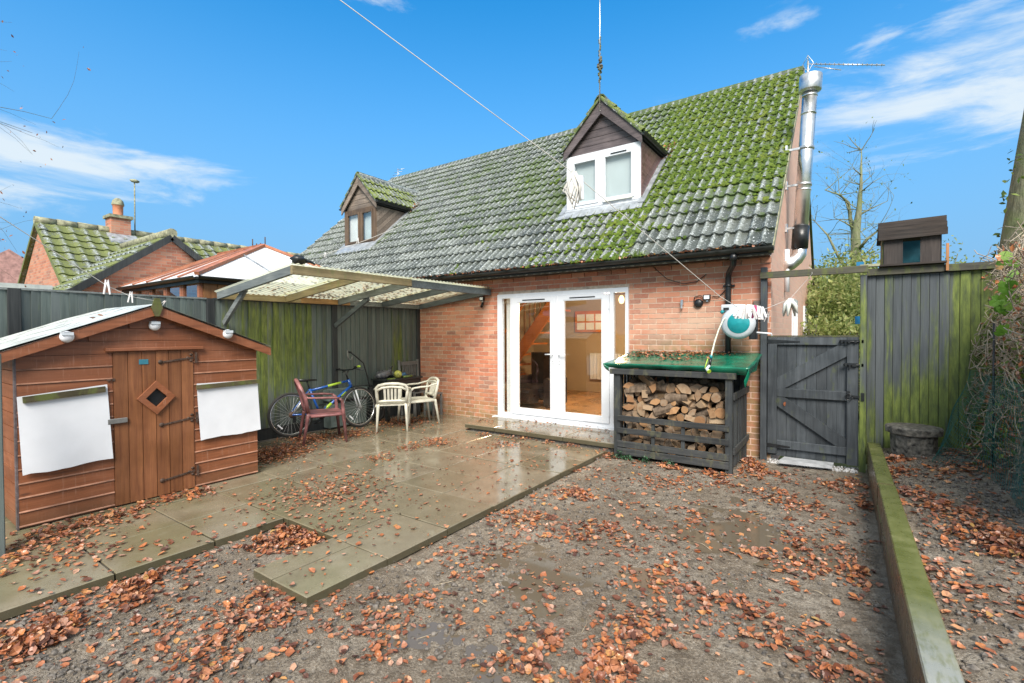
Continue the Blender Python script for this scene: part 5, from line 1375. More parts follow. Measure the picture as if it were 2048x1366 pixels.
# ================================================================== PLASTIC CHAIRS
def res_chair(name, mat, high, lab, loc, face, group=None):
    """local: +y is where the sitter looks"""
    t = empty(name, (0, 0, 0), lab, 'chair', group)
    H = .90 if high else .76
    for s_ in (1, -1):
        MB().tube([(s_*.265, .27, 0), (s_*.25, .235, .40), (s_*.262, .215, .60), (s_*.262, .17, .635)], [.017, .027, .022, .020], 8).build('leg', mat, t)
        MB().tube([(s_*.235, -.30, 0), (s_*.215, -.235, .40), (s_*.21, -.225, .44)], [.016, .027, .024], 8).build('leg', mat, t)
        MB().tube([(s_*.262, .18, .636), (s_*.27, .06, .65), (s_*.265, -.10, .655), (s_*.235, -.235, .66 if high else .69), (s_*.215, -.27, .70)], [.024, .030, .028, .024, .02], 8, flat=.55).build('armrest', mat, t)
    q = MB(); n = 8; P_ = [(-.235, -.22), (.235, -.22), (.245, .0), (.245, .20), (.20, .25), (-.20, .25), (-.245, .20), (-.245, .0)]
    q.prism([(a, b_, .405) for a, b_ in P_], (0, 0, .022)); q.tube([(-.245, -.2, .40), (-.25, .2, .40), (-.20, .25, .40), (.20, .25, .40), (.25, .2, .40), (.245, -.2, .40)], .018, 6); so_ = q.build('seat', mat, t)
    top = []
    if high:
        for k in range(13):
            a = math.pi*k/12; top.append((.245*math.cos(a)*(1 if 0 < k < 12 else 1), -.25-.10*math.sin(a)*.9-.02, .66+(H-.66)*math.sin(a)))
        pts = [(.20, -.225, .43), (.235, -.25, .55)]+top+[(-.235, -.25, .55), (-.20, -.225, .43)]
        bo = MB().tube(pts, .027, 8).build('backrest', mat, t)
        for k in range(-3, 4):
            x_ = k*.05; hz = .66+(H-.66)*math.sqrt(max(0, 1-(x_/.245)**2))-.02
            MB().beam((x_*.9, -.225, .435), (x_, -.235-.11*(hz-.43)/.47, hz), .030, .008, (0,1,0)).build('slat', mat, bo)
        q = MB(); q.prism([(-.15, -.262, .60), (.15, -.262, .60), (.17, -.275, .66), (-.17, -.275, .66)], (0, -.01, 0)); q.build('cross_band', mat, bo)
    else:
        pts = [(.215, -.225, .43), (.235, -.26, .60), (.235, -.28, .70), (.20, -.30, .735), (.10, -.315, H), (0, -.32, H+.005), (-.10, -.315, H), (-.20, -.30, .735), (-.235, -.28, .70), (-.235, -.26, .60), (-.215, -.225, .43)]
        bo = MB().tube(pts, .024, 8).build('backrest', mat, t)
        MB().tube([(-.205, -.235, .475), (-.12, -.25, .485), (0, -.25, .485), (.12, -.25, .485), (.205, -.235, .475)], .022, 6).build('back_rail', mat, bo)
        MB().tube([(-.22, -.285, .66), (-.15, -.30, .70), (0, -.31, .715), (.15, -.30, .70), (.22, -.285, .66)], .022, 6).build('back_rail', mat, bo)
        for k in range(-2, 3):
            MB().beam((k*.052, -.247, .47), (k*.056, -.312, .725), .034, .010, (0,1,0)).build('slat', mat, bo)
    t.location = loc; t.rotation_euler = (0, 0, face)
    return t
def face(dx, dy): return math.atan2(dy, dx)-math.pi/2
res_chair('plastic_chair', M['chair_maroon'], True, 'faded maroon high-backed plastic armchair in front of the bicycle', (-6.27, 4.19, 0), face(.42, .90))
g_ = 'white plastic garden chairs at the table'
res_chair('plastic_chair', M['chair_white'], False, 'white plastic armchair seen from behind, left one at the table', (-6.12, 5.36, 0), face(-.72, .68), g_)
res_chair('plastic_chair', M['chair_white'], False, 'white plastic armchair seen from the side, near the brick wall', (-6.13, 5.93, 0), face(-.42, -.91), g_)

# table, slatted chair, stool, things on the table
tb = empty('garden_table', (-6.78, 6.1, 0), 'dark square-edged garden table against the fence, cluttered on top', 'table')
MB().cbox((-7.03, 5.66, .715), (-6.60, 6.52, .745), .005).build('tabletop', M['table'], tb)
for (a, b_) in ((-6.66, 5.72), (-6.66, 6.43), (-6.99, 5.72), (-6.99, 6.43)): MB().box((a-.03, b_-.03, 0), (a+.03, b_+.03, .714)).build('leg', M['table'], tb)
MB().box((-6.64, 5.75, .64), (-6.625, 6.40, .714)).build('apron', M['table'], tb); MB().box((-6.97, 5.69, .64), (-6.68, 5.705, .714)).build('apron', M['table'], tb)
sc_ = empty('slatted_chair', (-6.9, 6.6, 0), 'grey slatted wooden folding chair tucked behind the table in the corner', 'chair')
def scb(n_, a, b_, w_, h_, p_=None): return MB().beam(a, b_, w_, h_).build(n_, M['slat_grey'], p_ or sc_)
for y_ in (6.36, 6.80): scb('post', (-6.99, y_, .0), (-7.04, y_+(-.03 if y_ < 6.5 else .0), 1.04), .03, .045)
bk_ = MB().box((-7.05, 6.38, .94), (-7.02, 6.79, 1.01)).build('backrest', M['slat_grey'], sc_); MB().box((-7.03, 6.39, .60), (-7.01, 6.78, .65)).build('lower_rail', M['slat_grey'], bk_)
for k in range(7): MB().box((-7.037, 6.405+.052*k, .651), (-7.022, 6.431+.052*k, .939)).build('slat', M['slat_grey'], bk_)
for k in range(5): MB().box((-6.98+.075*k, 6.37, .43), (-6.92+.075*k, 6.79, .45)).build('seat_slat', M['slat_grey'], sc_)
for y_ in (6.36, 6.80): scb('leg', (-6.65, y_, 0), (-6.66, y_, .43), .03, .045)
stl = empty('stool', (-6.5, 6.62, 0), 'low grey side stool behind the white chair by the brick wall', 'stool')
MB().cbox((-6.62, 6.55, .40), (-6.36, 6.80, .43), .004).build('top', M['slat_grey'], stl)
for a in (-6.60, -6.38):
    for b_ in (6.57, 6.78): MB().box((a-.017, b_-.017, 0), (a+.017, b_+.017, .399)).build('leg', M['slat_grey'], stl)
MB().box((-6.60, 6.555, .10), (-6.38, 6.565, .34)).build('side_panel', M['box_green'], stl)
q = MB().blob((-6.86, 5.80, .81), (.10, .17, .075), 4, 8, 12, .22); q.blob((-6.84, 5.93, .86), (.04, .05, .05), 8, 6, 8, .3); q.build('plastic_bag', M['bag'], None, 'crumpled dark grey plastic bag on the left end of the table', 'bag')
MB().tube([(-6.90, 5.97, .84), (-6.89, 5.99, .92), (-6.86, 6.02, .96)], [.03, .025, .008], 6).build('glove', M['black'], None, 'black glove or cloth sticking up behind the ball on the table', 'glove')
MB().blob((-6.68, 5.98, .815), .072, 2, 10, 14, .03).build('ball', M['ball'], None, 'yellow-green ball with reddish patches on the table', 'ball')
MB().box((-6.66, 5.70, .746), (-6.61, 5.86, .760)).build('flat_tray', M['green_tray'], None, 'flat green tray at the near table edge beside the ball', 'tray')
q = MB(); q.tube([(-6.65, 6.08, .765), (-6.64, 6.2, .762), (-6.66, 6.30, .765)], [.022, .016, .02], 7); q.build('green_toy', M['green_tray'], None, 'slim pale green toy lying on the table right of the ball', 'toy')
MB().blob((-6.80, 6.20, .785), (.07, .10, .04), 6, 6, 9, .3).build('cloth', M['cloth_blue'], None, 'crumpled blue cloth on the table behind the green toy', 'cloth')
MB().blob((-6.93, 6.05, .80), (.05, .07, .06), 7, 6, 9, .3).build('pouch', M['box_green'], None, 'grey-green pouch behind the ball on the table', 'pouch')
# deck box
db = empty('deck_box', (-6.97, 5.06, 0), 'grey-green plastic storage box behind the bicycle', 'box')
MB().cbox((-7.05, 4.72, .02), (-6.86, 5.42, .42), .015).build('body', M['box_green'], db); MB().box((-7.05, 4.71, .425), (-6.855, 5.43, .455)).build('seam', M['black'], db)
MB().cbox((-7.05, 4.71, .46), (-6.85, 5.43, .64), .02).build('lid', M['box_green'], db)
# folded trolley with crooked handle
tr = empty('hand_trolley', (-6.9, 5.3, 0), 'black tubular trolley handle with crooked grip leaning against the fence', 'trolley')
MB().tube([(-6.93, 5.16, 1.235), (-6.91, 5.27, 1.15), (-6.9, 5.40, 1.04), (-6.88, 5.45, .85), (-6.86, 5.50, .60), (-6.84, 5.52, .10)], .012, 8).build('handle_tube', M['black'], tr)
MB().tube([(-6.93, 5.10, 1.27), (-6.93, 5.10, 1.17), (-6.92, 5.12, 1.12), (-6.90, 5.15, 1.11), (-6.90, 5.17, 1.16)], .012, 7).build('grip', M['slat_grey'], tr)
MB().tube([(-6.93, 5.12, 1.25), (-6.93, 5.18, 1.23)], .018, 7).build('clamp', M['black'], tr)
MB().tube([(-6.86, 5.12, .665), (-6.85, 5.50, .66), (-6.84, 5.62, .58), (-6.84, 5.64, .30)], .012, 7).build('frame_tube', M['black'], tr)
MB().cbox((-6.88, 5.46, .50), (-6.82, 5.55, .62), .01).build('bracket', M['black'], tr)
MB().lathe((-6.80, 5.62, .16), [(.12, -.015), (.15, -.012), (.15, .012), (.12, .015)], 20, (1,0,0)).build('wheel', M['rubber'], tr)

# ================================================================== BICYCLE  (local: +x forward, +y to its left, z up)
bk = empty('bicycle', (0, 0, 0), 'blue mountain bike with yellow-green accents leaning on the fence', 'bicycle')
def wheel(cx_, rot=0.0, lab=None):
    ax = Vector((math.sin(-rot), math.cos(rot), 0)); c = Vector((cx_, 0, .335)); fw = Vector((math.cos(rot), math.sin(rot), 0))
    def circ(r_, n=40, off=0): return [c + fw*(r_*math.cos(2*math.pi*k/n)) + Vector((0,0,1))*(r_*math.sin(2*math.pi*k/n)) + ax*off for k in range(n+1)]
    w_ = MB().tube(circ(.292), .011, 8, cap=False).build('wheel', M['chrome'], bk)
    MB().tube(circ(.314), .021, 8, cap=False).build('tyre', M['rubber'], w_)
    q = MB(); n = 28
    for k in range(n):
        a = 2*math.pi*k/n; b_ = a+(.35 if k % 2 else -.35); o_ = .03 if k % 4 < 2 else -.03
        q.tube([c+fw*(.02*math.cos(b_))+Vector((0,0,.02*math.sin(b_)))+ax*o_, c+fw*(.286*math.cos(a))+Vector((0,0,.286*math.sin(a)))], .0018, 4, cap=False)
    q.build('spokes', M['alu'], w_, kind='stuff')
    MB().tube([c-ax*.055, c+ax*.055], .018, 10).build('hub', M['alu'], w_)
    a = 3.9; p = c+fw*(.23*math.cos(a))+Vector((0,0,.23*math.sin(a))); tdir = Vector((0,0,math.cos(a)))+fw*(-math.sin(a))
    MB().beam(p-tdir*.045-ax*.012, p+tdir*.045-ax*.012, .02, .012, ax).build('reflector', M['white_sheet'], w_)
    return w_
wheel(0)
wheel(1.10, .12)
BBp = Vector((.44, 0, .30)); STt = Vector((.30, 0, .70)); HT, HB = Vector((.94, 0, .80)), Vector((.985, 0, .675)); RA = Vector((0, 0, .335))
fr = MB().tube([STt+Vector((0.005,0,-.03)), HT+Vector((0,0,-.02))], .019, 10).build('frame', M['bike_blue'], bk)
MB().tube([BBp, HB+Vector((0,0,.02))], .023, 10).build('down_tube', M['bike_blue'], fr)
MB().tube([BBp, STt], .018, 10).build('seat_tube', M['bike_blue'], fr)
MB().tube([HT, HB], .024, 10).build('head_tube', M['bike_blue'], fr)
for s_ in (1, -1):
    MB().tube([BBp+Vector((-.03, .03*s_, 0)), RA+Vector((0, .06*s_, 0))], .011, 8).build('chain_stay', M['bike_blue'], fr)
    MB().tube([STt+Vector((-.01, .02*s_, -.03)), RA+Vector((0, .06*s_, 0))], .009, 8).build('seat_stay', M['bike_blue'] if s_ == 1 else M['alu'], fr)
    MB().tube([Vector((1.03, .055*s_, .62)), Vector((1.10, .055*s_+.0, .335))], .013, 8).build('fork_leg', M['upvc'], fr)
MB().tube([HB, Vector((1.01, 0, .655)), Vector((1.03, .055, .62))], .018, 8).build('fork_crown', M['black'], fr)
MB().tube([Vector((1.01, 0, .655)), Vector((1.03, -.055, .62))], .018, 8).build('fork_crown', M['black'], fr)
for (a, b_, r_) in ((STt*.55+HT*.45, STt*.2+HT*.8, .0198), (BBp*.35+HB*.65, BBp*.2+HB*.8, .0238), (BBp*.85+HB*.15, BBp*.65+HB*.35, .0238)):
    MB().tube([a+Vector((0,0,-.025 if r_ < .02 else .0)), b_+Vector((0,0,-.022 if r_ < .02 else .01))], r_, 10).build('frame_band', M['lime'], fr)
MB().tube([STt, STt+Vector((-.03, 0, .12))], .014, 8).build('seat_post', M['black'], bk)
q = MB(); sp = STt+Vector((-.03, 0, .14))
q.add([tuple(sp+Vector(v)) for v in ((-.14,-.075,.02),(-.14,.075,.02),(-.02,.05,.012),(.15,.018,.0),(.15,-.018,.0),(-.02,-.05,.012),(-.14,-.07,-.02),(-.14,.07,-.02),(-.02,.04,-.025),(.15,.014,-.02),(.15,-.014,-.02),(-.02,-.04,-.025))], [(0,5,2,1),(5,4,3,2),(6,7,8,11),(11,8,9,10),(0,1,7,6),(1,2,8,7),(2,3,9,8),(3,4,10,9),(4,5,11,10),(5,0,6,11)], 0, True); q.build('saddle', M['black'], bk)
MB().tube([HT, HT+Vector((-.03, 0, .09)), HT+Vector((.02, 0, .15))], .015, 8).build('stem', M['black'], bk)
hb_ = HT+Vector((.02, 0, .16)); hx = Vector((.20, -1, 0)).normalized()
MB().tube([hb_-hx*.30+Vector((-.03,0,.03)), hb_-hx*.1, hb_+hx*.1, hb_+hx*.30+Vector((-.03,0,.03))], .012, 8).build('handlebar', M['black'], bk)
for s_ in (1, -1):
    e_ = hb_+hx*(.30*s_)+Vector((-.03,0,.03)); MB().tube([e_-hx*(.11*s_), e_-hx*(.03*s_)], .016, 8).build('grip', M['black'], bk); MB().tube([e_-hx*(.03*s_), e_+hx*(.025*s_)], .017, 8).build('grip_end', M['lime'], bk)
    MB().tube([hb_+hx*(.17*s_), hb_+hx*(.19*s_)+Vector((.06, 0, -.02)), hb_+hx*(.27*s_)+Vector((.07, 0, -.03))], .007, 6).build('brake_lever', M['black'], bk)
MB().tube([hb_+hx*.12, hb_+Vector((.12, 0, .04)), HB+Vector((.08, 0, .05)), Vector((1.05, .03, .6))], .004, 5).build('brake_cable', M['black'], bk)
MB().lathe(BBp+Vector((0,-.05,0)), [(.001, 0), (.085, 0), (.085, .005), (.001, .005)], 20, (0,1,0)).build('chainring', M['rubber'], bk)
q = MB(); q.tube([BBp+Vector((0,-.06,0)), BBp+Vector((-.10,-.07,-.13))], .010, 6); q.box(tuple(BBp+Vector((-.14,-.15,-.145))), tuple(BBp+Vector((-.06,-.07,-.12)))); q.build('crank', M['black'], bk)
q = MB(); q.tube([BBp+Vector((0,.05,0)), BBp+Vector((.10,.06,.13))], .010, 6); q.box(tuple(BBp+Vector((.06,.07,.12))), tuple(BBp+Vector((.14,.15,.145)))); q.build('crank', M['black'], bk)
for dz in (.08, -.045): MB().tube([BBp+Vector((0,-.048,dz)), RA+Vector((0,-.048,dz*.55))], .004, 5).build('chain', M['iron'], bk)
MB().lathe(RA+Vector((0,-.055,0)), [(.001, 0), (.05, 0), (.045, .03), (.001, .03)], 16, (0,1,0)).build('cassette', M['iron'], bk)
q = MB(); q.cbox(tuple(RA+Vector((.0,-.07,-.12))), tuple(RA+Vector((.05,-.05,-.03))), .006); q.build('rear_mech', M['black'], bk)
a_ = math.atan2(5.165-4.05, -6.60+6.80)
bk.matrix_world = Matrix.Translation((-6.83, 4.04, .005)) @ Matrix.Rotation(a_, 4, 'Z') @ Matrix.Rotation(R(-7), 4, 'X')

# ================================================================== HOSE REEL, WASHING LINE
hr_ = empty('hose_reel', (-1.15, 6.7, 1.47), 'grey and teal wall-mounted hose reel beside the downpipe', 'hose reel')
rc = Vector((-1.14, 6.56, 1.66))
MB().lathe(rc, [(.001, -.10), (.16, -.10), (.195, -.07), (.20, 0), (.195, .06), (.155, .09), (.001, .09)], 28, (0,1,0)).build('drum', M['reel_grey'], hr_)
MB().lathe(rc+Vector((.015,-.101,0)), [(.001, -.012), (.118, -.008), (.128, .0)], 26, (0,1,0)).build('drum_face', M['teal'], hr_)
MB().cbox((rc.x-.19, rc.y-.06, rc.z+.15), (rc.x+.02, rc.y+.07, rc.z+.235), .02).build('handle', M['reel_grey'], hr_)
MB().cbox((rc.x+.12, rc.y-.03, rc.z-.20), (rc.x+.20, rc.y+.13, rc.z+.10), .015).build('wall_bracket', M['black'], hr_)
MB().box((rc.x-.165, rc.y-.064, rc.z+.165), (rc.x-.10, rc.y-.061, rc.z+.195)).build('handle_slot', M['black'], hr_)
MB().tube([(rc.x-.16, rc.y-.03, rc.z+.17), (rc.x-.195, rc.y-.05, rc.z+.13)], .022, 10).build('hose_guide', M['teal'], hr_)
h1 = at(1452, 634, 'y', 6.48)
hp = [h1, at(1446, 640, 'y', 6.42), at(1437, 660, 'y', 6.25), at(1429, 685, 'y', 6.02), at(1424, 705, 'y', 5.86), at(1422, 716, 'y', 5.80)]
MB().tube(hp, .009, 8).build('hose', M['hose'], hr_)
n0, n1, n2_ = at(1422, 714, 'y', 5.80), at(1419, 731, 'y', 5.78), at(1413, 738, 'y', 5.75)
sg = empty('spray_gun', tuple(n1), 'black and lime hose spray gun hanging over the green tarpaulin edge', 'spray gun')
MB().tube([n0+Vector((0,0,.02)), n0-Vector((0,0,.015))], .016, 8).build('connector', M['teal'], sg); MB().tube([n0-Vector((0,0,.015)), n1], .014, 8).build('grip', M['black'], sg)
MB().tube([n1, n2_, n2_+Vector((.03, -.02, -.022))], [.015, .018, .022], 8).build('nozzle', M['reel_grey'], sg)
MB().tube([n2_+Vector((.03,-.02,-.022)), n2_+Vector((.036,-.026,-.027))], .024, 10).build('nozzle_ring', M['lime'], sg)
MB().tube([n2_+Vector((-.015, -.01, .005)), n1+Vector((-.035, -.02, .01)), n0+Vector((-.03, -.02, -.02))], .005, 6).build('trigger', M['lime'], sg)
q = MB(); p1_, p2_ = at(1513, 665, 'y', 6.6), at(1542, 667, 'y', 6.72); q.tube([p1_, p2_, p2_+Vector((.01, .0, -.03))], .010, 8); q.build('pipe_arm', M['upvc'], None, 'short white pipe arm between the hose reel and the gate post', 'pipe')

def peg(p, yawz, tilt, mat, parent=None, lab=None, group=None, sc=1.0):
    pass
PEG = MB()
for s_ in (1, -1):
    PEG.prism([(s_*.003, -.005, .012), (s_*.006, -.005, .016), (s_*.014, -.005, -.050), (s_*.009, -.005, -.052), (s_*.002, -.005, -.008)], (0, .010, 0))
PEG.tube([(-.004, 0, -.004), (.004, 0, -.004)], .006, 6)
PM_ = {k: PEG.mesh('clothes_peg', M[k]) for k in ('peg', 'peg_pink', 'peg_grey')}
def place_peg(p, rz, rx, mk, lab, group, s_=1.0):
    o = bpy.data.objects.new('clothes_peg', PM_[mk]); COL.objects.link(o)
    o.matrix_world = Matrix.Translation(p) @ Matrix.Rotation(rz, 4, 'Z') @ Matrix.Rotation(rx, 4, 'Y') @ Matrix.Rotation(rx*.6, 4, 'X') @ Matrix.Scale(s_, 4)
    label(o, lab, 'clothes peg', group); return o
# long line: from high behind the camera, past the pegs, to the rail over the gate
pA, pB, pC, pD, pE = at(680, 0, 'y', 1.0), at(1145, 345, 'y', 1.72), at(1440, 593, 'y', 2.48), at(1478, 616, 'y', 2.62), at(1525, 620, 'y', 2.85)
pF, pG = at(1580, 598, 'y', 4.2), at(1624, 548, 'y', 6.75)
pZ = pA+(pA-pB)*1.6
MB().tube([pZ, pA, pB, pC, pD, at(1500, 622, 'y', 2.72), pE, pF, pG], .0015, 6).build('washing_line', M['cord'], None, 'pale washing line stretched from upper left down to the rail over the gate', 'washing line')
MB().tube([pG, pG+Vector((.0, .03, .06)), pG+Vector((-.04, .05, .09))], .003, 5).build('line_tie', M['cord'], None, 'loose knotted end of the washing line tied round the rail above the gate', 'cord')
rr = random.Random(4)
for k in range(13):
    t = k/12; p = pD.lerp(pE, t); p.z += .004*math.sin(t*3)
    place_peg(p, R(-70)+rr.uniform(-.9, .9), rr.uniform(-.55, .45), 'peg_pink' if k == 8 else 'peg', 'pink clothes peg in the bunch of white pegs by the hose reel' if k == 8 else 'white clothes peg bunched on the washing line in front of the hose reel', None if k == 8 else 'bunched white pegs', 1.05)
place_peg(at(1536, 628, 'y', 3.1), .3, .2, 'peg_grey', 'small grey peg on the line just right of the bunched pegs', None, .9)
q = MB(); c_ = pF
for k in range(6):
    a = k*.9; q.tube([c_, c_+Vector((.03*math.cos(a), .03*math.sin(a), -.04)), c_+Vector((.05*math.cos(a), .04*math.sin(a), -.11-.02*(k % 2)))], [.012, .018, .006], 6)
q.build('peg_bundle', M['upvc_dirty'], None, 'pale tangle of cloth pegs hanging on the line left of the rail tie', 'pegs')
# rope hank and cloth hanging at the dormer in view
q = MB(); c_ = pB
for k in range(5):
    w_ = .018+.004*k; L_ = .10+.02*(k % 3); a = k*.5
    q.tube([c_+Vector((-.01+.006*k, 0, 0)), c_+Vector((-w_-.004*k, .003*k, -L_*.5)), c_+Vector((-.008+.006*k, .004*k, -L_)), c_+Vector((w_*.5+.004*k, .002*k, -L_*.5)), c_+Vector((-.01+.006*k, 0, 0))], .0042, 6)
q.tube([c_+Vector((.0, 0, .012)), c_+Vector((.03, 0, -.05)), c_+Vector((.035, 0, -.115))], .004, 6)
q.build('cord_hank', M['cord'], None, 'looped hank of pale cord hanging on the washing line before the white dormer window', 'cord')
q = MB(); q.prism([c_+Vector((.012, .01, -.008)), c_+Vector((.035, .02, -.014)), c_+Vector((.038, .02, -.105)), c_+Vector((.012, .01, -.11))], (0, .006, 0)); q.build('white_cloth', M['white_sheet'], None, 'small white cloth pegged beside the cord hank on the washing line', 'cloth')
# short line to the playhouse gable
e0, e1, e2, e3 = at(-60, 395, 'x', -5.0), at(215, 572, 'x', -5.32), at(262, 593, 'x', -5.33), Vector((PX+.10, PM, 1.86))
MB().tube([e0+(e0-e1)*.8, e0, e1, e2, e3], .003, 6).build('washing_line', M['cord'], None, 'thin washing line tied to the playhouse finial from the upper left', 'washing line')
place_peg(at(214, 566, 'x', -5.3), R(60), .02, 'peg', 'large pale peg hanging in front of the far brick gable', None, 1.9)
place_peg(at(262, 588, 'x', -5.3), R(60), .1, 'peg', 'white peg on the line just left of the playhouse peak', None, 1.5)
place_peg(Vector((PX+.10, PM+.06, 1.86)), R(60), .8, 'peg', 'white peg on the line at the playhouse peak', None, 1.0)
# second line across the left dormer
k0, k1 = at(540, 560, 'x', -7.0), at(812, 447, 'y', 6.3)
a, b_ = at(640, 512, 'y', 5.2), at(815, 446, 'y', 6.6)
MB().tube([a, (a+b_)/2+Vector((0,0,-.03)), b_], .004, 5).build('washing_line', M['cord'], None, 'pale line crossing in front of the left brown dormer', 'washing line')
place_peg(at(716, 478, 'y', 5.8), R(30), .1, 'peg', 'white peg on the line in front of the left dormer window', None, 1.6)
place_peg(at(651, 507, 'y', 5.3), R(30), .1, 'peg', 'white peg on the line left of the brown dormer', None, 1.5)

# ================================================================== AERIALS
am = empty('mast', (-3.49, 7.62, 5.3), 'thin upright mast wrapped in frayed rope above the white dormer gable', 'mast')
MB().tube([(-3.49, 7.62, 5.28), (-3.485, 7.62, 7.9)], .010, 6).build('pole', M['alu'], am)
q = MB(); rr = random.Random(3)
for k in range(34):
    z_ = 5.78+.022*k+rr.uniform(-.01, .01); a = rr.uniform(0, 6.28); r_ = .016+.022*math.exp(-((z_-6.05)/.16)**2)
    q.blob((-3.488+r_*math.cos(a)*.7, 7.62+r_*math.sin(a)*.7, z_), (r_*.8, r_*.8, .022), k, 4, 6, .3)
q.build('rope_wrap', M['bark'], am)
ya = empty('tv_aerial', (-.75, 11.0, 6.6), 'grey television aerial on the gable ridge behind the flue cowl', 'aerial')
c_ = at(1616, 128, 'y', 10.9); e_ = at(1770, 130, 'y', 10.9)
MB().tube([(c_.x, 10.9, 6.3), (c_.x, 10.9, c_.z+.05)], .018, 8).build('mast', M['alu'], ya)
MB().tube([c_, e_], .010, 6).build('boom', M['alu'], ya)
MB().tube([c_+Vector((.1,0,-.08)), c_+(e_-c_)*.45+Vector((0,0,-.10))], .008, 6).build('lower_arm', M['alu'], ya)
for k in range(15):
    p = c_+(e_-c_)*(.12+.06*k); MB().tube([p+Vector((0,-.10,-.02)), p+Vector((0,.10,.02))], .006, 5).build('director', M['alu'], ya)
q = MB()
for s_ in (1, -1):
    for t in range(4): q.tube([c_+Vector((0, -.12+.0*t, .03*t*s_+s_*.02)), c_+Vector((0, .12, .03*t*s_+s_*.02))], .005, 5)
q.tube([c_+Vector((-.09,0,0)), c_+Vector((0,0,.16)), c_+Vector((.09,0,0)), c_+Vector((0,0,-.16)), c_+Vector((-.09,0,0))], .007, 5)
q.build('reflector', M['alu'], ya)
p = at(796, 358, 'y', 11.3); q = MB(); q.tube([(p.x, 11.3, 6.6), (p.x, 11.3, p.z+.35)], .012, 5)
for k in range(4): q.tube([(p.x-.25+.1*k, 11.2, p.z+.05+.07*k), (p.x+.02+.1*k, 11.3, p.z+.08+.07*k)], .008, 5)
q.build('tv_aerial', M['alu'], None, 'faint small aerial behind the main ridge above the left dormer', 'aerial')

# ================================================================== NEIGHBOURS
bg_ = empty('bungalow', (-17, 6.5, 0), 'brick bungalow with mossy tiled roof, chimney and a cross gable beyond the left fence', 'bungalow')
RXN, RZN, EZN = -18.2, 4.66, 2.35
Y0N, Y1N = 3.43, 13.0
SLn = .76; EXN = RXN+(RZN-EZN)/SLn
q = MB(); q.prism([(EXN-.3, Y0N+.1, -.3), (EXN-.3, Y0N+.1, EZN-.05), (RXN, Y0N+.1, RZN-.15), (2*RXN-EXN+.3, Y0N+.1, EZN-.05), (2*RXN-EXN+.3, Y0N+.1, -.3)], (0, Y1N-Y0N-.2, 0)); q.build('wall', M['brick_tex'], bg_)
q = MB(); q.prism([(EXN, Y0N, EZN), (RXN, Y0N, RZN), (2*RXN-EXN, Y0N, EZN), (2*RXN-EXN, Y0N, EZN-.1), (RXN, Y0N, RZN-.12), (EXN, Y0N, EZN-.1)], (0, Y1N-Y0N, 0)); rn = q.build('roof', M['tile_n'], bg_)
TM2 = tile_mesh('roof_tile', M['tile_n'], .30, .40, 1, 6, .035, .04)
def roofn(q_xe, up, L_, ac, y_start, cols, parent, limit, ok):
    lst = []; rows = int(L_/.36)
    for r in range(rows):
        for c in range(cols):
            p = Vector(q_xe)+up*(.36*r)+Vector(ac)*(.30*c)
            if ok(p): lst.append(p)
    put_tiles(lst, TM2, parent, ac, up, limit, seed=9)
WG = dict(x=-14.2, ya=5.18, za=4.08, sl=.77)       # cross wing gable
def wing_z(y): return WG['za']-WG['sl']*abs(y-WG['ya'])
up = Vector((-(EXN-RXN), 0, RZN-EZN)).normalized(); Ln = math.hypot(EXN-RXN, RZN-EZN)
roofn((EXN, Y0N, EZN+.02), up, Ln, (0,1,0), Y0N, 24, rn, 299, lambda p: p.z+.1 > wing_z(p.y+.2)-.1 or p.y < 2.9)
for k in range(18): 
    q = MB().tube([(RXN, Y0N+.45*k+.0, RZN+.02), (RXN, Y0N+.45*k+.44, RZN+.01)], .11, 8); q.build('ridge_tile', M['cap_conc'], rn)
wy0, wy1 = WG['ya']-2.15, WG['ya']+2.15
q = MB().prism([(WG['x'], wy0+.25, -.3), (WG['x'], wy1-.25, -.3), (WG['x'], wy1-.25, wing_z(wy1-.25)-.1), (WG['x'], WG['ya'], WG['za']-.12), (WG['x'], wy0+.25, wing_z(wy0+.25)-.1)], (-3.5, 0, 0)); q.build('gable_wall', M['brick_tex'], bg_)
for s_ in (1, -1):
    ye = WG['ya']+2.2*s_; ze = wing_z(ye)
    P_ = [(WG['x']+.1, WG['ya'], WG['za']), (WG['x']+.1, ye, ze), (WG['x']-4.2, ye, ze), (WG['x']-4.2, WG['ya'], WG['za'])]
    q = MB().prism(P_, (0, 0, -.08)); wr = q.build('wing_roof', M['tile_n'], bg_)
    upw = Vector((0, -s_*2.2, WG['za']-ze)).normalized(); Lw = math.hypot(2.2, WG['za']-ze)
    lst = []
    for r in range(7):
        for c in range(13):
            x_ = WG['x']+.1-.30*c; p = Vector((x_, ye, ze+.01))+upw*(.36*r)
            if s_ == -1: p.x -= .30
            mz = RZN-SLn*abs(p.x-RXN)
            if mz < p.z+.1: lst.append(p)
    put_tiles(lst, TM2, wr, (1,0,0) if s_ == -1 else (-1,0,0), upw, 99, seed=4)
    MB().beam((WG['x']+.12, WG['ya'], WG['za']-.08), (WG['x']+.12, ye, ze-.08), .06, .15).build('barge_board', M['post_dark'], bg_)
q = MB().tube([(WG['x']+.14, WG['ya'], WG['za']+.03), (WG['x']-3.9, WG['ya'], WG['za']+.03)], .12, 10); q.build('ridge_cap', M['cap_conc'], bg_)
ch = MB().box((-18.45, 5.04, 4.0), (-17.95, 5.52, 5.04)).build('chimney', M['brick_tex'], bg_)
MB().box((-18.50, 4.99, 5.04), (-17.90, 5.57, 5.13)).build('capping', M['cap_conc'], ch); MB().prism([(-17.94, 4.92, 4.50), (-17.55, 4.92, 4.21), (-17.55, 5.64, 4.21), (-17.94, 5.64, 4.50)], (0,0,.06)).build('flashing', M['lead'], ch)
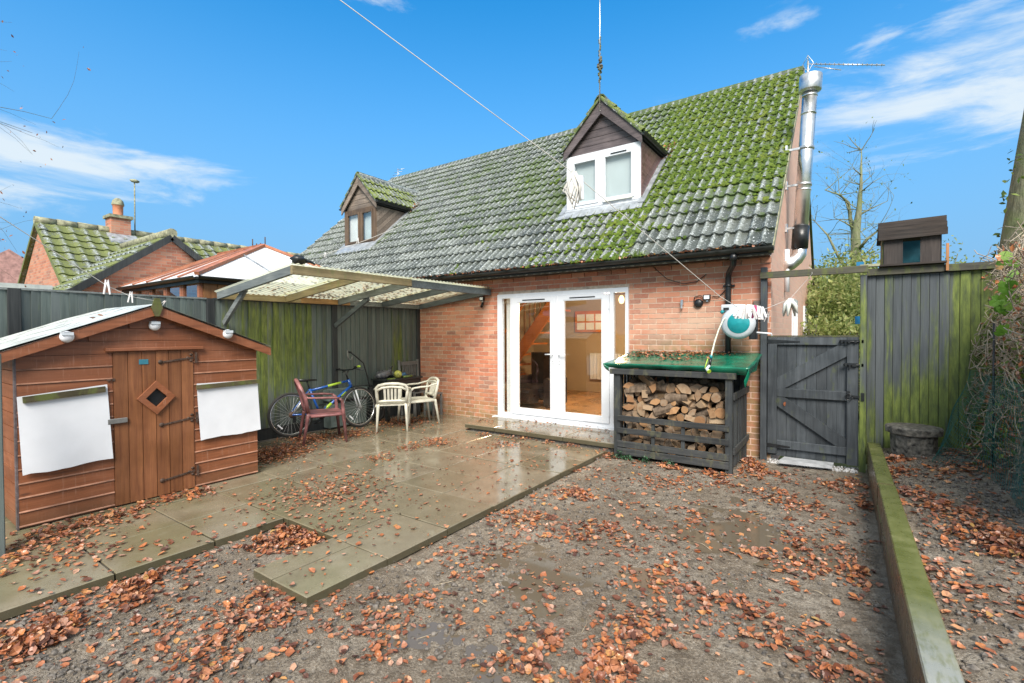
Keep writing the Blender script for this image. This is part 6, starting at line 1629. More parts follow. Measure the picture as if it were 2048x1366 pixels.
MB().lathe((-18.2, 5.28, 5.13), [(.15, 0), (.125, .05), (.13, .30), (.15, .33)], 14).build('chimney_pot', M['terracotta'], ch); MB().lathe((-18.2, 5.28, 5.46), [(.155, 0), (.155, .04), (.13, .14), (.06, .21), (.001, .22)], 14).build('pot_cowl', M['cap_conc'], ch)
p = at(270, 480, 'x', -18.2); ptp = at(269, 366, 'x', -18.2)
q = MB().tube([p-Vector((0,0,.3)), ptp], .018, 6); q.blob(at(269, 362, 'x', -18.2), (.06, .12, .06), 1, 5, 8, .2); q.build('chimney_aerial', M['cap_conc'], None, 'tall thin white aerial pole behind the bungalow chimney', 'aerial')
# brown conservatory
cs = empty('conservatory', (-12, 6, 0), 'brown timber conservatory with white hipped polycarbonate roof behind the fence', 'conservatory')
CX_, CYa, CYb, CZ, RY_, RZ_, RX_ = -10.0, 4.07, 8.3, 2.66, 6.25, 3.68, -11.7
XB = -14.0
q = MB(); q.box((XB, CYa+.12, -.3), (CX_-.12, CYa+.16, 2.15)); q.box((CX_-.16, CYa+.16, -.3), (CX_-.12, CYb, 2.6)); q.build('wall', M['cons_wall'], cs)
for k in range(9): MB().box((CX_-.119, CYa+.16+.25*k, 1.8), (CX_-.10, CYa+.16+.25*k+.235, 2.60)).build('cladding_board', M['cons_wall'], cs)
xx = CX_-.12
for k in range(5):
    x1 = xx-.78*k; q = MB()
    q.box((x1-.78, CYa+.09, 2.15), (x1-.70, CYa+.16, 2.60)); q.box((x1-.70, CYa+.09, 2.53), (x1, CYa+.16, 2.60)); q.box((x1-.08, CYa+.085, 2.15), (x1, CYa+.15, 2.53)); q.build('window', M['cons_frame'], cs)
    MB().box((x1-.70, CYa+.12, 2.15), (x1-.08, CYa+.13, 2.53)).build('pane', M['glass'], cs)
q = MB(); gutter(q, (XB, CYa-.02, CZ-.02), (1,0,0), CX_-XB+.04, .06); gutter(q, (CX_+.04, CYa, CZ-.02), (0,1,0), CYb-CYa, .06); q.box((XB, CYa+.03, CZ-.14), (CX_, CYa+.08, CZ)); q.box((CX_-.08, CYa+.08, CZ-.14), (CX_-.03, CYb, CZ)); q.build('gutter', M['gutter'], cs)
P1, P2, PA, PB2 = Vector((CX_, CYa, CZ)), Vector((CX_, CYb, CZ)), Vector((RX_, RY_, RZ_)), Vector((XB, RY_, RZ_))
q = MB().prism([P1, P2, PA], (0,0,-.03)); q.build('roof_sheet', M['polyw'], cs)
for k in range(5):
    t0, t1 = k/5, (k+1)/5
    a0, a1 = P1.lerp(Vector((XB, CYa, CZ)), t0), P1.lerp(Vector((XB, CYa, CZ)), t1); b0, b1 = PA.lerp(PB2, t0), PA.lerp(PB2, t1)
    MB().prism([a0, b0, b1, a1], (0,0,-.03)).build('roof_sheet', M['polyw'], cs)
    MB().beam(a1+Vector((0,0,.02)), b1+Vector((0,0,.02)), .05, .03).build('glazing_bar', M['cons_frame'], cs)
q = MB().prism([P2, Vector((XB, CYb, CZ)), PB2, PA], (0,0,-.03)); q.build('roof_sheet', M['polyw'], cs)
for a, b_ in ((P1, PA), (P2, PA), (PA, PB2)): MB().beam(a+Vector((0,0,.03)), b_+Vector((0,0,.03)), .09, .06).build('hip_bar', M['cons_frame'], cs)
MB().beam(P1.lerp(P2, .42)+Vector((0,0,.01)), P1.lerp(PA, .62)+Vector((0.02,0,.03)), .03, .02).build('glazing_bar', M['lead'], cs)
for k, (px_, py_) in enumerate(((505, 478), (530, 474), (513, 487), (521, 486))):
    a = at(px_, py_, 'x', -12.5); MB().tube([a, a+Vector((0,0,-.28))], .014, 5).build('finial', M['iron'], cs)
# far pink-roofed house
pf = empty('far_house', (-30, 5, 0), 'distant house with pale pink roof at the far left', 'house')
a, b_, c_ = at(-40, 560, 'x', -30), at(18, 498, 'x', -30), at(50, 522, 'x', -30)
q = MB().prism([(-30, b_.y-3.2, b_.z-2.4), (-30, b_.y, b_.z), (-30, b_.y+3.2, b_.z-2.4)], (-9, 0, 0)); q.build('roof', M['pinkwall'], pf)
MB().box((-38.8, b_.y-2.9, -.3), (-30.1, b_.y+2.9, b_.z-2.4)).build('wall', M['pinkwall'], pf)
# low flat white roof just over the fence
q = MB(); p = at(105, 571, 'x', -11.0); q.box((-12.5, -3, p.z-.08), (-11.0, p.y, p.z)); fr_ = q.build('roof', M['roof_felt'], None); fr_.name = 'flat_roofed_shed'; label(fr_, 'low flat white shed roof just over the left fence', 'shed'); MB

# ================================================================== PLANTS
def leafcards(centers, size, mat, name, parent=None, flatz=.5, seed=0, **k):
    """many small leaf-shaped faces (rhombs folded on the midrib)"""
    r_ = np.random.default_rng(seed); n = len(centers); c = np.array(centers)
    s_ = r_.uniform(size[0], size[1], n)
    yaw_ = r_.uniform(0, 6.283, n); pit = r_.normal(0, flatz, n); rl = r_.normal(0, flatz, n)
    base_ = np.array([(0,-.5,0),(.28,-.05,.10),(0,.55,0),(-.28,-.05,.10),(.18,.28,.05),(-.18,.28,.05)])
    fs0 = [(0,1,4,2),(0,2,5,3)]
    cy_, sy_ = np.cos(yaw_), np.sin(yaw_); cp_, sp_ = np.cos(pit), np.sin(pit); cr_, sr_ = np.cos(rl), np.sin(rl)
    V = base_[None]*s_[:,None,None]
    x_, y_, z_ = V[...,0], V[...,1], V[...,2]
    x2 = x_*cr_[:,None]+z_*sr_[:,None]; z2 = -x_*sr_[:,None]+z_*cr_[:,None]
    y3 = y_*cp_[:,None]-z2*sp_[:,None]; z3 = y_*sp_[:,None]+z2*cp_[:,None]
    x4 = x2*cy_[:,None]-y3*sy_[:,None]; y4 = x2*sy_[:,None]+y3*cy_[:,None]
    W = np.stack([x4, y4, z3], -1)+c[:,None,:]
    F_ = [tuple(6*i+q for q in f) for i in range(n) for f in fs0]
    off = np.array(WLOC[parent.name]) if parent is not None else np.zeros(3)
    if parent is None: off = np.array([c[:,0].mean(), c[:,1].mean(), c[:,2].min()])
    me = bpy.data.meshes.new(name); me.from_pydata((W.reshape(-1,3)-off).tolist(), [], F_); me.materials.append(mat); me.update()
    o = bpy.data.objects.new(name, me); COL.objects.link(o)
    if parent is not None: o.parent = parent
    else: o.location = off
    WLOC[o.name] = Vector(off); return label(o, **k)
def crown(c, r, n, seed, clumps=14):
    r_ = np.random.default_rng(seed); pts = []
    cc = r_.normal(0, .45, (clumps, 3)); cc[:,2] = np.abs(cc[:,2])*.9-.1
    for k in range(n):
        j = r_.integers(clumps); d = r_.normal(0, 1, 3); d /= np.linalg.norm(d)+1e-9
        p = cc[j] + d*(.42*r_.random()**.33)
        pts.append((c[0]+p[0]*r[0], c[1]+p[1]*r[1], c[2]+p[2]*r[2]))
    return pts
def branch(q, p, d, L, r, depth, rr, tips, sag=0.0, gn=3):
    pts = [Vector(p)]; d = Vector(d).normalized(); n = 5
    for i in range(n):
        d = (d+Vector((rr.uniform(-1,1), rr.uniform(-1,1), rr.uniform(-.7,.7)))*.16+Vector((0,0,-sag))).normalized(); pts.append(pts[-1]+d*(L/n))
    q.tube(pts, [r*(1-.6*i/n) for i in range(n+1)], 7 if r > .03 else 4, cap=False)
    tips.append(pts[-1])
    if depth > 0:
        for k in range(gn):
            i = rr.randint(2, n); nd = (d+Vector((rr.uniform(-1,1), rr.uniform(-1,1), rr.uniform(-.5,.9)))*.9).normalized()
            branch(q, pts[i], nd, L*rr.uniform(.5,.72), r*.45, depth-1, rr, tips, sag, gn)
# hedge and bushes seen over the gate
for k, (px_, py_, Y_, rx, rz, n, lab) in enumerate(((1672, 600, 13.5, 1.3, 1.1, 5200, 'yellow-green bushy hedge seen through the opening above the gate'), (1655, 560, 17, 1.5, 1.5, 3600, 'paler shrub behind the hedge, just right of the house gable'), (1745, 560, 18, 2.2, 1.5, 3800, 'leafy shrub behind the fence below the bare tree'), (1690, 655, 11.5, 1.4, .32, 1800, 'low clipped hedge just above the gate top'))):
    c_ = at(px_, py_, 'y', Y_); z0 = 0
    pl_ = empty('hedge' if k in (0, 3) else 'shrub', (c_.x, Y_, 0), lab, 'hedge' if k in (0, 3) else 'shrub')
    pts = crown((c_.x, Y_, c_.z-.25*rz), (rx, 1.2, rz), n, 10+k, 22)
    pts += crown((c_.x, Y_, max(.4, c_.z-1.5)), (rx, 1.2, 1.2), n//2, 30+k, 18)
    leafcards(pts, (.06, .12), M['leaf_hedge'], 'foliage', pl_, .9, k, kind='stuff')
    q = MB(); rr = random.Random(k)
    for t in range(14): x_ = c_.x+rr.uniform(-.8,.8)*rx; q.tube([(x_, Y_, -.2), (x_+rr.uniform(-.3,.3), Y_+rr.uniform(-.2,.2), c_.z*.5), (x_+rr.uniform(-.6,.6), Y_, c_.z+.4*rz)], [.03, .02, .006], 5)
    q.build('stems', M['bark'], pl_, kind='stuff')
# the bare ivy-clad tree
tb_ = empty('bare_tree', (-.1, 20, -.2), 'bare lopped tree with ivy on its trunk behind the gate', 'tree')
q = MB(); tips = []; Y_ = 20
def A_(px_, py_, dy=0): return at(px_, py_, 'y', Y_+dy)
trunk = [A_(1716, 700), A_(1714, 600), A_(1712, 520), A_(1711, 470), A_(1718, 420), A_(1722, 370), A_(1723, 300)]
q.tube(trunk, [.20, .18, .165, .14, .085, .05, .012], 10)
rr = random.Random(12)
for (pts, r0) in (([(1711, 480), (1701, 440), (1697, 405), (1680, 390), (1650, 380)], .10), ([(1700, 545), (1680, 520), (1655, 470), (1630, 443)], .09), ([(1716, 500), (1735, 478), (1755, 462), (1760, 448)], .08), ([(1719, 430), (1740, 418), (1775, 402)], .05), ([(1714, 460), (1690, 445), (1668, 435)], .05), ([(1721, 385), (1745, 365), (1770, 350)], .03), ([(1722, 350), (1708, 338), (1704, 330)], .03), ([(1706, 530), (1740, 500), (1754, 478)], .05), ([(1690, 560), (1660, 545), (1632, 540)], .05), ([(1697, 420), (1690, 400), (1672, 385)], .04)):
    P_ = [A_(a, b_, rr.uniform(-.6, .6)*(i > 0)) for i, (a, b_) in enumerate(pts)]
    q.tube(P_, [r0*.75*(1-.8*i/(len(P_)-1)) for i in range(len(P_))], 7)
    for t in range(7):
        i = rr.randint(1, len(P_)-1); branch(q, P_[i], (rr.uniform(-1,1), rr.uniform(-.6,.6), rr.uniform(-.1,1)), rr.uniform(.5, 1.1), r0*.16, 2, rr, tips, 0, 2)
for i in range(2, 7):
    for t in range(4): branch(q, trunk[i], (rr.uniform(-1,1), rr.uniform(-.6,.6), rr.uniform(0,1)), rr.uniform(.35, .8), .018, 1, rr, tips, 0, 2)
q.build('trunk', M['bark_green'], tb_)
pts = []
for k in range(700):
    t = rr.random()**.8*3.0; i = int(t); p = trunk[i].lerp(trunk[i+1], t-i); a = rr.uniform(0, 6.28); r_ = .26+rr.uniform(0, .22)
    if rr.random() < .15+.8*(t < 2.4): pts.append((p.x+r_*math.cos(a), p.y+r_*math.sin(a), p.z+rr.uniform(-.1,.1)))
for t_ in tips[::4]:
    for k in range(1): pts.append((t_.x+rr.uniform(-.1,.1), t_.y+rr.uniform(-.1,.1), t_.z+rr.uniform(-.1,.1)))
leafcards(pts, (.05, .11), M['leaf_ivy'], 'ivy_leaves', tb_, .9, 3, kind='stuff')
# leaning trunk at the right edge
t_ = empty('leaning_tree', (1.9, 9, 0), 'thick pale green leaning tree trunk at the right edge', 'tree')
a, b_ = at(2052, 560, 'y', 9), at(2095, 280, 'y', 9); d_ = (b_-a)
q = MB(); P_ = [a-d_*1.0, a-d_*.4, a, a+d_*.5, b_, b_+d_*.6, b_+d_*1.6]; q.tube(P_, [.36, .34, .31, .29, .27, .24, .18], 16); q.build('trunk', M['bark_green'], t_)
pts = []
for k in range(200): p = P_[1].lerp(P_[4], rr.random()); a_ = rr.uniform(0, 6.28); pts.append((p.x+.34*math.cos(a_), p.y+.34*math.sin(a_), p.z))
leafcards(pts, (.05, .10), M['leaf_ivy'], 'ivy_leaves', t_, .8, 5, kind='stuff')
# bramble bank at the right edge, behind green netting
hb = empty('bramble_hedge', (1.3, 6, .2), 'tangled dry bramble hedge with ivy and green netting at the right edge', 'hedge')
rr = random.Random(21)
def face_x(y, z):     # how far left the tangle reaches
    t = max(0, min(1, (z-.25)/1.9))
    base_ = 1.07
    if y > 5.9: base_ = 1.07 + .10*t*t - .20*(1-t)**2*max(0, 1-abs(y-6.3)/.9)
    return base_ + .05*mn.noise(Vector((y*2, z*2, 0)))
for (cnt_, mt, zr, nm_) in ((1500, 'twig', (.25, 2.25), 'bramble_stems'), (900, 'twig_pale', (1.2, 2.35), 'pale_stems')):
    q = MB()
    for k in range(cnt_):
        y_ = rr.uniform(3.2, 7.3); z_ = rr.uniform(*zr); x_ = face_x(y_, z_)+rr.random()**2*.8+.02
        d = Vector((rr.uniform(-.6,.6), rr.uniform(-1,1), rr.uniform(-.8,.8))).normalized(); L_ = rr.uniform(.08, .26)
        p = Vector((x_, y_, z_)); b2 = d.cross(Vector((rr.uniform(-1,1), rr.uniform(-1,1), rr.uniform(-1,1)))).normalized()*rr.uniform(0, .07)
        P_ = [p-d*L_, p-d*L_*.4+b2*.7, p+d*L_*.3+b2, p+d*L_]
        for v in P_: v.x = max(v.x, face_x(v.y, v.z)-.05)
        q.tube(P_, rr.uniform(.002, .0055), 4, cap=False)
    q.build(nm_, M[mt], hb, kind='stuff')
q = MB(); 
for k in range(40): q.blob((1.62+rr.uniform(-.08,.2), rr.uniform(3.2, 7.2), rr.uniform(.2, 1.9)), (.28, .3, .26), k, 5, 8, .3)
q.build('dense_core', M['twig'], hb, kind='stuff')
pts = [(face_x(y_, z_)+rr.uniform(-.02,.35), y_, z_) for y_, z_ in ((rr.uniform(4.0, 7.2), rr.uniform(.3, 1.9)) for _ in range(2600))]
leafcards(pts, (.025, .055), M['leaf_ivy'], 'ivy_leaves', hb, .9, 7, kind='stuff')
pts = [(face_x(y_, z_)+rr.uniform(-.03,.30), y_, z_) for y_, z_ in ((rr.uniform(3.6, 7.2), rr.uniform(.3, 2.3)) for _ in range(1500))]
leafcards(pts, (.03, .07), M['leaf'], 'dead_leaves', hb, .9, 8, kind='stuff')
# the big bright leaves near the top
LFm = MB(); LFm.add([(0,-.5,0),(.35,-.3,.05),(.5,.0,.0),(.28,.12,.03),(.30,.38,.02),(0,.55,-.03),(-.30,.38,.02),(-.28,.12,.03),(-.5,.0,.0),(-.35,-.3,.05),(0,0,.02)], [(i, (i+1) % 10, 10) for i in range(10)], 0)
LFm_ = {k: LFm.mesh('ivy_leaf', M[m_]) for k, m_ in (('g', 'leaf_bright'), ('b', 'leaf'))}
for k in range(30):
    px_ = rr.choice((2022, 2005, 2030, 2012, 2040, 1995))+rr.uniform(-14, 14); py_ = rr.choice((545, 520, 575, 600, 610, 565, 660))+rr.uniform(-14, 14)
    kind = 'g'
    if px_ < 2005 and py_ < 560: kind = 'b'
    Y_ = rr.uniform(5.4, 5.9); p = at(px_, py_, 'y', Y_)
    o = bpy.data.objects.new('ivy_leaf', LFm_[kind]); COL.objects.link(o); o.parent = hb
    s_ = rr.uniform(.055, .11); o.matrix_local = Matrix.Translation(p-WLOC[hb.name]) @ Matrix.Rotation(rr.uniform(0,6.28), 4, 'Y') @ Matrix.Rotation(R(90)+rr.uniform(-.6,.6), 4, 'X') @ Matrix.Scale(s_, 4)
# netting and its pole
def netx(y, z): t = max(0, min(1, (z-.26)/.95)); return face_x(y, z) - .03 - (.20*(1-t)**1.6)*max(.15, min(1, (y-5.0)/1.2))
q = MB()
ysn = [4.2+.045*i for i in range(60)]; zsn = [.27+.04*i for i in range(24)]
for y_ in ysn: q.tube([(netx(y_+.02*math.sin(z_*9), z_)+.01*mn.noise(Vector((y_*5, z_*5, 1))), y_+.02*math.sin(z_*9+y_*3), z_) for z_ in zsn[::2]], .0016, 3, cap=False)
for z_ in zsn: q.tube([(netx(y_, z_)+.01*mn.noise(Vector((y_*5, z_*5, 1))), y_, z_+.015*math.sin(y_*8)) for y_ in ysn[::2]], .0016, 3, cap=False)
q.build('green_netting', M['green_wire'], None, 'green plastic netting draped over the foot of the bramble hedge', 'netting')
p = at(1989, 945, 'z', .28); MB().tube([(p.x-.01, p.y, .2), (p.x-.015, p.y, 1.62)], .009, 8).build('net_pole', M['black'], None, 'thin dark pole holding the netting in front of the bramble hedge', 'pole')
# small weeds by the store foot, grass tuft in the gutter
for k, (px_, py_, s_, lab) in enumerate(((1248, 905, .07, 'clump of small green weed at the left foot of the log store'), (1262, 912, .05, 'little weed beside the left store post'), (1298, 918, .06, 'low weed under the front slats of the log store'), (1342, 925, .06, 'small green weed at the middle foot of the log store'))):
    p = at(px_, py_, 'z', -.04); p.y = 5.79; p.x += .02; pts = [(p.x+rr.gauss(0, s_*.6), p.y+rr.gauss(0, s_*.35), -.04+abs(rr.gauss(0, s_*.6))) for _ in range(46)]
    leafcards(pts, (.022, .045), M['leaf_weed'], 'weed', None, .6, k, lab=lab, cat='weed')
q = MB(); rr = random.Random(6); g0 = Vector((at(1278, 512, 'y', 6.5).x, 6.50, 2.60))
for k in range(26):
    d = Vector((rr.uniform(-1,1), rr.uniform(-.8,.2), rr.uniform(.2,1))).normalized(); L_ = rr.uniform(.08, .2); p = g0+Vector((rr.uniform(-.09,.09), 0, 0)); s_ = d.cross(Vector((0,1,0))).normalized()*.004
    m1, m2 = p+d*L_*.6, p+d*L_*1.0+Vector((0,-.02,-.05-rr.uniform(0,.10)*(k % 3 == 0)))
    q.add([p-s_, p+s_, m1+s_*.8, m1-s_*.8, m2], [(0,1,2,3), (3,2,4)])
q.build('grass_tuft', M['grass'], None, 'tuft of grass growing out of the roof gutter above the doors', 'grass')
# birch twigs hanging in from the left
bt = empty('birch_tree', (-9.2, -.9, 0), 'thin birch twigs with sparse leaves hanging in at the far left', 'tree')
q = MB(); tips = []; rr = random.Random(15)
q.tube([(-9.2, -1.3, -.2), (-9.2, -1.25, 2.5), (-9.1, -1.1, 5.5)], [.12, .09, .03], 8)
for k in range(18):
    z_ = 1.9+.19*k; branch(q, (-9.15, -1.2, z_), (.25, 1, rr.uniform(-.1, .35)), rr.uniform(1.1, 2.0), .012, 2, rr, tips, .07, 3)
q.build('trunk', M['bark'], bt)
pts = [tuple(t_+Vector((rr.uniform(-.12,.12), rr.uniform(-.12,.12), rr.uniform(-.2,.05)))) for t_ in tips for _ in range(2)]
leafcards(pts, (.025, .05), M['leaf'], 'leaves', bt, 1.0, 3, kind='stuff')

# ================================================================== FALLEN LEAVES, GRIT
rng = np.random.default_rng(11)
def leaf_variants(nv=7):
    out = []
    for k in range(nv):
        r_ = np.random.default_rng(k+3)
        L_, W_ = 1.0, r_.uniform(.52, .72); curl = r_.uniform(-.25, .65); fold = r_.uniform(.0, .16); tw = r_.uniform(-.25, .25)
        ys_ = [-.5, -.28, .0, .28, .5]; ws = [.0, .36*W_*1.1, .5*W_*1.12, .36*W_, .0]
        P_ = []
        for y_, w_ in zip(ys_, ws):
            zc = curl*(y_*y_)*1.5+r_.uniform(-.02, .02)
            if w_ == 0: P_.append((0, y_, zc))
            else:
                P_.append((-w_*r_.uniform(.9,1.1), y_, zc+fold+tw*y_*w_+r_.uniform(-.03,.03))); P_.append((0, y_, zc)); P_.append((w_*r_.uniform(.9,1.1), y_, zc+fold-tw*y_*w_+r_.uniform(-.03,.03)))
        P_ = np.array(P_); P_[:,2] -= P_[:,2].min()
        out.append(P_)
    F_ = [(0,2,1),(0,3,2),(1,2,5,4),(2,3,6,5),(4,5,8,7),(5,6,9,8),(7,8,10),(8,9,10)]
    return out, F_
LV, LFc = leaf_variants()
blobs0 = [(-6.11,3.44,0.33,9.0),(-5.95,3.15,.25,6),(-6.47,4.10,0.30,6.0),(-6.33,4.69,0.30,5.0),(-6.42,5.79,0.40,4.0),(-4.83,5.00,0.24,4.0),(-4.86,4.55,0.16,3.0),(-4.82,4.01,0.18,3.0),(-3.91,5.43,0.22,2.5),(-4.29,2.94,0.55,1.3),(-3.60,2.66,0.5,.6),(-4.20,2.56,0.4,.8),(-5.22,2.04,0.20,4.5),(-5.22,1.71,0.16,3.0),(-5.07,1.38,0.2,4.0),(-5.08,1.07,0.25,4.0),(-4.73,0.83,0.3,1.6),(-4.44,1.03,0.3,1.3),(-4.55,5.79,0.10,4.0),(-4.2,5.85,.10,4),(-3.89,5.90,0.10,4.0),(-3.5,5.88,.09,4),(-3.14,5.88,0.10,5.0),(-2.54,5.84,0.15,5.0),(-4.2,6.75,.3,.6),(-3.3,6.75,.3,.8),(-4.95,6.3,.12,2)]
blobs1 = [(-2.16,5.74,0.15,5.0),(-1.74,5.72,0.15,5.0),(-1.28,5.66,0.20,6.0),(-1.00,6.52,0.2,8.0),(-0.9,6.2,.15,7),(-0.62,6.03,0.25,5.0),(-0.25,6.07,0.25,4.0),(0.09,6.30,0.15,8.0),(0.12,5.50,0.15,5.0),(-3.67,2.13,0.22,8.0),(-3.37,2.15,0.18,6.0),(-3.64,1.81,0.28,4),(-3.72,1.50,0.25,4),(-3.7,1.19,0.25,4.5),(-3.78,0.88,0.24,9.0),(-3.6,0.72,0.26,10.0),(-3.4,1.0,.25,5),(-3.55,1.3,.2,5),(-3.33,0.72,0.22,5.0),(-3.1,.9,.2,3),(-3.13,1.35,0.15,1.0),(-3.04,1.52,0.16,5.0),(-2.75,1.42,0.18,4.0),(-2.4,1.2,.25,4),(-2.25,4.32,0.22,4),(-2.35,3.9,.15,3),(-2.30,3.56,0.20,3),(-2.4,2.9,.15,2.5),(-2.35,5.1,.2,2.5),(-1.64,3.39,0.30,2.6),(-1.18,4.05,0.35,2.2),(-1.26,3.44,0.35,2.2),(-0.59,3.89,0.50,1.5),(0.01,3.86,0.18,4.0),(0.13,3.53,0.10,6.0),(0.08,4.58,0.15,4.0),(-0.94,2.34,0.28,4.5),(-1.43,2.32,0.25,3.5),(-1.38,1.86,0.25,4.5),(-1.06,2.03,0.28,4.5),(-1.96,2.15,0.30,1.6),(-0.62,3.14,0.30,2.4),(-1.70,1.5,0.25,3),(-0.37,5.17,0.40,2.2),(-0.27,2.66,0.30,1.2),(-2.10,1.54,0.30,1.4),(-1.75,2.55,.3,2),(-.6,2.1,.25,2.2),(-2.1,1.0,.3,3.5),(.0,2.6,.15,2.5),(-1.9,4.8,.4,1)]
blobs2 = [(0.36,5.75,0.12,8.0),(.38,6.3,.10,8),(0.68,4.16,0.22,6.0),(0.79,3.94,0.18,9.0),(0.43,4.93,0.14,5),(0.60,4.64,0.22,4.5),(.85,6.6,.15,6),(.95,6.0,.2,5),(0.40,3.42,0.18,2.5),(0.46,3.05,0.2,1.5),(0.67,5.77,0.2,1.5),(.9,3.2,.3,2),(.6,2.4,.3,1)]
pos_, lay = [], []
K = 270
def add_pts(bl, zone):
    for (x_, y_, r_, w_) in bl:
        n = int(w_*K*math.pi*r_*r_*1.3)
        P_ = rng.normal(0, r_*.62, (n, 2))+(x_, y_)
        for p in P_: pos_.append((p[0], p[1], zone))
add_pts(blobs0, 0); add_pts(blobs1, 1); add_pts(blobs2, 2)
for k in range(11000): pos_.append((rng.uniform(-4.3, .15), .4+6.2*rng.random()**1.15, 1))
for k in range(420): pos_.append((rng.uniform(-6.9, -2.7), rng.uniform(.6, 6.4), 0))
for k in range(9000):
    x_, y_ = rng.uniform(-4.3, .15), .5+6.0*rng.random()**1.2
    if mn.noise(Vector((x_*1.3, y_*1.3, 21)))+.5*mn.noise(Vector((x_*4, y_*4, 3))) > .02: pos_.append((x_, y_, 3))
for k in range(380): pos_.append((rng.uniform(.3, 1.2), rng.uniform(1.5, 6.8), 2))
def on_patio(x, y):
    if y > 2.24 and -7.1 < x < -2.62 and y < 6.9: return .0
    if 1.63 < y <= 2.24 and -3.22 < x < -2.62: return .0
    if .49 < y < 2.25 and x < -3.9: return .0
    return None
items = []
dens = {}
for (x, y, zn) in pos_:
    if x < -7.05: continue
    if PX-1.2 < x < PX+.03 and PY0-.02 < y < PY1+.02: continue
    if y > 6.85: continue
    if WX0+.02 < x < WX1-.02 and y > WY0+.0: continue
    if zn == 2:
        if x < .30 or (x-.555)**2+(y-6.62)**2 < .06: continue
        z = bank_h(x, y)
    else:
        if x > .155-.0+ (6.8-y)*.0135: continue
        s_ = on_patio(x, y)
        if s_ is not None and (zn == 3 and rng.random() < .8 or zn == 1 and rng.random() < .93): continue
        if s_ is None: z = soil_h(x, y)
        else:
            z = .002
            if -5.1 < x < -2.5 and y > 5.96: z = .091
        # thinner where the soil is bare
        if s_ is None and mn.noise(Vector((x*1.6, y*1.6, 8))) +.5*mn.noise(Vector((x*5, y*5, 1))) < .10 and rng.random() < .85: continue
    key = (int(x*22), int(y*22)); dens[key] = dens.get(key, 0)+(0 if zn == 3 else 1)
    z += min(.055, .0055*dens[key])
    s0 = rng.uniform(.030, .060)
    if zn == 0 and y > 2.3: s0 *= .82
    if zn == 3: s0 = rng.uniform(.008, .030)
    elif rng.random() < .5: s0 *= rng.uniform(.3, .75)
    items.append((x, y, z, s0, rng.uniform(0, 6.283), rng.normal(0, .14+.055*min(8, dens[key])), rng.normal(0, .14+.055*min(8, dens[key])), int(rng.integers(len(LV)))))
# leaves lying on things: canopy sheets, tarpaulin, gutter, log store roof, bed timber
def put(x, y, z, s0=None, fl=.25, rx=0, ry=0): items.append((x, y, z, s0 or rng.uniform(.035, .06), rng.uniform(0, 6.283), rng.normal(rx, fl), rng.normal(ry, fl), int(rng.integers(len(LV)))))
for k in range(1500):
    y_ = 3.2+3.6*rng.random()**.8; t = rng.random()**1.7*.75; x_ = WX_ = -7.0+1.75*t
    if y_ < 4.3 and rng.random() < .75: continue
    put(x_, y_, 2.142+(.2043)*t+.003, rng.uniform(.04, .065), .3)
for (cx_, cy_, sx_, sy_, n) in ((-2.0, 6.72, .42, .07, 260), (-2.15, 6.55, .25, .06, 90), (-1.85, 6.3, .20, .09, 60), (-1.62, 6.78, .2, .04, 60), (-2.42, 6.5, .10, .2, 50)):
    for k in range(n):
        x_, y_ = rng.normal(cx_, sx_), rng.normal(cy_, sy_)
        if TX0+.02 < x_ < TX1-.05 and TY0 < y_ < 6.88: put(x_, y_, tz(x_, y_)+.004+rng.random()*.02, rng.uniform(.025, .05), .3)
for k in range(520):
    x_ = -.9-8*rng.random(); put(x_, EY-.03+rng.uniform(-.03,.05), 2.592+rng.uniform(0,.02), rng.uniform(.02, .05), .6)
for (x_, y_) in ((-2.83, 8.95), (-2.78, 9.05), (-9.36, 9.0)):
    for k in range(26): xx, yy = x_+rng.normal(0,.06), y_+rng.normal(0,.12); put(xx, yy, EZ+(yy-EY)*SL+.06+rng.uniform(0,.06), rng.uniform(.04,.06), .6)
for k in range(4): y_ = rng.uniform(1.6, 2.5); put(.33+rng.uniform(-.04,.04), y_, .288, .05, .1)
put(-.655, 6.825, .66, .06, .2, 1.4, 0); put(PX-.3, 1.45, 1.70, .06, .2); put(PX-.35, 1.52, 1.73, .05, .2)
items = np.array(items)
dist = np.hypot(np.hypot(items[:,0], items[:,1]), CAMZ-items[:,2])
# in view?
V_ = items[:,:3]-np.array(CAM); dz_ = V_@np.array(cF); px_ = 1024+970*(V_@np.array(cR))/np.maximum(dz_, .01); py_ = 683-970*(V_@np.array(cU))/np.maximum(dz_, .01)
inv = (dz_ > .3) & (px_ > 0) & (px_ < 2048) & (py_ < 1366)
near = (dz_ > .3) & (px_ > -250) & (px_ < 2300) & (py_ < 1600)
items = items[near]; dist = dist[near]; inv = inv[near]
score = np.where(inv, items[:,3]/dist, 0); order = np.argsort(-score)
LME = []
for k, P_ in enumerate(LV):
    me = bpy.data.meshes.new('fallen_leaf'); me.from_pydata(P_.tolist(), [], LFc); me.materials.append(M['leaf']); me.update(); LME.append(me)
def euler_m(yaw_, a, b_): return Matrix.Rotation(yaw_, 4, 'Z') @ Matrix.Rotation(a, 4, 'X') @ Matrix.Rotation(b_, 4, 'Y')
for i in order[:298]:
    x, y, z, s0, yw, a, b_, v = items[i]
    o = bpy.data.objects.new('fallen_leaf', LME[int(v)]); COL.objects.link(o)
    o.matrix_world = Matrix.Translation((x, y, z+.002)) @ euler_m(yw, a, b_) @ Matrix.Scale(s0, 4)
    label(o, 'single wet brown fallen beech leaf lying in the foreground', 'leaf', 'fallen leaves in the foreground')
it = items[order[298:]]; n = len(it)
cy_, sy_ = np.cos(it[:,4])[:,None], np.sin(it[:,4])[:,None]; ca, sa = np.cos(it[:,5])[:,None], np.sin(it[:,5])[:,None]; cb_, sb_ = np.cos(it[:,6])[:,None], np.sin(it[:,6])[:,None]
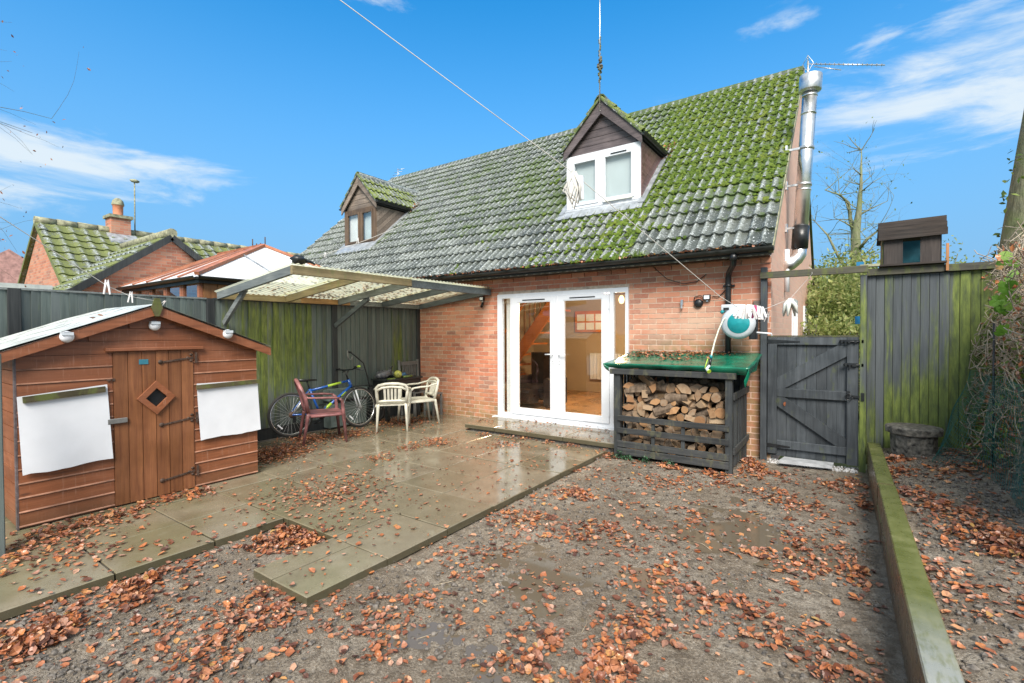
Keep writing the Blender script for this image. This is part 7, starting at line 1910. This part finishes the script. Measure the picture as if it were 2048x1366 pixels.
P_ = np.array(LV)[it[:,7].astype(int)]*it[:,3][:,None,None]
x_, y_, z_ = P_[...,0], P_[...,1], P_[...,2]
x1 = x_*cb_+z_*sb_; z1 = -x_*sb_+z_*cb_; y2 = y_*ca-z1*sa; z2 = y_*sa+z1*ca; x3 = x1*cy_-y2*sy_; y3 = x1*sy_+y2*cy_
W = np.stack([x3+it[:,0][:,None], y3+it[:,1][:,None], z2+it[:,2][:,None]], -1)
me = bpy.data.meshes.new('leaf_litter'); nvv = len(LV[0])
me.from_pydata(W.reshape(-1,3).tolist(), [], [tuple(i*nvv+q for q in f) for i in range(n) for f in LFc]); me.materials.append(M['leaf']); me.update()
o = bpy.data.objects.new('leaf_litter', me); COL.objects.link(o); label(o, 'wet brown beech leaves strewn over soil, paving, canopy and tarpaulin', 'leaves', kind='stuff')
print('leaves', n)
# soil crumbs and small stones
def scatter(name, mat, n, fn, size, lab, cat, seed=1):
    r_ = np.random.default_rng(seed); b0 = MB().blob((0,0,0), 1, 2, 3, 5, .3); bv = np.array(b0.v); Vs, Fs = [], []; k = 0; c = 0
    while c < n and k < n*4:
        k += 1; p = fn(r_)
        if p is None: continue
        s_ = size[0]+(size[1]-size[0])*r_.random()**3; v = bv*s_*r_.uniform(.6, 1.3, 3); a = r_.uniform(0, 6.28); v = v@np.array([[math.cos(a), math.sin(a), 0], [-math.sin(a), math.cos(a), 0], [0,0,1]])
        Vs.append(v+np.array(p)); Fs += [[c*len(bv)+i for i in f] for f in b0.f]; c += 1
    me = bpy.data.meshes.new(name); me.from_pydata(np.concatenate(Vs).tolist(), [], Fs); me.materials.append(mat); me.update()
    o = bpy.data.objects.new(name, me); COL.objects.link(o); label(o, lab, cat, kind='stuff')
def crumb_fn(r_):
    t = r_.random()
    if t < .75:
        x, y = r_.uniform(-4.2, .15), .6+5.8*r_.random()**1.7
        if on_patio(x, y) is not None: return None
        if mn.noise(Vector((x*2.3, y*2.3, 4))) < -.05: return None
        return (x, y, soil_h(x, y)+.001)
    x, y = r_.uniform(.3, 1.3), r_.uniform(1.4, 6.8); return (x, y, bank_h(x, y)+.001)
scatter('soil_crumbs', M['crumb'], 12000, crumb_fn, (.003, .020), 'dark crumbs of soil and grit scattered over the wet ground', 'grit')
scatter('white_pebbles', M['pebble'], 420, lambda r_: (lambda x, y: (x, y, soil_h(x, y)+.006))(r_.uniform(-.84, .08), 6.80+r_.uniform(-.10, .14)), (.006, .016), 'white pebbles strewn under the gate', 'pebbles', 4)
MB().prism([(-.70, 6.60, -.03), (-.16, 6.66, -.03), (-.15, 6.84, -.03), (-.66, 6.84, -.03)], (0,0,.035)).build('gate_slab', M['paleslab'], None, 'pale grey stone slab lying on the ground in front of the gate', 'slab')
q = MB(); rr = random.Random(5)
for k in range(14):
    x_, y_ = rr.uniform(-2.2, 0), rr.uniform(1.6, 4.5); a = rr.uniform(0, 3.1); L_ = rr.uniform(.06, .2); z_ = soil_h(x_, y_)+.006
    if on_patio(x_, y_) is not None: continue
    q = MB().tube([(x_, y_, z_), (x_+L_*.5*math.cos(a), y_+L_*.5*math.sin(a), z_+.008), (x_+L_*math.cos(a+.2), y_+L_*math.sin(a+.2), z_)], .002, 5); q.build('fallen_twig', M['twig'], None, 'thin dark twig lying on the wet soil', 'twig', 'fallen twigs')
